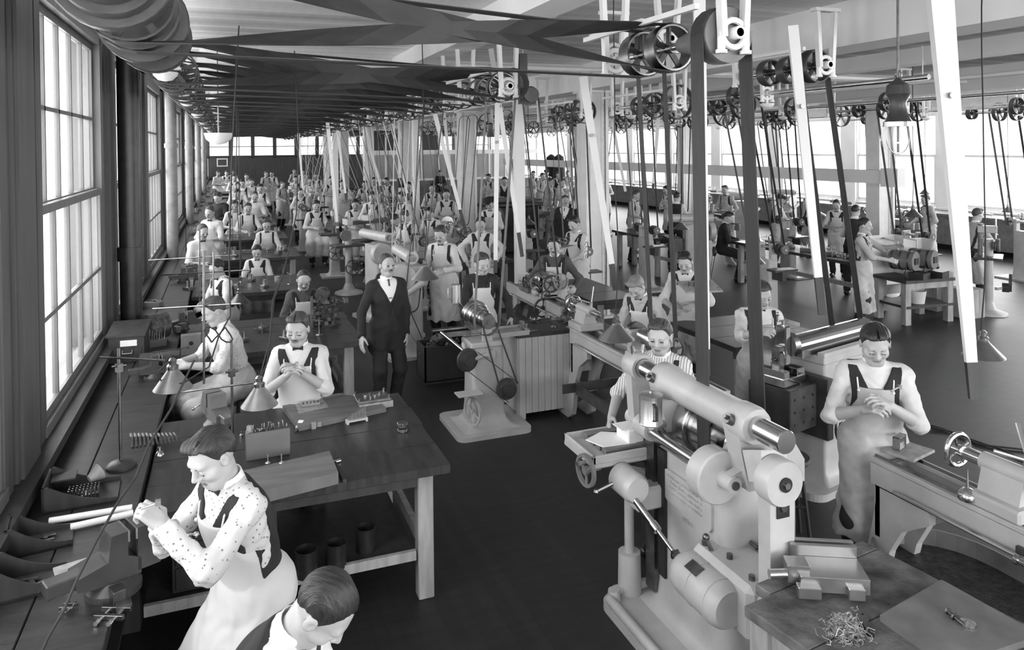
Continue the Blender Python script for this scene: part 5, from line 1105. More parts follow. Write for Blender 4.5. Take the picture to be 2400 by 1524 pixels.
for (x, ys_) in ((5.2, (10.6, 13.2, 16, 19)), (7.7, (9.5, 12.7, 15.9, 19.5, 23.3)), (11.2, (9.7, 12.7, 16.5, 20.7)), (14.9, (10.3, 13.5, 17.5, 21.9))):
    for y in ys_:
        x2 = x+rb_.uniform(-.35, .6); heads.append((x2, y, 1))
        for j in range(2):
            vb(x, y+j*.6, x2, 1.2, .12, .09, .045, 'thin belt in the right hand part of the hall, %s counted row by row' % NUM[bl], 'belt_mid' if j else 'belt_leather'); bl += 1
def head_machine(x, y, lab):
    T = thing('polishing_head', lab, 'machine', (x, y, 0)); m = MB(); plate(m, -.24, -.2, .24, .78, 0, .04, .05); part(T, 'base', m, 'machine_grey')
    m = MB(); flare(m, .09, .16, 1.02, .07, .04, 0, .3, r=.04); part(T, 'pedestal', m, 'machine_grey'); part(T, 'spindle', MB().cyl((0, -.14, 1.2), (0, .74, 1.2), .022, n=10), 'steel')
    for yy in (.16, .44): part(T, 'bearing', MB().bb((-.06, yy-.035, 1.0), (.06, yy+.035, 1.26), .01), 'machine_grey')
    for yy in (0, .6): part(T, 'pulley', MB().lathe([(.02, -.035), (.088, -.035), (.088, .035), (.02, .035)], (0, yy, 1.2), (0, 1, 0), 20), 'machine_dark')
    part(T, 'wheel', MB().cyl((0, -.13, 1.2), (0, -.09, 1.2), .07, n=20), 'machine_mid'); part(T, 'tray', MB().bb((-.22, -.15, .86), (.22, .05, .89)).bb((-.04, -.1, .7), (.04, .2, .86)), 'machine_dark'); return T
_mt = [(o.location.x, o.location.y) for o in SC.objects if o.parent is None and o.get('category') in ('machine', 'lathe', 'table')]
for i, (x, y, g) in enumerate(heads):
    if i and min(math.hypot(x-a, y+.3-b) for a, b in _mt) < .8: continue
    lab = 'pedestal spindle machine driven by a pair of belts, %s of those %s' % (NUM[i if g == 0 else i-13], 'along the middle aisle' if g == 0 else 'in the right bays')
    if i == 0: hm = head_machine(x, y, lab)
    else: dup(hm, (x, y, 0), label=lab)
# white belt-shifter poles with dark handles
def pole(top, bot, w0, w1, frac, lab):
    a, b = V(top), V(bot); d0 = (a-b).normalized(); ex = 0 if (b-CAMP).length < 9.6 else max(0, (ZC-.02-a.z)/d0.z); frac = (frac*(a-b).length+ex)/((a-b).length+ex); a = a+d0*ex; T = thing('belt_shifter_pole', lab, 'pole', b); d = (b-a).normalized(); c = a+(b-a)*frac; wc = w0+(w1-w0)*frac
    wp(T, 'pole', MB().bar(a, c, w0, w0*.4, wc, wc*.4, up=(.36, .93, 0)), 'white_paint')
    wp(T, 'grip', MB().bar(c, b, wc*1.0, wc*.45, w1, w1*.4, up=(.36, .93, 0)), 'dark_wood')
    wp(T, 'pivot', MB().cyl(a+(b-a)*.28-V((.012, .03, 0)), a+(b-a)*.28-V((.02, .05, 0)), .02, n=10), 'steel_dark')
pole(gd(2200, -40, 4.7), gd(2283, 935, 4.5), .15, .058, .915, 'wide white shifter pole tapering down to a dark tip at the far right')
pole(gd(1857, 60, 6.0), gd(1927, 738, 6.0), .085, .06, .87, 'white shifter pole with a long dark grip hanging beside the timber rail')
pole(gd(1638, -20, 5.3), gd(1652, 882, 5.2), .085, .07, .93, 'white shifter pole hanging left of the broad belt to the big milling machine')
pole(gd(1366, 180, 8.6), gd(1443, 680, 8.4), .095, .06, .88, 'white shifter pole crossing the front of the big riveted column')
pole(gd(1166, 215, 9.5), gd(1161, 640, 9.4), .065, .05, .93, 'upright white shifter pole, left one of the crossing pair over the aisle')
pole(gd(1174, 270, 10.0), gd(1224, 602, 9.9), .07, .05, .83, 'slanting white shifter pole, right one of the crossing pair over the aisle')
pole(gd(1016, 255, 12.0), gd(1091, 540, 12.0), .08, .05, .83, 'slanting white shifter pole in front of the second iron column')
for i, (u, v, u2, v2, d) in enumerate(((920, 300, 958, 470, 17), (858, 310, 895, 450, 20), (790, 300, 812, 470, 19), (770, 310, 794, 560, 15.5), (700, 320, 712, 470, 24), (1040, 260, 1062, 455, 17), (1545, 250, 1530, 450, 15), (1430, 260, 1470, 470, 16))):
    pole(gd(u, v, d), gd(u2, v2, d), .08, .05, .9, 'thin white shifter pole far down the hall, %s of eight' % ORD[i])
for i, (x, y) in enumerate(((4.42, 11.2), (4.42, 18.2), (4.42, 25.2), (2.9, 21.5), (3.6, 29.0))):
    T = thing('timber_post', 'square white timber post beside the middle aisle, %s from the camera' % ORD[i], 'post', (x, y, 0)); part(T, 'post', MB().bb((-.075, -.075, 0), (.075, .075, ZC-.15), .008), 'white_paint'); part(T, 'foot', MB().bb((-.1, -.1, 0), (.1, .1, .05)), 'white_paint')
# lamps
def lamp(u, v, rp, lab, top=None, dark=True, loc=None, cord=True, tilt=0):
    d = 245/rp; p = gd(u, v, d) if loc is None else V(loc); T = thing('hanging_lamp', lab, 'lamp', p, 0)
    h = .12
    part(T, 'shade', MB().lathe([(.142, -.055), (.14, -.05), (.036, .055), (.032, .07), (.030, .07), (.034, .052), (.137, -.055)], (0, 0, 0), n=26), 'shade_tin' if dark else 'shade_pale')
    part(T, 'socket', MB().lathe([(.032, .06), (.034, .085), (.022, .095), (.024, .12), (.012, .135), (0, .137)], (0, 0, 0), n=14), 'brass')
    if d < 14: part(T, 'bulb', MB().sph((0, 0, .0), (.028, .028, .045), 12), 'glass_bulb')
    if cord:
        zt = (ZC-p.z-.02) if top is None else top; w = .03 if d < 10 else .01
        part(T, 'cord', MB().tube([(w*math.sin(k*1.3)*(1-k/8), w*.6*math.cos(k), .13+(zt-.13)*k/8) for k in range(9)], .005 if d < 9 else .006, 6), 'cable')
    return T
lamp(996, 640, 33, 'large grey cone lamp hanging beside the suited man')
lamp(1445, 778, 42, 'large cone lamp hanging over the cabriole leg lathe'); lamp(1421, 687, 20, 'small cone lamp against the foot of the big riveted column')
lamp(2305, 818, 45, 'cone lamp with a bright lit edge hanging low at the far right')
for (u, v, r, lab) in ((1240, 520, 15, 'cone lamp above the man with the moustache at the toolroom lathe, left of two'), (1299, 566, 13, 'cone lamp above the man with the moustache at the toolroom lathe, right of two'), (1091, 475, 11, 'dark cone lamp in front of the second iron column'),
        (1768, 607, 25, 'cone lamp hanging above the man at the shaper'), (1596, 530, 18, 'cone lamp over the man in the dark waistcoat'), (2168, 450, 13, 'small cone lamp above the man at the right windows'), (2362, 492, 14, 'small cone lamp at the far right edge by the window bench'),
        (1617, 492, 9, 'small dark lamp beside the right timber rail'), (2140, 500, 20, 'pale hazy cone lamp behind the furnaces'), (565, 680, 22, 'upper of the two cone lamps on the second table'), (560, 700, 25, 'lower of the two cone lamps on the second table'),
        (545, 600, 15, 'cone lamp over the third table'), (541, 570, 14, 'cone lamp beside the third left window pier'), (436, 622, 17, 'cone lamp standing low over papers on the wall bench'), (912, 540, 15, 'cone lamp beside the two men bent over the aisle bench'),
        (885, 487, 9, 'little lamp over a distant aisle bench'), (1020, 462, 9, 'little lamp in front of the office partition'), (1156, 470, 12, 'lamp between the crossing shifter poles')):
    lamp(u, v, r, lab)
# lamps on rod stands over the near benches
def rodlamp(lab, base, hx, tip, lampp, bz=.9, heavy=True):
    T = thing('lamp_stand', lab, 'lamp', base); b = V(base)
    if heavy: part(T, 'foot', MB().lathe([(.085, 0), (.085, .015), (.06, .035), (.015, .045), (0, .045)], (0, 0, 0), n=28), 'machine_dark')
    part(T, 'rod', MB().cyl((0, 0, 0), (0, 0, tip[2]-b.z+.12 if heavy else .65), .009, n=8), 'steel_dark')
    wp(T, 'cross_rod', MB().cyl(hx, tip, .007, n=8), 'steel_dark'); wp(T, 'clamp', MB().box((b.x, b.y, tip[2]), (.035, .035, .05), rz=.5).cyl((b.x-.04, b.y, tip[2]+.01), (b.x+.04, b.y, tip[2]+.01), .008, n=6), 'steel_dark')
    L = V(lampp)-b
    part(T, 'shade', MB().lathe([(.118, -.07), (.115, -.065), (.036, .045), (.032, .06), (.030, .06), (.034, .042), (.112, -.07)], L, n=28), 'shade_mid')
    part(T, 'socket', MB().lathe([(.034, .045), (.036, .075), (.022, .085), (.026, .11), (.012, .125), (0, .127)], L, n=16), 'brass'); part(T, 'bulb', MB().sph(L-V((0, 0, .02)), (.026, .026, .042), 12), 'glass_bulb')
    return T, L
b1 = gz(283, 1095, .9); z1 = b1.z + .62
t1 = gd(395, 845, 4.75); T, L = rodlamp('tall rod lamp stand with an oval iron foot on the wall bench', b1, gd(232, 837, 4.3), t1, gd(405, 885, 4.75))
wp(T, 'cord', MB().tube([gd(405, 840, 4.75), gd(372, 870, 4.7), gd(380, 905, 4.7), gd(430, 898, 4.7), gd(490, 860, 4.7), gd(512, 790, 4.7), gd(540, 740, 4.8), gd(537, 600, 5.2), gd(545, 330, 5.6), gd(560, 60, 5.8)], .005), 'cable')
wp(T, 'cord_knot', MB().tube([gd(512+28*math.cos(a)*(1+.3*math.sin(3*a)), 785+18*math.sin(2*a), 4.75) for a in [k*2*PI/20 for k in range(21)]], .005), 'cable')
b2 = V((.02, 5.45, .9)); t2 = gd(597, 897, 4.9)
T, L = rodlamp('upright rod lamp at the vise end of the nearest table with a cone shade', b2, gd(405, 922, 5.2), t2, gd(608, 925, 4.9), heavy=False)
for q in (0, 1): wp(T, 'cord', MB().tube([gd(608, 890, 4.9), gd(618+q*8, 850, 4.92), gd(632, 800, 5.0), gd(640+q*3, 700, 5.2), gd(665, 640, 5.4), gd(695, 500, 5.8), gd(700, 330, 6.2), gd(690, 120, 6.6)], .0045), 'cable')
for (u, v0, v1, d, lab) in ((478, 588, 900, 5.9, 'bare iron rod standing behind the fair-haired side worker'), (500, 590, 740, 7.6, 'iron rod of the lamp stand on the second table'), (468, 540, 720, 8.6, 'thin iron rod of a lamp stand on the wall bench, second table')):
    T = thing('rod_stand', lab, 'stand', gd(u, v1, d)); wp(T, 'rod', MB().cyl(gd(u, v0, d), gd(u, v1, d), .009, n=8), 'steel_dark'); wp(T, 'cross_rod', MB().cyl(gd(u-120, (v0+v1)/2-20, d+.2), gd(u+85, (v0+v1)/2-32, d-.1), .007, n=6), 'steel_dark')
# long twisted lamp cable down to the near bench
T = single('lamp_cable', MB().tube([gd(455, 845, 3.9)+V((0, 0, 0)), gd(400, 960, 3.6), gd(350, 1040, 3.45), gd(318, 1120, 3.3), gd(275, 1180, 3.1), gd(225, 1270, 2.95), gd(180, 1360, 2.8), gd(150, 1430, 2.75), gd(110, 1500, 2.65), gd(85, 1560, 2.55)], .006), 'cable', 'twisted black cable sagging across the nearest wall bench', 'cable')
# hanging gas or arc globe at the right, white dish at the left
p = gd(2105, 326, 5.0); T = thing('arc_lamp', 'ornate arc lamp with a clear glass globe hanging near the right top', 'lamp', p)
part(T, 'globe', MB().sph((0, 0, 0), .108, 26), 'globe_glass'); part(T, 'housing', MB().lathe([(.075, .09), (.09, .11), (.075, .13), (.055, .18), (.05, .24), (.066, .28), (.078, .30), (.07, .36), (.03, .39), (.012, .41), (0, .41)], (0, 0, 0), n=24), 'machine_dark')
part(T, 'collar', MB().ring((0, 0, .10), (0, 0, 1), .097, .08, .03, 24), 'brass'); part(T, 'carbon', MB().cyl((0, 0, -.02), (0, 0, .1), .008, n=8).cyl((0, 0, -.09), (0, 0, -.03), .008, n=8), 'machine_dark')
part(T, 'hook_rod', MB().cyl((0, 0, .4), (0, 0, ZC-p.z), .008, n=8).torus((0, 0, .43), (1, 0, 0), .025, .006, 14, 6), 'steel_dark')
part(T, 'stay', MB().tube([(.1*math.cos(a), .0, -.1*math.sin(a)) for a in [PI*k/12 for k in range(13)]], .004), 'brass')
p = gd(1150, 332, 13); T = thing('arc_lamp', 'small distant round glass globe lamp above the aisle', 'lamp', p); part(T, 'globe', MB().sph((0, 0, 0), .105, 20), 'globe_glass'); part(T, 'housing', MB().lathe([(.07, .08), (.05, .2), (.06, .3), (0, .34)], (0, 0, 0), n=18), 'machine_dark'); part(T, 'rod', MB().cyl((0, 0, .3), (0, 0, ZC-p.z), .008, n=6), 'steel_dark')
p = gd(512, 312, 9.5); T = thing('white_dish', 'large white enamel dish lamp reflector below the left shafting', 'lamp', p); part(T, 'dish', MB().lathe([(0, -.15), (.09, -.13), (.15, -.08), (.175, 0), (.165, 0), (.12, -.06), (0, -.12)], (0, 0, 0), n=26), 'white_paint'); part(T, 'rod', MB().cyl((0, 0, -.1), (0, 0, ZC-p.z), .008, n=6), 'steel_dark')
# ceiling pipes
for i, (a, b, r, lab) in enumerate((((6.2, 3, 3.85), (6.2, 44, 3.85), .035, 'white sprinkler pipe along the right side of the middle girder'), ((4.9, 2.6, 3.95), (18, 9.5, 3.9), .04, 'white pipe crossing the upper right of the hall'), ((9.0, 4, 3.7), (9.0, 40, 3.7), .03, 'white pipe running down the right hand bay'), ((2.9, 9.6, 3.95), (12.5, 9.6, 3.95), .035, 'white pipe crossing above the open spoked wheels'))):
    T = thing('ceiling_pipe', lab, 'pipe', a); wp(T, 'pipe', MB().cyl(a, b, r, n=12), 'white_paint')
    for k in range(4): q = V(a).lerp(V(b), .1+.27*k); wp(T, 'pipe_hook', MB().cyl(q, (q.x, q.y, ZC), .008, n=6), 'white_paint')
# ================================================================ PEOPLE
def head_off(kw):
    sit = kw.get('pose') == 'sit'; ln, nod = kw.get('lean', 8), kw.get('nod', 15); s = kw.get('sc', 1); hp = (kw.get('seat', .6)+.095) if sit else .95
    y = math.sin(R(ln))*.505 + math.sin(R(ln+nod*.55))*.135 + math.sin(R(ln+nod))*.13*.7 + .02; z = hp + math.cos(R(ln))*.535 + math.cos(R(ln+nod*.55))*.135 + .125
    return y*s, z*s
def at(label, u, v, d, face, group=None, **kw):
    sit = kw.get('pose') == 'sit'; p = gd(u, v, d); y, z = head_off(kw)
    if sit: kw['seat'] = max(.40, kw.get('seat', .6)+(p.z-z)); 
    else: kw['sc'] = max(.9, min(1.08, p.z/z))
    yaw = math.atan2(p.x, -p.y)+R(face); y, z = head_off(kw); st = kw.pop('stool', None)
    loc = (p.x+math.sin(yaw)*y, p.y-math.cos(yaw)*y, 0)
    if sit and st is not False: stool(loc[0], loc[1], 'stool under the %s' % (st or label.split(',')[0].replace('person', 'man')), h=max(.4, kw['seat']-.02))
    return person(label, loc, yaw, group=group, **kw)
H_ = dict(vox=.0055)
at('man in a spotted shirt and white bib apron working at the nearest vise', 478, 1003, 3.15, -62, pose='sit', vox=.0048, shirt='shirt_dots', sleeve='full', lean=14, nod=14, turn=6, style='part', hL=(-.05, .44, 1.36), hR=(.05, .40, 1.30), curl=(.9, .6), feet=((-.12, .45, .09), (.16, .40, .09)), stool='man in the spotted shirt', apron='apron_white')
at('man at the bottom edge bending his head, dark vest over a white shirt', 800, 1330, 2.4, 62, pose='sit', vox=.0045, lean=30, nod=26, turn=4, style='short', stool='bending man at the bottom edge', hL=(-.12, .45, .7), hR=(.12, .45, .72))
at('man with a moustache and centre parting holding a small part in both hands', 697, 732, 5.75, -8, pose='sit', vox=.006, lean=5, nod=12, turn=-8, style='centre', hair='hair_brown', stache=True, tie='bow', hL=(-.045, .33, 1.16), hR=(.05, .32, 1.14), curl=.7, stool='man with the centre parting', sc=1.03)
at('side worker in a patterned shirt filing at the bench, seen in profile', 492, 694, 6.45, -72, pose='sit', vox=.007, shirt='shirt_dots', lean=14, nod=12, hair='hair_brown', vest=False, hL=(-.16, .48, 1.07), hR=(.10, .46, 1.04), apron='apron_soiled', stool='side worker in the patterned shirt')
at('balding man in dark sleeves and a white bib apron behind the second table', 712, 632, 9.2, 4, pose='sit', vox=.009, shirt='sweater_grey', sleeve='full', style='bald', stache=True, lean=8, nod=22, stool='balding man')
at('man in a dark three piece suit with a pale necktie standing in the aisle', 905, 584, 8.0, 22, vox=.007, suit=True, apron=None, vest=False, tie='long', stache=True, hair='hair_brown', lean=-1, nod=0, turn=8, hL=(-.20, .06, .86), hR=(.34, .14, .92), curl=(.5, .25), style='short', sc=1.03, wide=1.05)
at('young man in a black shirt and white apron behind the small milling machine', 1128, 591, 8.25, 8, vox=.007, shirt='vest_dark', sleeve='full', lean=8, nod=12, turn=20, hair='hair_brown', hL=(-.32, .22, .98), hR=(.22, .40, .98), curl=.4)
at('man with a drooping moustache and a leather apron behind the grey cone lamp', 1030, 527, 10.4, -22, vox=.009, lean=8, nod=18, stache=True, hair='hair_brown', straps=True, sleeve='full', shirt='shirt_white', apron='apron_white', hL=(-.15, .40, 1.15), hR=(.24, .12, .88))
at('man with a black moustache and grey sleeves at the toolroom lathe', 1298, 553, 9.6, -6, vox=.009, shirt='sweater_grey', sleeve='full', stache=True, nod=10, tie='long', style='centre', hL=(-.28, .32, 1.1), hR=(.25, .34, 1.08))
at('man in striped sleeves carrying a small machine on a board', 1342, 505, 11.7, -42, vox=.010, shirt='shirt_stripe', lean=6, nod=20, hL=(-.12, .38, 1.06), hR=(.14, .36, 1.06), tie=None)
at('fair-haired young man bending over the cabriole leg lathe', 1486, 643, 7.4, -28, vox=.007, hair='hair_light', lean=24, nod=20, hL=(-.25, .45, 1.02), hR=(.12, .42, .98), shirt='shirt_grey')
at('man in a bow tie seated writing on a board', 1604, 588, 8.7, -10, pose='sit', vox=.008, lean=10, nod=18, hL=(-.14, .34, 1.02), hR=(.12, .33, .98), hair='hair_dark', stool='man with the bow tie')
at('man in a striped shirt and dark suspenders behind the big milling machine', 1545, 748, 5.1, -14, vox=.0055, shirt='shirt_stripe', straps=True, apron=None, lean=10, nod=4, turn=0, tie=None, hair='hair_brown', hL=(-.30, .40, 1.0), hR=(.30, .35, 1.05))
at('young man with a bow tie working the handle of the shaper', 1785, 657, 6.45, 16, vox=.006, hair='hair_brown', straps=True, lean=4, nod=22, turn=14, sleeve='rolled', hL=(-.20, .02, .80), hR=(.12, .50, 1.36), curl=(.2, .9), apron='apron_soiled')
at('man in a white bib apron with dark straps reading a gauge at the right lathe', 2052, 757, 4.55, 6, vox=.005, style='centre', lean=5, nod=24, turn=4, hL=(-.05, .33, 1.30), hR=(.08, .32, 1.26), curl=.7, apron='apron_soiled', tie=None, sc=1.0, wide=1.0)
at('man in profile with a long apron holding tongs at the furnaces', 2028, 510, 11.4, 78, vox=.010, hair='hair_dark', style='short', lean=4, nod=4, hL=(-.10, .50, 1.32), hR=(.05, .42, 1.12), straps=False, hem=.30, apron='apron_soiled', shirt='shirt_grey')
at('visitor in a dark suit with a moustache beside the man in the bowler hat', 1323, 458, 16.6, -4, vox=.014, suit=True, apron=None, vest=False, stache=True, tie='long', lean=0, nod=0, turn=20, hL=(-.2, .02, .8), hR=(.2, .02, .8), hair='hair_brown')
at('visitor in a dark suit wearing a black bowler hat', 1366, 462, 16.9, 6, vox=.014, suit=True, apron=None, vest=False, tie='bow', hat='bowler', lean=0, nod=0, hL=(-.2, .02, .8), hR=(.2, .02, .8))
at('man in shirtsleeves with hands on hips behind the small milling machine, second from the front', 1126, 507, 12.0, -4, vox=.011, lean=2, nod=16, hL=(-.24, .06, 1.02), hR=(.24, .06, 1.02), tie='long', sleeve='full')
at('standing man with a dark vest turned left at the aisle bench', 947, 492, 14.2, -48, vox=.012, lean=8, nod=24, hair='hair_brown')
at('bent man with rolled sleeves leaning on the aisle bench, left of the standing one', 920, 500, 14.8, -60, vox=.013, lean=28, nod=16, straps=True)
at('bald-fronted man with a thick moustache at a lathe among the poles', 1004, 485, 14.9, -30, vox=.012, lean=10, nod=16, stache=True, style='short')
# prototypes for the men farther away
PR = {}
def proto(k, x, **kw): PR[k] = person('prototype', (x, 60, 0), 0, vox=.014, **kw)
proto('sit1', 0, pose='sit', seat=.55, nod=14); proto('sit2', 2, pose='sit', seat=.55, nod=10, straps=True, hair='hair_brown', style='centre', apron='apron_soiled', hL=(-.15, .42, .78), hR=(.1, .38, .8)); proto('sit3', 4, pose='sit', seat=.55, nod=10, vest=False, hair='hair_brown', style='short', stache=True)
proto('std1', 6, nod=10, hL=(-.12, .36, 1.1)); proto('std2', 8, nod=6, straps=True, hair='hair_brown', apron='apron_soiled', shirt='shirt_grey', hL=(-.2, .2, .95), hR=(.15, .38, 1.05), hem=.35); proto('std3', 10, nod=12, lean=12, apron='apron_white', hair='hair_dark', style='short', stache=True)
proto('dark', 12, nod=14, shirt='shirt_white', apron=None, lean=8); proto('cap', 14, nod=16, hat='cap', lean=8, apron='apron_soiled'); proto('jac', 16, pose='sit', seat=.55, shirt='suit_dark', sleeve='full', apron=None, nod=20, vest=False)
PT = {'sit1': 24, 'sit2': 18, 'sit3': 10, 'std1': 18, 'std2': 6, 'std3': 20, 'dark': 14, 'cap': 16, 'jac': 20}
used = set()
def far(k, u, v, d, face, lab):
    p = gd(u, v, d); sit = k in ('sit1', 'sit2', 'sit3', 'jac'); h = (.55+.88) if sit else 1.73; s = max(.92, min(1.08 if not sit else 1.15, p.z/h)); yaw = math.atan2(p.x, -p.y)+R(face); o = PR[k]
    loc = (p.x+math.sin(yaw)*.14, p.y-math.cos(yaw)*.14, min(.16, p.z-h*s) if sit else 0)
    if sit and loc[2] < 0: loc = (loc[0], loc[1], 0)
    if k not in used: used.add(k); o.location = loc; o.rotation_euler = (0, 0, yaw); o.scale = (s,)*3; o['label'] = lab
    else: dup(o, loc, yaw, s, label=lab)
L_ = [('sit1', 602, 576, 12.1, -5, 'workman with a dark collar assembling pins behind the third table'), ('sit1', 506, 606, 9.9, -60, 'side worker turned to the wall bench beyond the fair-haired filer'), ('sit2', 625, 512, 15.2, 0, 'workman in a dark strapped apron seated behind the fourth table, head bowed'),
 ('sit3', 474, 524, 12.9, 30, 'round faced workman seated at the wall bench near the second pipe'), ('sit2', 581, 474, 18.2, 5, 'workman looking down at his hands behind the fifth table'), ('jac', 512, 440, 19, -40, 'man in a dark jacket turned to the wall bench far along the left row'),
 ('sit3', 492, 482, 15.8, -30, 'bald workman bent towards the wall bench far along the left row'), ('sit1', 550, 468, 18.7, 0, 'dark haired workman bent low over the fifth table'), ('sit3', 597, 448, 21.3, 0, 'smooth haired workman looking at the camera behind the sixth table'), ('sit1', 555, 442, 21.6, 10, 'seated workman left of the smooth haired man, sixth table'),
 ('sit1', 610, 430, 24.3, 0, 'workman with wide dark straps behind the seventh table'), ('sit2', 590, 417, 27.6, 0, 'workman seated behind the eighth table, middle one'), ('sit3', 557, 424, 24.4, 0, 'workman with dark bow tie seated at the eighth table, left one'), ('std1', 549, 401, 30.2, 0, 'far workman standing upright in white near the end of the left row'),
 ('sit1', 568, 412, 27.0, 0, 'far seated workman just right of the upright man in white'), ('sit2', 578, 397, 33.4, 0, 'far seated workman under the back wall board'), ('sit3', 511, 392, 38, 30, 'far workman with folded arms at the left end'), ('sit1', 531, 389, 39, 10, 'far workman sitting just right of the one with folded arms'), ('sit2', 545, 395, 40, 0, 'hindmost workman of the left row'),
 ('std2', 624, 394, 34, 20, 'far standing man in a long striped apron, left one of two'), ('std1', 637, 396, 34.5, -20, 'far standing man in a long striped apron, right one of two'),
 ('std2', 663, 425, 27, 35, 'man in a long stained apron leaning on a machine in the left aisle'), ('std3', 704, 440, 22.5, 10, 'man in a long white apron standing at a tray in the left aisle'), ('sit1', 741, 468, 18.5, 10, 'dark haired young man seated at a machine on a stool in the aisle'),
 ('std3', 693, 411, 29, 0, 'distant workman behind the man at the tray'), ('sit3', 726, 413, 28, 0, 'distant workman with a big dark collar right of the tray'), ('std1', 741, 404, 31, 0, 'distant workman turned sideways among the left belts'), ('std1', 776, 408, 27, 0, 'distant aproned workman between two white poles'), ('std1', 803, 415, 24, 0, 'aproned workman among dense belts, looking down'),
 ('std2', 690, 389, 38, 0, 'very distant workman left of the belts'), ('std1', 710, 392, 37, 10, 'very distant workman behind the belts'), ('sit1', 833, 465, 18.5, 0, 'workman hidden up to the chin behind the black belt table'), ('std3', 873, 442, 17.5, 0, 'workman with a bow tie and moustache among the aisle machines'), ('std1', 855, 423, 25, 0, 'distant workman left of the one with the bow tie'),
 ('std1', 877, 415, 27, 0, 'distant workman above the one with the bow tie'), ('std3', 908, 415, 26, -30, 'workman bent sideways near the hanging bucket'), ('std1', 957, 416, 22, 0, 'workman standing in front of the office partition dado'), ('std3', 945, 447, 17.5, -50, 'workman in profile below the hanging bucket'), ('std1', 1013, 430, 21.5, 0, 'workman behind a little lamp by the second column, half hidden'),
 ('std1', 1046, 443, 18, 0, 'workman with suspenders carrying a tray left of the second column'), ('dark', 956, 386, 36, 0, 'man inside the glazed office, left one'), ('dark', 977, 388, 37, 10, 'man inside the glazed office, right one'), ('jac', 1031, 398, 36, 0, 'seated clerk behind the low office window'),
 ('cap', 1148, 463, 15.8, -20, 'man with a striped shirt half hidden by the crossing poles'), ('std1', 1145, 396, 28, -40, 'distant workman right of the globe lamp'), ('dark', 1182, 403, 25, 0, 'distant man among belts left of the white timber post'), ('std2', 1291, 417, 24, 60, 'workman in a dark vest seen from the side at the black cabinet, left one'), ('std2', 1316, 418, 23.5, 70, 'workman in white seen from the side at the black cabinet, right one'),
 ('std1', 1250, 397, 31, 0, 'very distant workman in white standing alone'), ('std2', 1272, 405, 28.5, 40, 'distant workman behind the pair at the cabinet'), ('cap', 1281, 393, 32, 0, 'distant workman wearing a cap'), ('dark', 1308, 402, 30, 0, 'distant workman with a long beard-dark face'), ('dark', 1370, 430, 19, 40, 'workman seen just above the bowler hat'),
 ('std2', 1493, 446, 18.5, 60, 'man in profile with suspenders holding a plate behind the slanting belts'), ('std3', 1563, 434, 21.5, -50, 'workman in white with his arm stretched to the left'), ('dark', 1587, 450, 17.4, 160, 'man in a dark waistcoat seen from behind at the work table'), ('std2', 1699, 434, 20, -30, 'workman with his arm on a machine behind the two broad belts'),
 ('jac', 1707, 494, 15.8, 90, 'older man in a dark waistcoat and cap seated on a stool in profile'), ('cap', 1831, 456, 17.3, 70, 'capped workman in profile holding a piece of work'), ('std3', 1961, 466, 16.0, -8, 'workman with a moustache facing the camera behind the littered table'), ('dark', 2006, 480, 14.2, 160, 'man in dark clothes seen from behind at the dark machines'),
 ('std2', 1902, 440, 19, 120, 'workman with suspenders turned away behind the white pole'), ('std2', 2167, 456, 17.0, -60, 'young workman bending at the right windows under a small lamp'), ('std2', 2293, 488, 13.4, 140, 'hazy workman in a long pale apron turned away at the far right'), ('std1', 1418, 415, 27, 0, 'distant workman just right of the big riveted column'), ('std2', 1330, 400, 33, 0, 'far workman near the hanging coats')]
for a in L_: far(*a)
for k in PR:
    if k not in used: bpy.data.objects.remove(PR[k])
# ================================================================ SMALL THINGS
ZB, ZT = .90, .86
def tobj(name, lab, cat, loc, rz=0): return thing(name, lab, cat, loc, rz)
# nearest table
def slab(name, lab, cat, pts_uv, z, h, m, corner=0):
    P_ = [gz(u, v, z+h) for u, v in pts_uv]; o = P_[corner]; T = thing(name, lab, cat, (o.x, o.y, z)); n = len(P_)
    part(T, 'body', MB().prism([(p.x-o.x, p.y-o.y) for p in P_], (0, 0, 0), (1, 0, 0), (0, 1, 0), (0, 0, h)), m); return T
slab('surface_board', 'low wide wooden box with two scribers at the front of the nearest table', 'box', ((560, 1105), (772, 1057), (793, 1107), (590, 1158)), ZT, .07, 'board_wood')
p = gz(578, 1082, ZT); T = tobj('upright_panel', 'upright wooden panel box holding small tools on the nearest table', 'box', (p.x, p.y, ZT), R(3))
part(T, 'front', MB().bb((0, 0, 0), (.27, .02, .17), .002), 'board_wood'); part(T, 'tray', MB().bb((0, .02, 0), (.27, .14, .08)), 'dark_wood')
m = MB()
for i in range(26): x, y = random.uniform(.02, .25), random.uniform(.03, .12); m.cyl((x, y, .08), (x+random.uniform(-.02, .02), y+.01, .16+random.random()*.04), .003, .006, 6)
part(T, 'small_tools', m, 'steel', kind='stuff')
T = tobj('glass_jar', 'corked glass jar standing beside the upright panel', 'jar', (p.x+.02, p.y+.06, ZT+.08)); part(T, 'glass', MB().lathe([(0, 0), (.022, 0), (.024, .01), (.024, .08), (.017, .095), (.017, .105)], (0, 0, 0), n=18), 'globe_glass'); part(T, 'cork', MB().cyl((0, 0, .10), (0, 0, .125), .017, n=14), 'pale_wood')
for i, u in enumerate((628, 660)):
    q = gz(u, 1083, ZT+.075); T = tobj('scriber', 'small upright scriber, %s of two on the low wooden box' % ('left' if i == 0 else 'right'), 'tool', (q.x, q.y, ZT+.07)); part(T, 'foot', MB().lathe([(.016, 0), (.012, .006), (0, .008)], (0, 0, 0), n=14), 'steel'); part(T, 'needle', MB().cyl((0, 0, 0), (0, 0, .055), .003, .004, 8), 'steel')
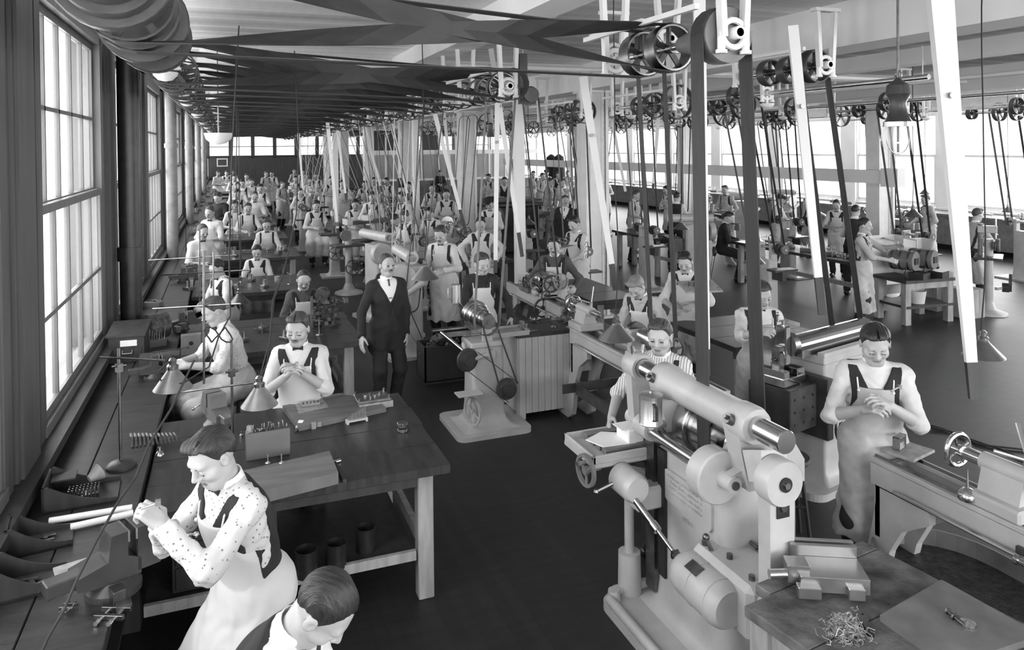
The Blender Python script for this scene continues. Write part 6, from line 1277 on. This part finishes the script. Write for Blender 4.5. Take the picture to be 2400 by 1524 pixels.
slab('drafting_slab', 'large pale board lying at the back edge of the nearest table', 'board', ((662, 951), (800, 925), (872, 930), (905, 955), (700, 1000)), ZT, .035, 'board_wood')
slab('thin_card', 'thin square plate under a small bright jig', 'plate', ((692, 948), (755, 933), (770, 953), (700, 968)), ZT+.035, .004, 'pale_wood')
q = gz(728, 950, ZT+.04); T = tobj('small_jig', 'small bright metal jig with round studs on the thin plate', 'jig', (q.x, q.y, ZT+.039), R(4)); part(T, 'block', MB().bb((-.07, -.02, 0), (.07, .02, .022), .002), 'steel')
for k in range(5): part(T, 'stud', MB().cyl((-.055+k*.027, -.012, .022), (-.055+k*.027, -.012, .034), .007, n=10), 'steel_dark')
q = gz(876, 950, ZT); T = tobj('jig_plate', 'square steel jig box with bright rings at the back of the nearest table', 'jig', (q.x, q.y, ZT), R(2))
part(T, 'base', MB().bb((-.13, -.10, 0), (.13, .10, .05), .003), 'pale_wood'); part(T, 'plate', MB().bb((-.14, -.10, .055), (.11, .10, .075), .002), 'steel_dark')
for (x, y, r) in ((-.06, .02, .018), (-.02, .035, .014), (.01, 0, .02), (.05, .03, .012), (-.03, -.03, .012)): part(T, 'ring', MB().ring((x, y, .08), (0, 0, 1), r, r*.6, .012, 16), 'steel')
for (x, y) in ((-.13, -.09), (.1, -.09), (.1, .09), (-.13, .09)): part(T, 'stud', MB().cyl((x, y, .07), (x, y, .095), .008, n=8), 'steel')
q = gz(836, 990, ZT); T = tobj('reamer_rack', 'stepped rack of small drills on little feet', 'rack', (q.x, q.y, ZT), R(8)); part(T, 'base', MB().bb((-.075, -.02, .012), (.075, .02, .026), .002), 'cream_paint')
for sx in (-1, 1): part(T, 'foot', MB().bb((sx*.07-.008, -.024, 0), (sx*.07+.008, .024, .03), .002), 'cream_paint')
for i in range(12):
    x = -.065+i*.0118
    for y in (-.008, .008): part(T, 'drill_bit', MB().cyl((x, y, .02), (x, y, .05+i*.0045), .0022, n=6), 'steel')
q = gz(943, 1012, ZT); T = tobj('milling_cutters', 'stack of two toothed black cutters near the right end of the nearest table', 'cutter', (q.x, q.y, ZT))
for zc, r in ((.0, .035), (.03, .026), (.045, .036)):
    m = MB(); m.cyl((0, 0, zc), (0, 0, zc+.022), r*.85, n=20)
    for k in range(14): a = 2*PI*k/14; m.sph((r*.9*math.cos(a), r*.9*math.sin(a), zc+.011), (.006, .006, .011), 6)
    part(T, 'cutter', m, 'steel_dark')
q0, q1 = gz(785, 1083, ZT+.01), gz(808, 1128, ZT+.01); T = tobj('hammer', 'small hammer lying right of the low wooden box', 'hammer', (q0.x, q0.y, ZT)); wp(T, 'handle', MB().bar(q0, q1, .012, .014, .022, .02), 'dark_wood'); wp(T, 'head', MB().cyl(q0-V((.035, .01, 0)), q0+V((.035, .01, 0)), .009, .012, 10), 'steel')
for i, (u, v, s) in enumerate(((735, 1005, .03), (748, 1000, .024))): q = gz(u, v, ZT); single('gauge_block', MB().box((q.x, q.y, ZT+s*.7), (s*1.1, s, s*1.4), ch=.002), 'pale_wood', 'small square block, %s one in front of the pale board' % ('larger' if i == 0 else 'smaller'), 'block')
q = gz(698, 1008, ZT); T = tobj('brush', 'small flat white brush lying right of the upright panel', 'brush', (q.x, q.y, ZT+.012)); part(T, 'bristles', MB().bar((0, 0, 0), (.03, .06, .03), .035, .01), 'paper'); part(T, 'handle', MB().bar((0, 0, 0), (-.02, -.05, -.005), .015, .008), 'steel_dark')
q = gz(566, 1020, ZT+.02); T = tobj('oil_bottle', 'little brass oiler left of the upright panel', 'oil can', (q.x, q.y, ZT)); part(T, 'body', MB().lathe([(0, 0), (.014, 0), (.014, .022), (.005, .03), (.006, .045), (0, .046)], (0, 0, 0), n=14), 'brass')
# bench vises
def vise(lab, loc, rz, s=1., m='machine_dark'):
    T = thing('bench_vise', lab, 'vise', loc, rz); T.scale = (s,)*3
    part(T, 'swivel_base', MB().lathe([(.085, 0), (.085, .02), (.07, .035), (.06, .05), (0, .05)], (0, 0, 0), n=24), m)
    part(T, 'fixed_jaw', MB().prism([(-.07, .05), (.07, .05), (.07, .10), (.03, .12), (.03, .20), (-.02, .20), (-.03, .12), (-.12, .10), (-.12, .06)], (-.05, 0, 0), (0, 1, 0), (0, 0, 1), (.10, 0, 0)), m)
    part(T, 'slide', MB().bb((-.03, -.20, .06), (.03, .20, .105), .004), m)
    part(T, 'moving_jaw', MB().prism([(.06, .06), (.13, .06), (.16, .10), (.12, .20), (.06, .20)], (-.05, 0, 0), (0, 1, 0), (0, 0, 1), (.10, 0, 0)), m)
    part(T, 'jaw_face', MB().bb((-.05, .03, .165), (.05, .036, .20)).bb((-.05, .054, .165), (.05, .06, .20)), 'steel')
    part(T, 'screw', MB().cyl((0, .13, .08), (0, .24, .08), .014, n=12).sph((0, .24, .08), .02, 10), 'steel'); part(T, 'handle', MB().cyl((-.07, .24, .06), (.08, .24, .12), .006, n=8).sph((.08, .24, .12), .011, 8).sph((-.07, .24, .06), .011, 8), 'steel')
    return T
q = gz(255, 1385, ZB); vise('heavy black bench vise beside the man in the spotted shirt', (q.x+.02, q.y, ZB), R(-65), 1.35)
q = gz(510, 985, ZB); vise('bench vise with a pale jaw top behind the spotted man, end of the nearest table', (q.x, q.y, ZT), R(20), 1.15, 'machine_mid')
q = gz(375, 893, ZB); vise('bench vise on a round base under the side worker’s hands'.replace('’', ''), (q.x-.05, q.y+.1, ZB), R(-80), 1.0)
q = gz(425, 775, ZB); vise('dark vise on the wall bench beyond the card box', (q.x, q.y, ZB), R(-80), 1.0)
q = gz(430, 660, ZB); vise('dark vise on the wall bench in front of the third side worker', (q.x, q.y, ZB), R(-80), 1.0)
# file set and dark tool tray on the bench
for i in range(12):
    u = 308+i*9.2; v = 1022+(i > 4)*2-i*.6; L = .17-.007*i; q = gz(u, v, ZB+.012); a = R(10+i*.5); T = tobj('file', 'wooden handled file, %s from the left of the row on the bench' % ORD[min(i, 11)], 'file', (q.x, q.y, ZB+.012), a); r = .013-.0006*i
    part(T, 'handle', MB().lathe([(0, 0), (r, .005), (r*1.1, .03), (r*.75, .06), (r*.8, .07), (0, .072)], (0, .03, 0), (0, -1, 0), 12), 'board_wood'); part(T, 'blade', MB().bar((0, -.04, 0), (-.01, -.04-L, -.004), .018-.0008*i, .005, .012-.0006*i, .004), 'steel_dark')
q = gz(374, 1068, ZB); T = tobj('oil_can', 'small brass bell shaped oiler in front of the files', 'oil can', (q.x, q.y, ZB)); part(T, 'body', MB().lathe([(.028, 0), (.028, .008), (.02, .022), (.012, .03), (.009, .055), (0, .057)], (0, 0, 0), n=20), 'brass')
def scoop(lab, cu, cv, rz, s=1., L=.20, w=.26):      # wooden tray with swept ends
    q = gz(cu, cv, ZB); T = thing('wooden_tray', lab, 'tray', (q.x, q.y, ZB), rz); n = 8
    part(T, 'floor', MB().bb((-w/2, -L/2, 0), (w/2, L/2, .012)), 'dark_wood')
    pol = [(-w/2, 0), (w/2, 0), (w/2, .03)]+[(w/2-(w-.03)*k/n, .03+.11*(k/n)**2) for k in range(1, n+1)]+[(-w/2, .14)]
    for y in (-L/2, L/2-.012): part(T, 'side', MB().prism(pol, (0, y, 0), (1, 0, 0), (0, 0, 1), (0, .012, 0)), 'dark_wood')
    part(T, 'back', MB().bb((-w/2, -L/2, 0), (-w/2+.012, L/2, .14)), 'dark_wood')
    for k in range(4): part(T, 'tool', MB().bar((random.uniform(-.08, .05), random.uniform(-.06, .05), .02), (random.uniform(-.05, .1), random.uniform(-.06, .05), .026), .018, .01), 'steel_dark')
    return T
scoop('swept dark wooden tray on the wall bench, nearer of the two against the window', 70, 1375, R(8), L=.2, w=.28)
scoop('swept dark wooden tray on the wall bench, farther of the two against the window', 95, 1275, R(8), L=.2, w=.28)
q = gz(150, 1150, ZB); T = scoop('large open wooden tray with a pin rack and brush by the first window', 195, 1165, R(3), L=.30, w=.36); m = MB()
for i in range(9):
    for k in range(3): x, y = -.06+i*.018, -.10+k*.03; m.cyl((x, y, .01), (x, y, .085), .0035, n=6)
part(T, 'pin_rack', m, 'steel', kind='stuff'); part(T, 'lid', MB().bb((-.16, .02, .10), (-.04, .14, .108)), 'dark_wood')
part(T, 'brush', MB().lathe([(.02, 0), (.05, .07), (0, .075)], (.02, .09, .06), (1, .6, .4), 18), 'pale_wood')
for i, (u0, v0, u1, v1) in enumerate(((115, 1222, 310, 1190), (165, 1236, 312, 1203))):
    a, b = gz(u0, v0, ZB+.02), gz(u1, v1, ZB+.02); T = thing('paper_roll', '%s rolled white drawing on the wall bench' % ('longer' if i == 0 else 'shorter'), 'paper roll', (a.x, a.y, ZB)); wp(T, 'roll', MB().cyl(a, b, .017, n=16), 'paper')
for i, (u, v, r_) in enumerate(((160, 1420, 2), (265, 1435, 1))):
    q = gz(u, v, ZB+.015); T = thing('parallel_clamp', ('small' if i == 0 else 'large')+' toolmaker clamp lying near the front edge of the nearest bench', 'clamp', (q.x, q.y, ZB+.012), R(-25)); s = .7 if i == 0 else 1.4
    for y in (-.02, .02): part(T, 'jaw', MB().box((0, y*s, 0), (.09*s, .012*s, .014*s), ch=.001), 'steel_dark')
    for x in (-.02, .02): part(T, 'screw', MB().cyl((x*s, -.045*s, .0), (x*s, .045*s, .0), .004*s, n=8).cyl((x*s, -.055*s, 0), (x*s, -.04*s, 0), .007*s, n=8), 'steel')
q = gz(275, 1400, ZB+.03); single('angle_block', MB().box((q.x, q.y, ZB+.035), (.05, .07, .07), rz=.4, ch=.002).box((q.x+.03, q.y-.05, ZB+.015), (.06, .05, .03), rz=.2), 'steel_dark', 'bright angle block standing behind the large toolmaker clamp', 'block')
q = gz(185, 1335, ZB); single('open_case', MB().box((q.x-.02, q.y-.0, ZB+.012), (.16, .08, .024), rz=.3, ch=.002), 'pale_wood', 'flat pale instrument case behind the heavy vise', 'case')
# card index box by the drain pipe and neighbours
q = gz(315, 845, ZB); T = thing('card_box', 'dark wooden card index box with a sloped lid, white label and drop handle', 'box', (q.x-.05, q.y+.1, ZB), R(-4))
part(T, 'body', MB().bb((-.15, -.15, 0), (.15, .15, .24), .003), 'dark_wood'); part(T, 'lid', MB().prism([(-.17, 0), (.17, .07), (.17, .085), (-.17, .018)], (-.165, 0, .24), (0, 1, 0), (0, 0, 1), (.33, 0, 0)), 'dark_wood')
part(T, 'label', MB().bb((-.05, -.155, .15), (.09, -.151, .205)), 'paper'); part(T, 'handle', MB().tube([(-.03, -.152, .11), (-.03, -.172, .085), (.05, -.172, .085), (.05, -.152, .11)], .007), 'steel_dark'); part(T, 'drawer_edge', MB().bb((-.13, -.154, .04), (.13, -.15, .14)), 'dark_wood')
q = gz(430, 800, ZB); T = thing('sheet_box', 'wide low dark board box next to the card box', 'box', (-.70, 7.2, ZB)); part(T, 'board', MB().bb((-.02, -.1, 0), (.30, .08, .17), .003), 'dark_wood')
T = thing('angle_plate', 'upright pale angle plate with a round hole behind the side worker', 'block', (-.33, 7.75, ZB)); part(T, 'plate', MB().bb((-.09, -.02, 0), (.09, .06, .19), .004), 'machine_mid'); part(T, 'hole', MB().cyl((0, -.022, .11), (0, -.019, .11), .02, n=18), 'iron_black')
T = thing('gear_model', 'dark toothed fixture piled beside the drain pipe on the wall bench', 'machine part', (-.72, 8.4, ZB)); m = MB()
m.cyl((-.05, 0, .15), (.12, .1, .15), .13, n=24)
for k in range(24): a = k*.26; m.box((0, .02, .15), (.26, .02, .02), M=Matrix.Rotation(a, 3, 'X'))
for k in range(14): m.box((random.uniform(-.1, .3), random.uniform(-.3, .3), random.uniform(.02, .12)), (.08, .05, .06), rz=random.random()*3)
part(T, 'gears', m, 'clutter')
# generic fixtures scattered over tables: each one a thing
rc = random.Random(11)
def gadget(x, y, z, lab, k=None, s=1.):
    k = rc.randrange(6) if k is None else k; T = thing(('fixture', 'wooden_block_rack', 'drill_jig', 'surface_gauge', 'parts_box', 'oil_cup')[k], lab, ('fixture', 'rack', 'jig', 'gauge', 'box', 'cup')[k], (x, y, z), rc.random()*3); T.scale = (s,)*3
    if k == 0:
        part(T, 'base', MB().bb((-.06, -.04, 0), (.06, .04, .03), .003), 'steel_dark'); part(T, 'post', MB().bb((-.05, -.02, .03), (-.02, .02, .11), .002).cyl((.03, 0, .03), (.03, 0, .09), .015, n=10), 'steel')
    elif k == 1:
        part(T, 'block', MB().bb((-.09, -.035, 0), (.09, .035, .05), .002), 'board_wood'); m = MB()
        for i in range(10): m.cyl((-.08+i*.018, 0, .05), (-.08+i*.018+rc.uniform(-.01, .01), 0, .11+rc.random()*.04), .005, .003, 6)
        part(T, 'tools', m, 'steel')
    elif k == 2:
        part(T, 'plate', MB().bb((-.07, -.05, .02), (.07, .05, .04), .002), 'steel_dark'); part(T, 'studs', MB().cyl((-.05, -.03, 0), (-.05, -.03, .07), .008, n=8).cyl((.05, .03, 0), (.05, .03, .07), .008, n=8).ring((0, 0, .045), (0, 0, 1), .025, .015, .012, 14), 'steel')
    elif k == 3:
        part(T, 'foot', MB().lathe([(.035, 0), (.03, .012), (0, .016)], (0, 0, 0), n=16), 'steel_dark'); part(T, 'rod', MB().cyl((0, 0, 0), (0, 0, .18), .004, n=6).cyl((-.04, 0, .13), (.06, 0, .15), .003, n=6), 'steel')
    elif k == 4:
        part(T, 'case', MB().bb((-.08, -.05, 0), (.08, .05, .05)), 'board_wood'); m = MB()
        for i in range(8): m.box((rc.uniform(-.06, .06), rc.uniform(-.03, .03), .055), (.03, .02, .02), rz=rc.random()*3)
        part(T, 'pieces', m, 'steel', kind='stuff')
    else: part(T, 'cup', MB().lathe([(.0, 0), (.035, 0), (.038, .05), (.03, .05), (.028, .01)], (0, 0, 0), n=16), 'tin')
    return T
what = ('fixture block', 'block of upright tools', 'drill jig plate', 'surface gauge', 'box of small pieces', 'tin cup')
side = ('left end', 'left middle', 'middle', 'right middle', 'right end')
for t, (y0, y1) in enumerate(TY[1:9], 1):
    n = 8 if t < 4 else 6
    for i in range(n):
        f = i/(n-1); x = -.25+1.35*f+rc.uniform(-.05, .05); k = rc.randrange(6); row = i % 2; y = y0+.45+row*.5+rc.uniform(-.1, .1)
        if t == 1 and x > 1.0: x = 1.0
        gadget(x, y, ZT, '%s on the %s table of the left row, %s, %s half' % (what[k], ORD[t], side[min(4, int(f*4.99))], 'far' if row else 'near'), k, 1.1)
q = gz(758, 765, ZT); T = thing('brass_model', 'tall intricate brass and steel mechanism on the second table', 'machine part', (q.x, q.y+.05, ZT)); m = MB(); m.bb((-.13, -.06, 0), (-.11, .06, .33)); m.cyl((-.02, -.03, .34), (.02, .05, .36), .075, n=20)
for i in range(60): m.box((rc.uniform(-.10, .17), rc.uniform(-.09, .09), rc.uniform(.02, .30)*(1-.0)), (rc.uniform(.03, .09), rc.uniform(.02, .05), rc.uniform(.02, .05)), rz=rc.random()*3)
part(T, 'mechanism', m, 'clutter'); part(T, 'crank', MB().cyl((.1, 0, .22), (.24, -.03, .26), .012, n=8).bb((.22, -.06, .24), (.28, .0, .30), .004), 'steel_dark')
for i in range(34):
    y = 8.2+i*1.05; k = rc.randrange(6); gadget(-.8+rc.uniform(-.12, .3), y, ZB, '%s on the wall bench, %s counted from the black drain pipe' % (what[k], NUM[i]), k, 1.3)
nm = ('long littered table', 'table behind the big column', 'small dark aisle table', 'cabinet top')
for (x0, x1, y0, y1, z, n, nn) in ((9.9, 10.5, 9.7, 12.7, .86, 22, 0), (8.7, 9.2, 14.1, 15.6, .86, 8, 1), (3.65, 4.6, 12.4, 13.1, .86, 4, 2)):
    for i in range(n): k = rc.randrange(6); gadget(rc.uniform(x0, x1), y0+(y1-y0)*(i+.5)/n, z, '%s on the %s, %s from its near end' % (what[k], nm[nn], NUM[i]), k, 1.2)
for i in range(30): k = rc.randrange(6); gadget(18.2+rc.uniform(-.2, .3), 9+i*.9, .96, '%s on the right window bench, %s from its near end' % (what[k], NUM[i]), k, 1.6)
for i, (x, y) in enumerate(((2.95, 7.35), (3.02, 7.62), (3.3, 7.4), (3.2, 7.7))): gadget(x, y, .895, '%s on the beadboard cabinet, %s' % (what[(0, 5, 3, 2)[i]], ('near left', 'far left', 'near right', 'far right')[i]), (0, 5, 3, 2)[i], .8)
T = thing('file', 'long file lying on the front edge of the beadboard cabinet', 'file', (2.98, 7.26, .905)); part(T, 'blade', MB().bar((-.1, 0, 0), (.1, .03, 0), .02, .006), 'steel'); part(T, 'handle', MB().cyl((-.16, -.01, 0), (-.1, 0, 0), .012, n=10), 'pale_wood')
# right bench: heavy machine vise, plate, steel wool, spanner, mandrel
q = gz(1960, 1400, .80); T = thing('machine_vise', 'heavy bright machine vise turned on its side on the scarred bench', 'vise', (q.x+.02, q.y+.06, .80), R(-28))
part(T, 'body', MB().bb((-.15, -.09, .03), (.15, .09, .10), .003), 'steel_blue'); part(T, 'jaw', MB().bb((-.15, .09, .03), (.15, .115, .15), .002).bb((-.15, .14, .03), (.15, .165, .15), .002), 'steel_blue'); part(T, 'bridge', MB().bb((-.15, .11, .03), (.15, .15, .06)), 'steel_dark')
part(T, 'clamp_block', MB().bb((-.20, -.06, .05), (-.10, .03, .13), .003), 'steel_blue'); part(T, 'hub', MB().cyl((-.28, -.05, .08), (-.16, -.03, .08), .022, n=16).cyl((-.18, -.01, .09), (-.14, 0, .09), .016, n=12), 'steel'); part(T, 'foot_ring', MB().ring((.1, .04, .015), (0, 0, 1), .06, .03, .03, 26), 'steel')
part(T, 'end_lug', MB().bb((-.17, -.13, .02), (-.07, -.08, .07), .003).bb((.05, -.12, .02), (.12, -.08, .07), .003), 'steel_blue')
P_ = [gz(2207, 1360, .825), gz(2062, 1443, .825), gz(2230, 1560, .825), gz(2440, 1490, .825)]; T = thing('surface_plate', 'square dark surface plate lying on the scarred bench', 'plate', (P_[0].x, P_[0].y, .80)); o = P_[0]
part(T, 'plate', MB().prism([(p.x-o.x, p.y-o.y) for p in P_], (0, 0, 0), (1, 0, 0), (0, 1, 0), (0, 0, .028)), 'machine_mid')
q = gz(2242, 1455, .83); T = thing('carrier_bolt', 'short bolt with a carrier lying on the surface plate', 'bolt', (q.x, q.y, .829), R(-12)); part(T, 'shank', MB().cyl((0, -.045, .010), (0, .045, .010), .009, n=12).cyl((0, .045, .01), (0, .055, .01), .013, n=6), 'steel_dark'); part(T, 'carrier', MB().torus((0, .01, .01), (0, 1, 0), .013, .005, 14, 6), 'steel_dark')
q = gz(2268, 1462, .83); T = thing('disc_cutter', 'thin bright disc beside the bolt on the surface plate', 'disc', (q.x, q.y, .829)); part(T, 'disc', MB().lathe([(0, 0), (.032, 0), (.032, .006), (.018, .009), (.008, .012), (0, .012)], (0, 0, 0), n=26), 'steel')
q = gz(2022, 1452, .80); T = thing('spanner', 'black open ended spanner at the edge of the surface plate', 'spanner', (q.x, q.y, .80), R(-30)); part(T, 'jaw', MB().prism([(-.03, 0), (-.02, .03), (-.008, .035), (-.008, .01), (.008, .01), (.008, .035), (.02, .03), (.03, 0), (.015, -.03), (.012, -.12), (-.012, -.12), (-.015, -.03)], (0, 0, 0), (1, 0, 0), (0, 1, 0), (0, 0, .012)), 'iron_black')
q = gz(1985, 1490, .80); m = MB(); rw = random.Random(5)
for i in range(260):
    c = V((q.x+rw.gauss(0, .042), q.y+rw.gauss(0, .036), .805+abs(rw.gauss(0, .028)))); pts = [c]
    for k in range(5): pts.append(pts[-1]+V((rw.gauss(0, .009), rw.gauss(0, .009), rw.gauss(0, .006))))
    m.tube([(p.x, p.y, max(.803, p.z)) for p in pts], .0016, 3)
o = single('metal_turnings', m, 'steel_wool', 'tangle of fluffy metal turnings at the front of the scarred bench', 'turnings'); o['kind'] = 'stuff'
# turnings and scrap on the floor, cables
single('floor_cable', MB().tube([gz(2120, 980, .012), gz(2160, 992, .012), gz(2210, 1005, .012), gz(2260, 1025, .012), gz(2320, 1045, .012), gz(2410, 1055, .012)], .009), 'cable', 'upper black cable lying on the floor behind the right lathe', 'cable')
single('floor_cable', MB().tube([gz(2130, 990, .03), gz(2230, 1012, .012), gz(2290, 1040, .012), gz(2340, 1050, .012), gz(2410, 1082, .012)], .008), 'cable', 'lower black cable lying on the floor behind the right lathe', 'cable')
T = thing('oil_can', 'domed brass oil can on the far end of the cabriole leg lathe', 'oil can', (3.44, 6.85+.3, .975)); part(T, 'dome', MB().lathe([(0, 0), (.05, 0), (.05, .02), (.03, .05), (0, .06)], (0, 0, 0), n=20), 'brass'); part(T, 'spout', MB().cyl((0, 0, .05), (0, 0, .15), .007, .003, 8), 'brass')
T = thing('tool_tray', 'flat wooden tray of tools on the far end of the cabriole leg lathe', 'tray', (3.36, 7.2, .96)); part(T, 'board', MB().bb((-.15, -.12, .01), (.15, .12, .03)), 'dark_wood'); m = MB()
for i in range(9): m.bar((rc.uniform(-.12, .05), rc.uniform(-.1, .1), .036), (rc.uniform(-.05, .12), rc.uniform(-.1, .1), .04), .014, .008)
part(T, 'tools', m, 'steel_dark')
T = thing('bucket', 'dark fire bucket hanging on the second iron column of the aisle', 'bucket', gd(940, 428, 22.0)); part(T, 'body', MB().lathe([(.09, -.15), (.13, .13), (.12, .13), (.08, -.14)], (0, 0, 0), n=22, closed=True), 'iron_black'); part(T, 'handle', MB().tube([(-.12, 0, .13), (-.08, 0, .24), (.08, 0, .24), (.12, 0, .13)], .006), 'steel_dark')
for i, (u, d) in enumerate(((1292, 34), (1310, 33.5))):
    p = gd(u, 385, d); T = thing('hanging_coat', 'dark coat hanging in the far middle of the hall, %s of two' % ('left' if i == 0 else 'right'), 'coat', (p.x, p.y, p.z-.5)); part(T, 'cloth', MB().lathe([(.05, .95), (.22, .82), (.26, .4), (.3, -.15), (.27, -.15), (.0, .8)], (0, 0, 0), n=14), 'suit_dark'); part(T, 'hanger_rod', MB().cyl((0, 0, .93), (0, 0, ZC-p.z+.5), .01, n=6), 'steel_dark')
p = gd(1318, 577, 11.3); T = thing('carried_board', 'board with two small spoked pulleys carried by the man in striped sleeves', 'board', p, .6)
part(T, 'board', MB().bb((-.2, -.12, -.02), (.2, .12, 0), .003), 'pale_wood')
for x in (-.07, .09): part(T, 'pulley', MB().wheel((x, 0, .07), (.3, 1, 0), .065, .05, 4, n=20), 'machine_dark')
p = gd(1640, 672, 8.3); T = thing('drafting_board', 'tilted board with drawing tools held by the man in the bow tie', 'board', p, -.2)
part(T, 'board', MB().box((0, 0, 0), (.42, .28, .02), M=Matrix.Rotation(.25, 3, 'X')), 'pale_wood')
for k in range(5): part(T, 'tool', MB().bar((-.15+k*.06, -.05, .02), (-.10+k*.06, .06, .045), .012, .008), 'steel_dark')
p = gd(718, 548, 21.5); T = thing('parts_tray', 'dark tray held by the man in the long white apron in the left aisle', 'tray', p); part(T, 'tray', MB().bb((-.28, -.12, -.03), (.28, .12, 0)).bb((-.28, -.12, 0), (.28, -.10, .04)).bb((-.28, .10, 0), (.28, .12, .04)), 'iron_black')
q = gz(1845, 1290, 0); stool(q.x+.08, q.y+.1, 'dark stool standing right of the big milling machine', h=.62)
# toolmaker parts held in hands
def held(lab, u, v, d, cat='tool', m='steel', L=.09):
    p = gd(u, v, d); T = thing('held_tool', lab, cat, p); part(T, 'rod', MB().cyl((-L/2, 0, .0), (L/2, .01, .01), .005, n=8), m); part(T, 'head', MB().box((L/2, .01, .01), (.02, .02, .02)), m); return T
held('thin part held by the man with the centre parting', 681, 858, 5.35); held('gauge held by the man with dark straps at the right lathe', 2100, 915, 4.02, L=.07); held('long file held by the side worker', 400, 822, 6.0, m='dark_wood', L=.26); held('small round fixture held by the man in the spotted shirt', 350, 1190, 2.95, m='tin', L=.06)
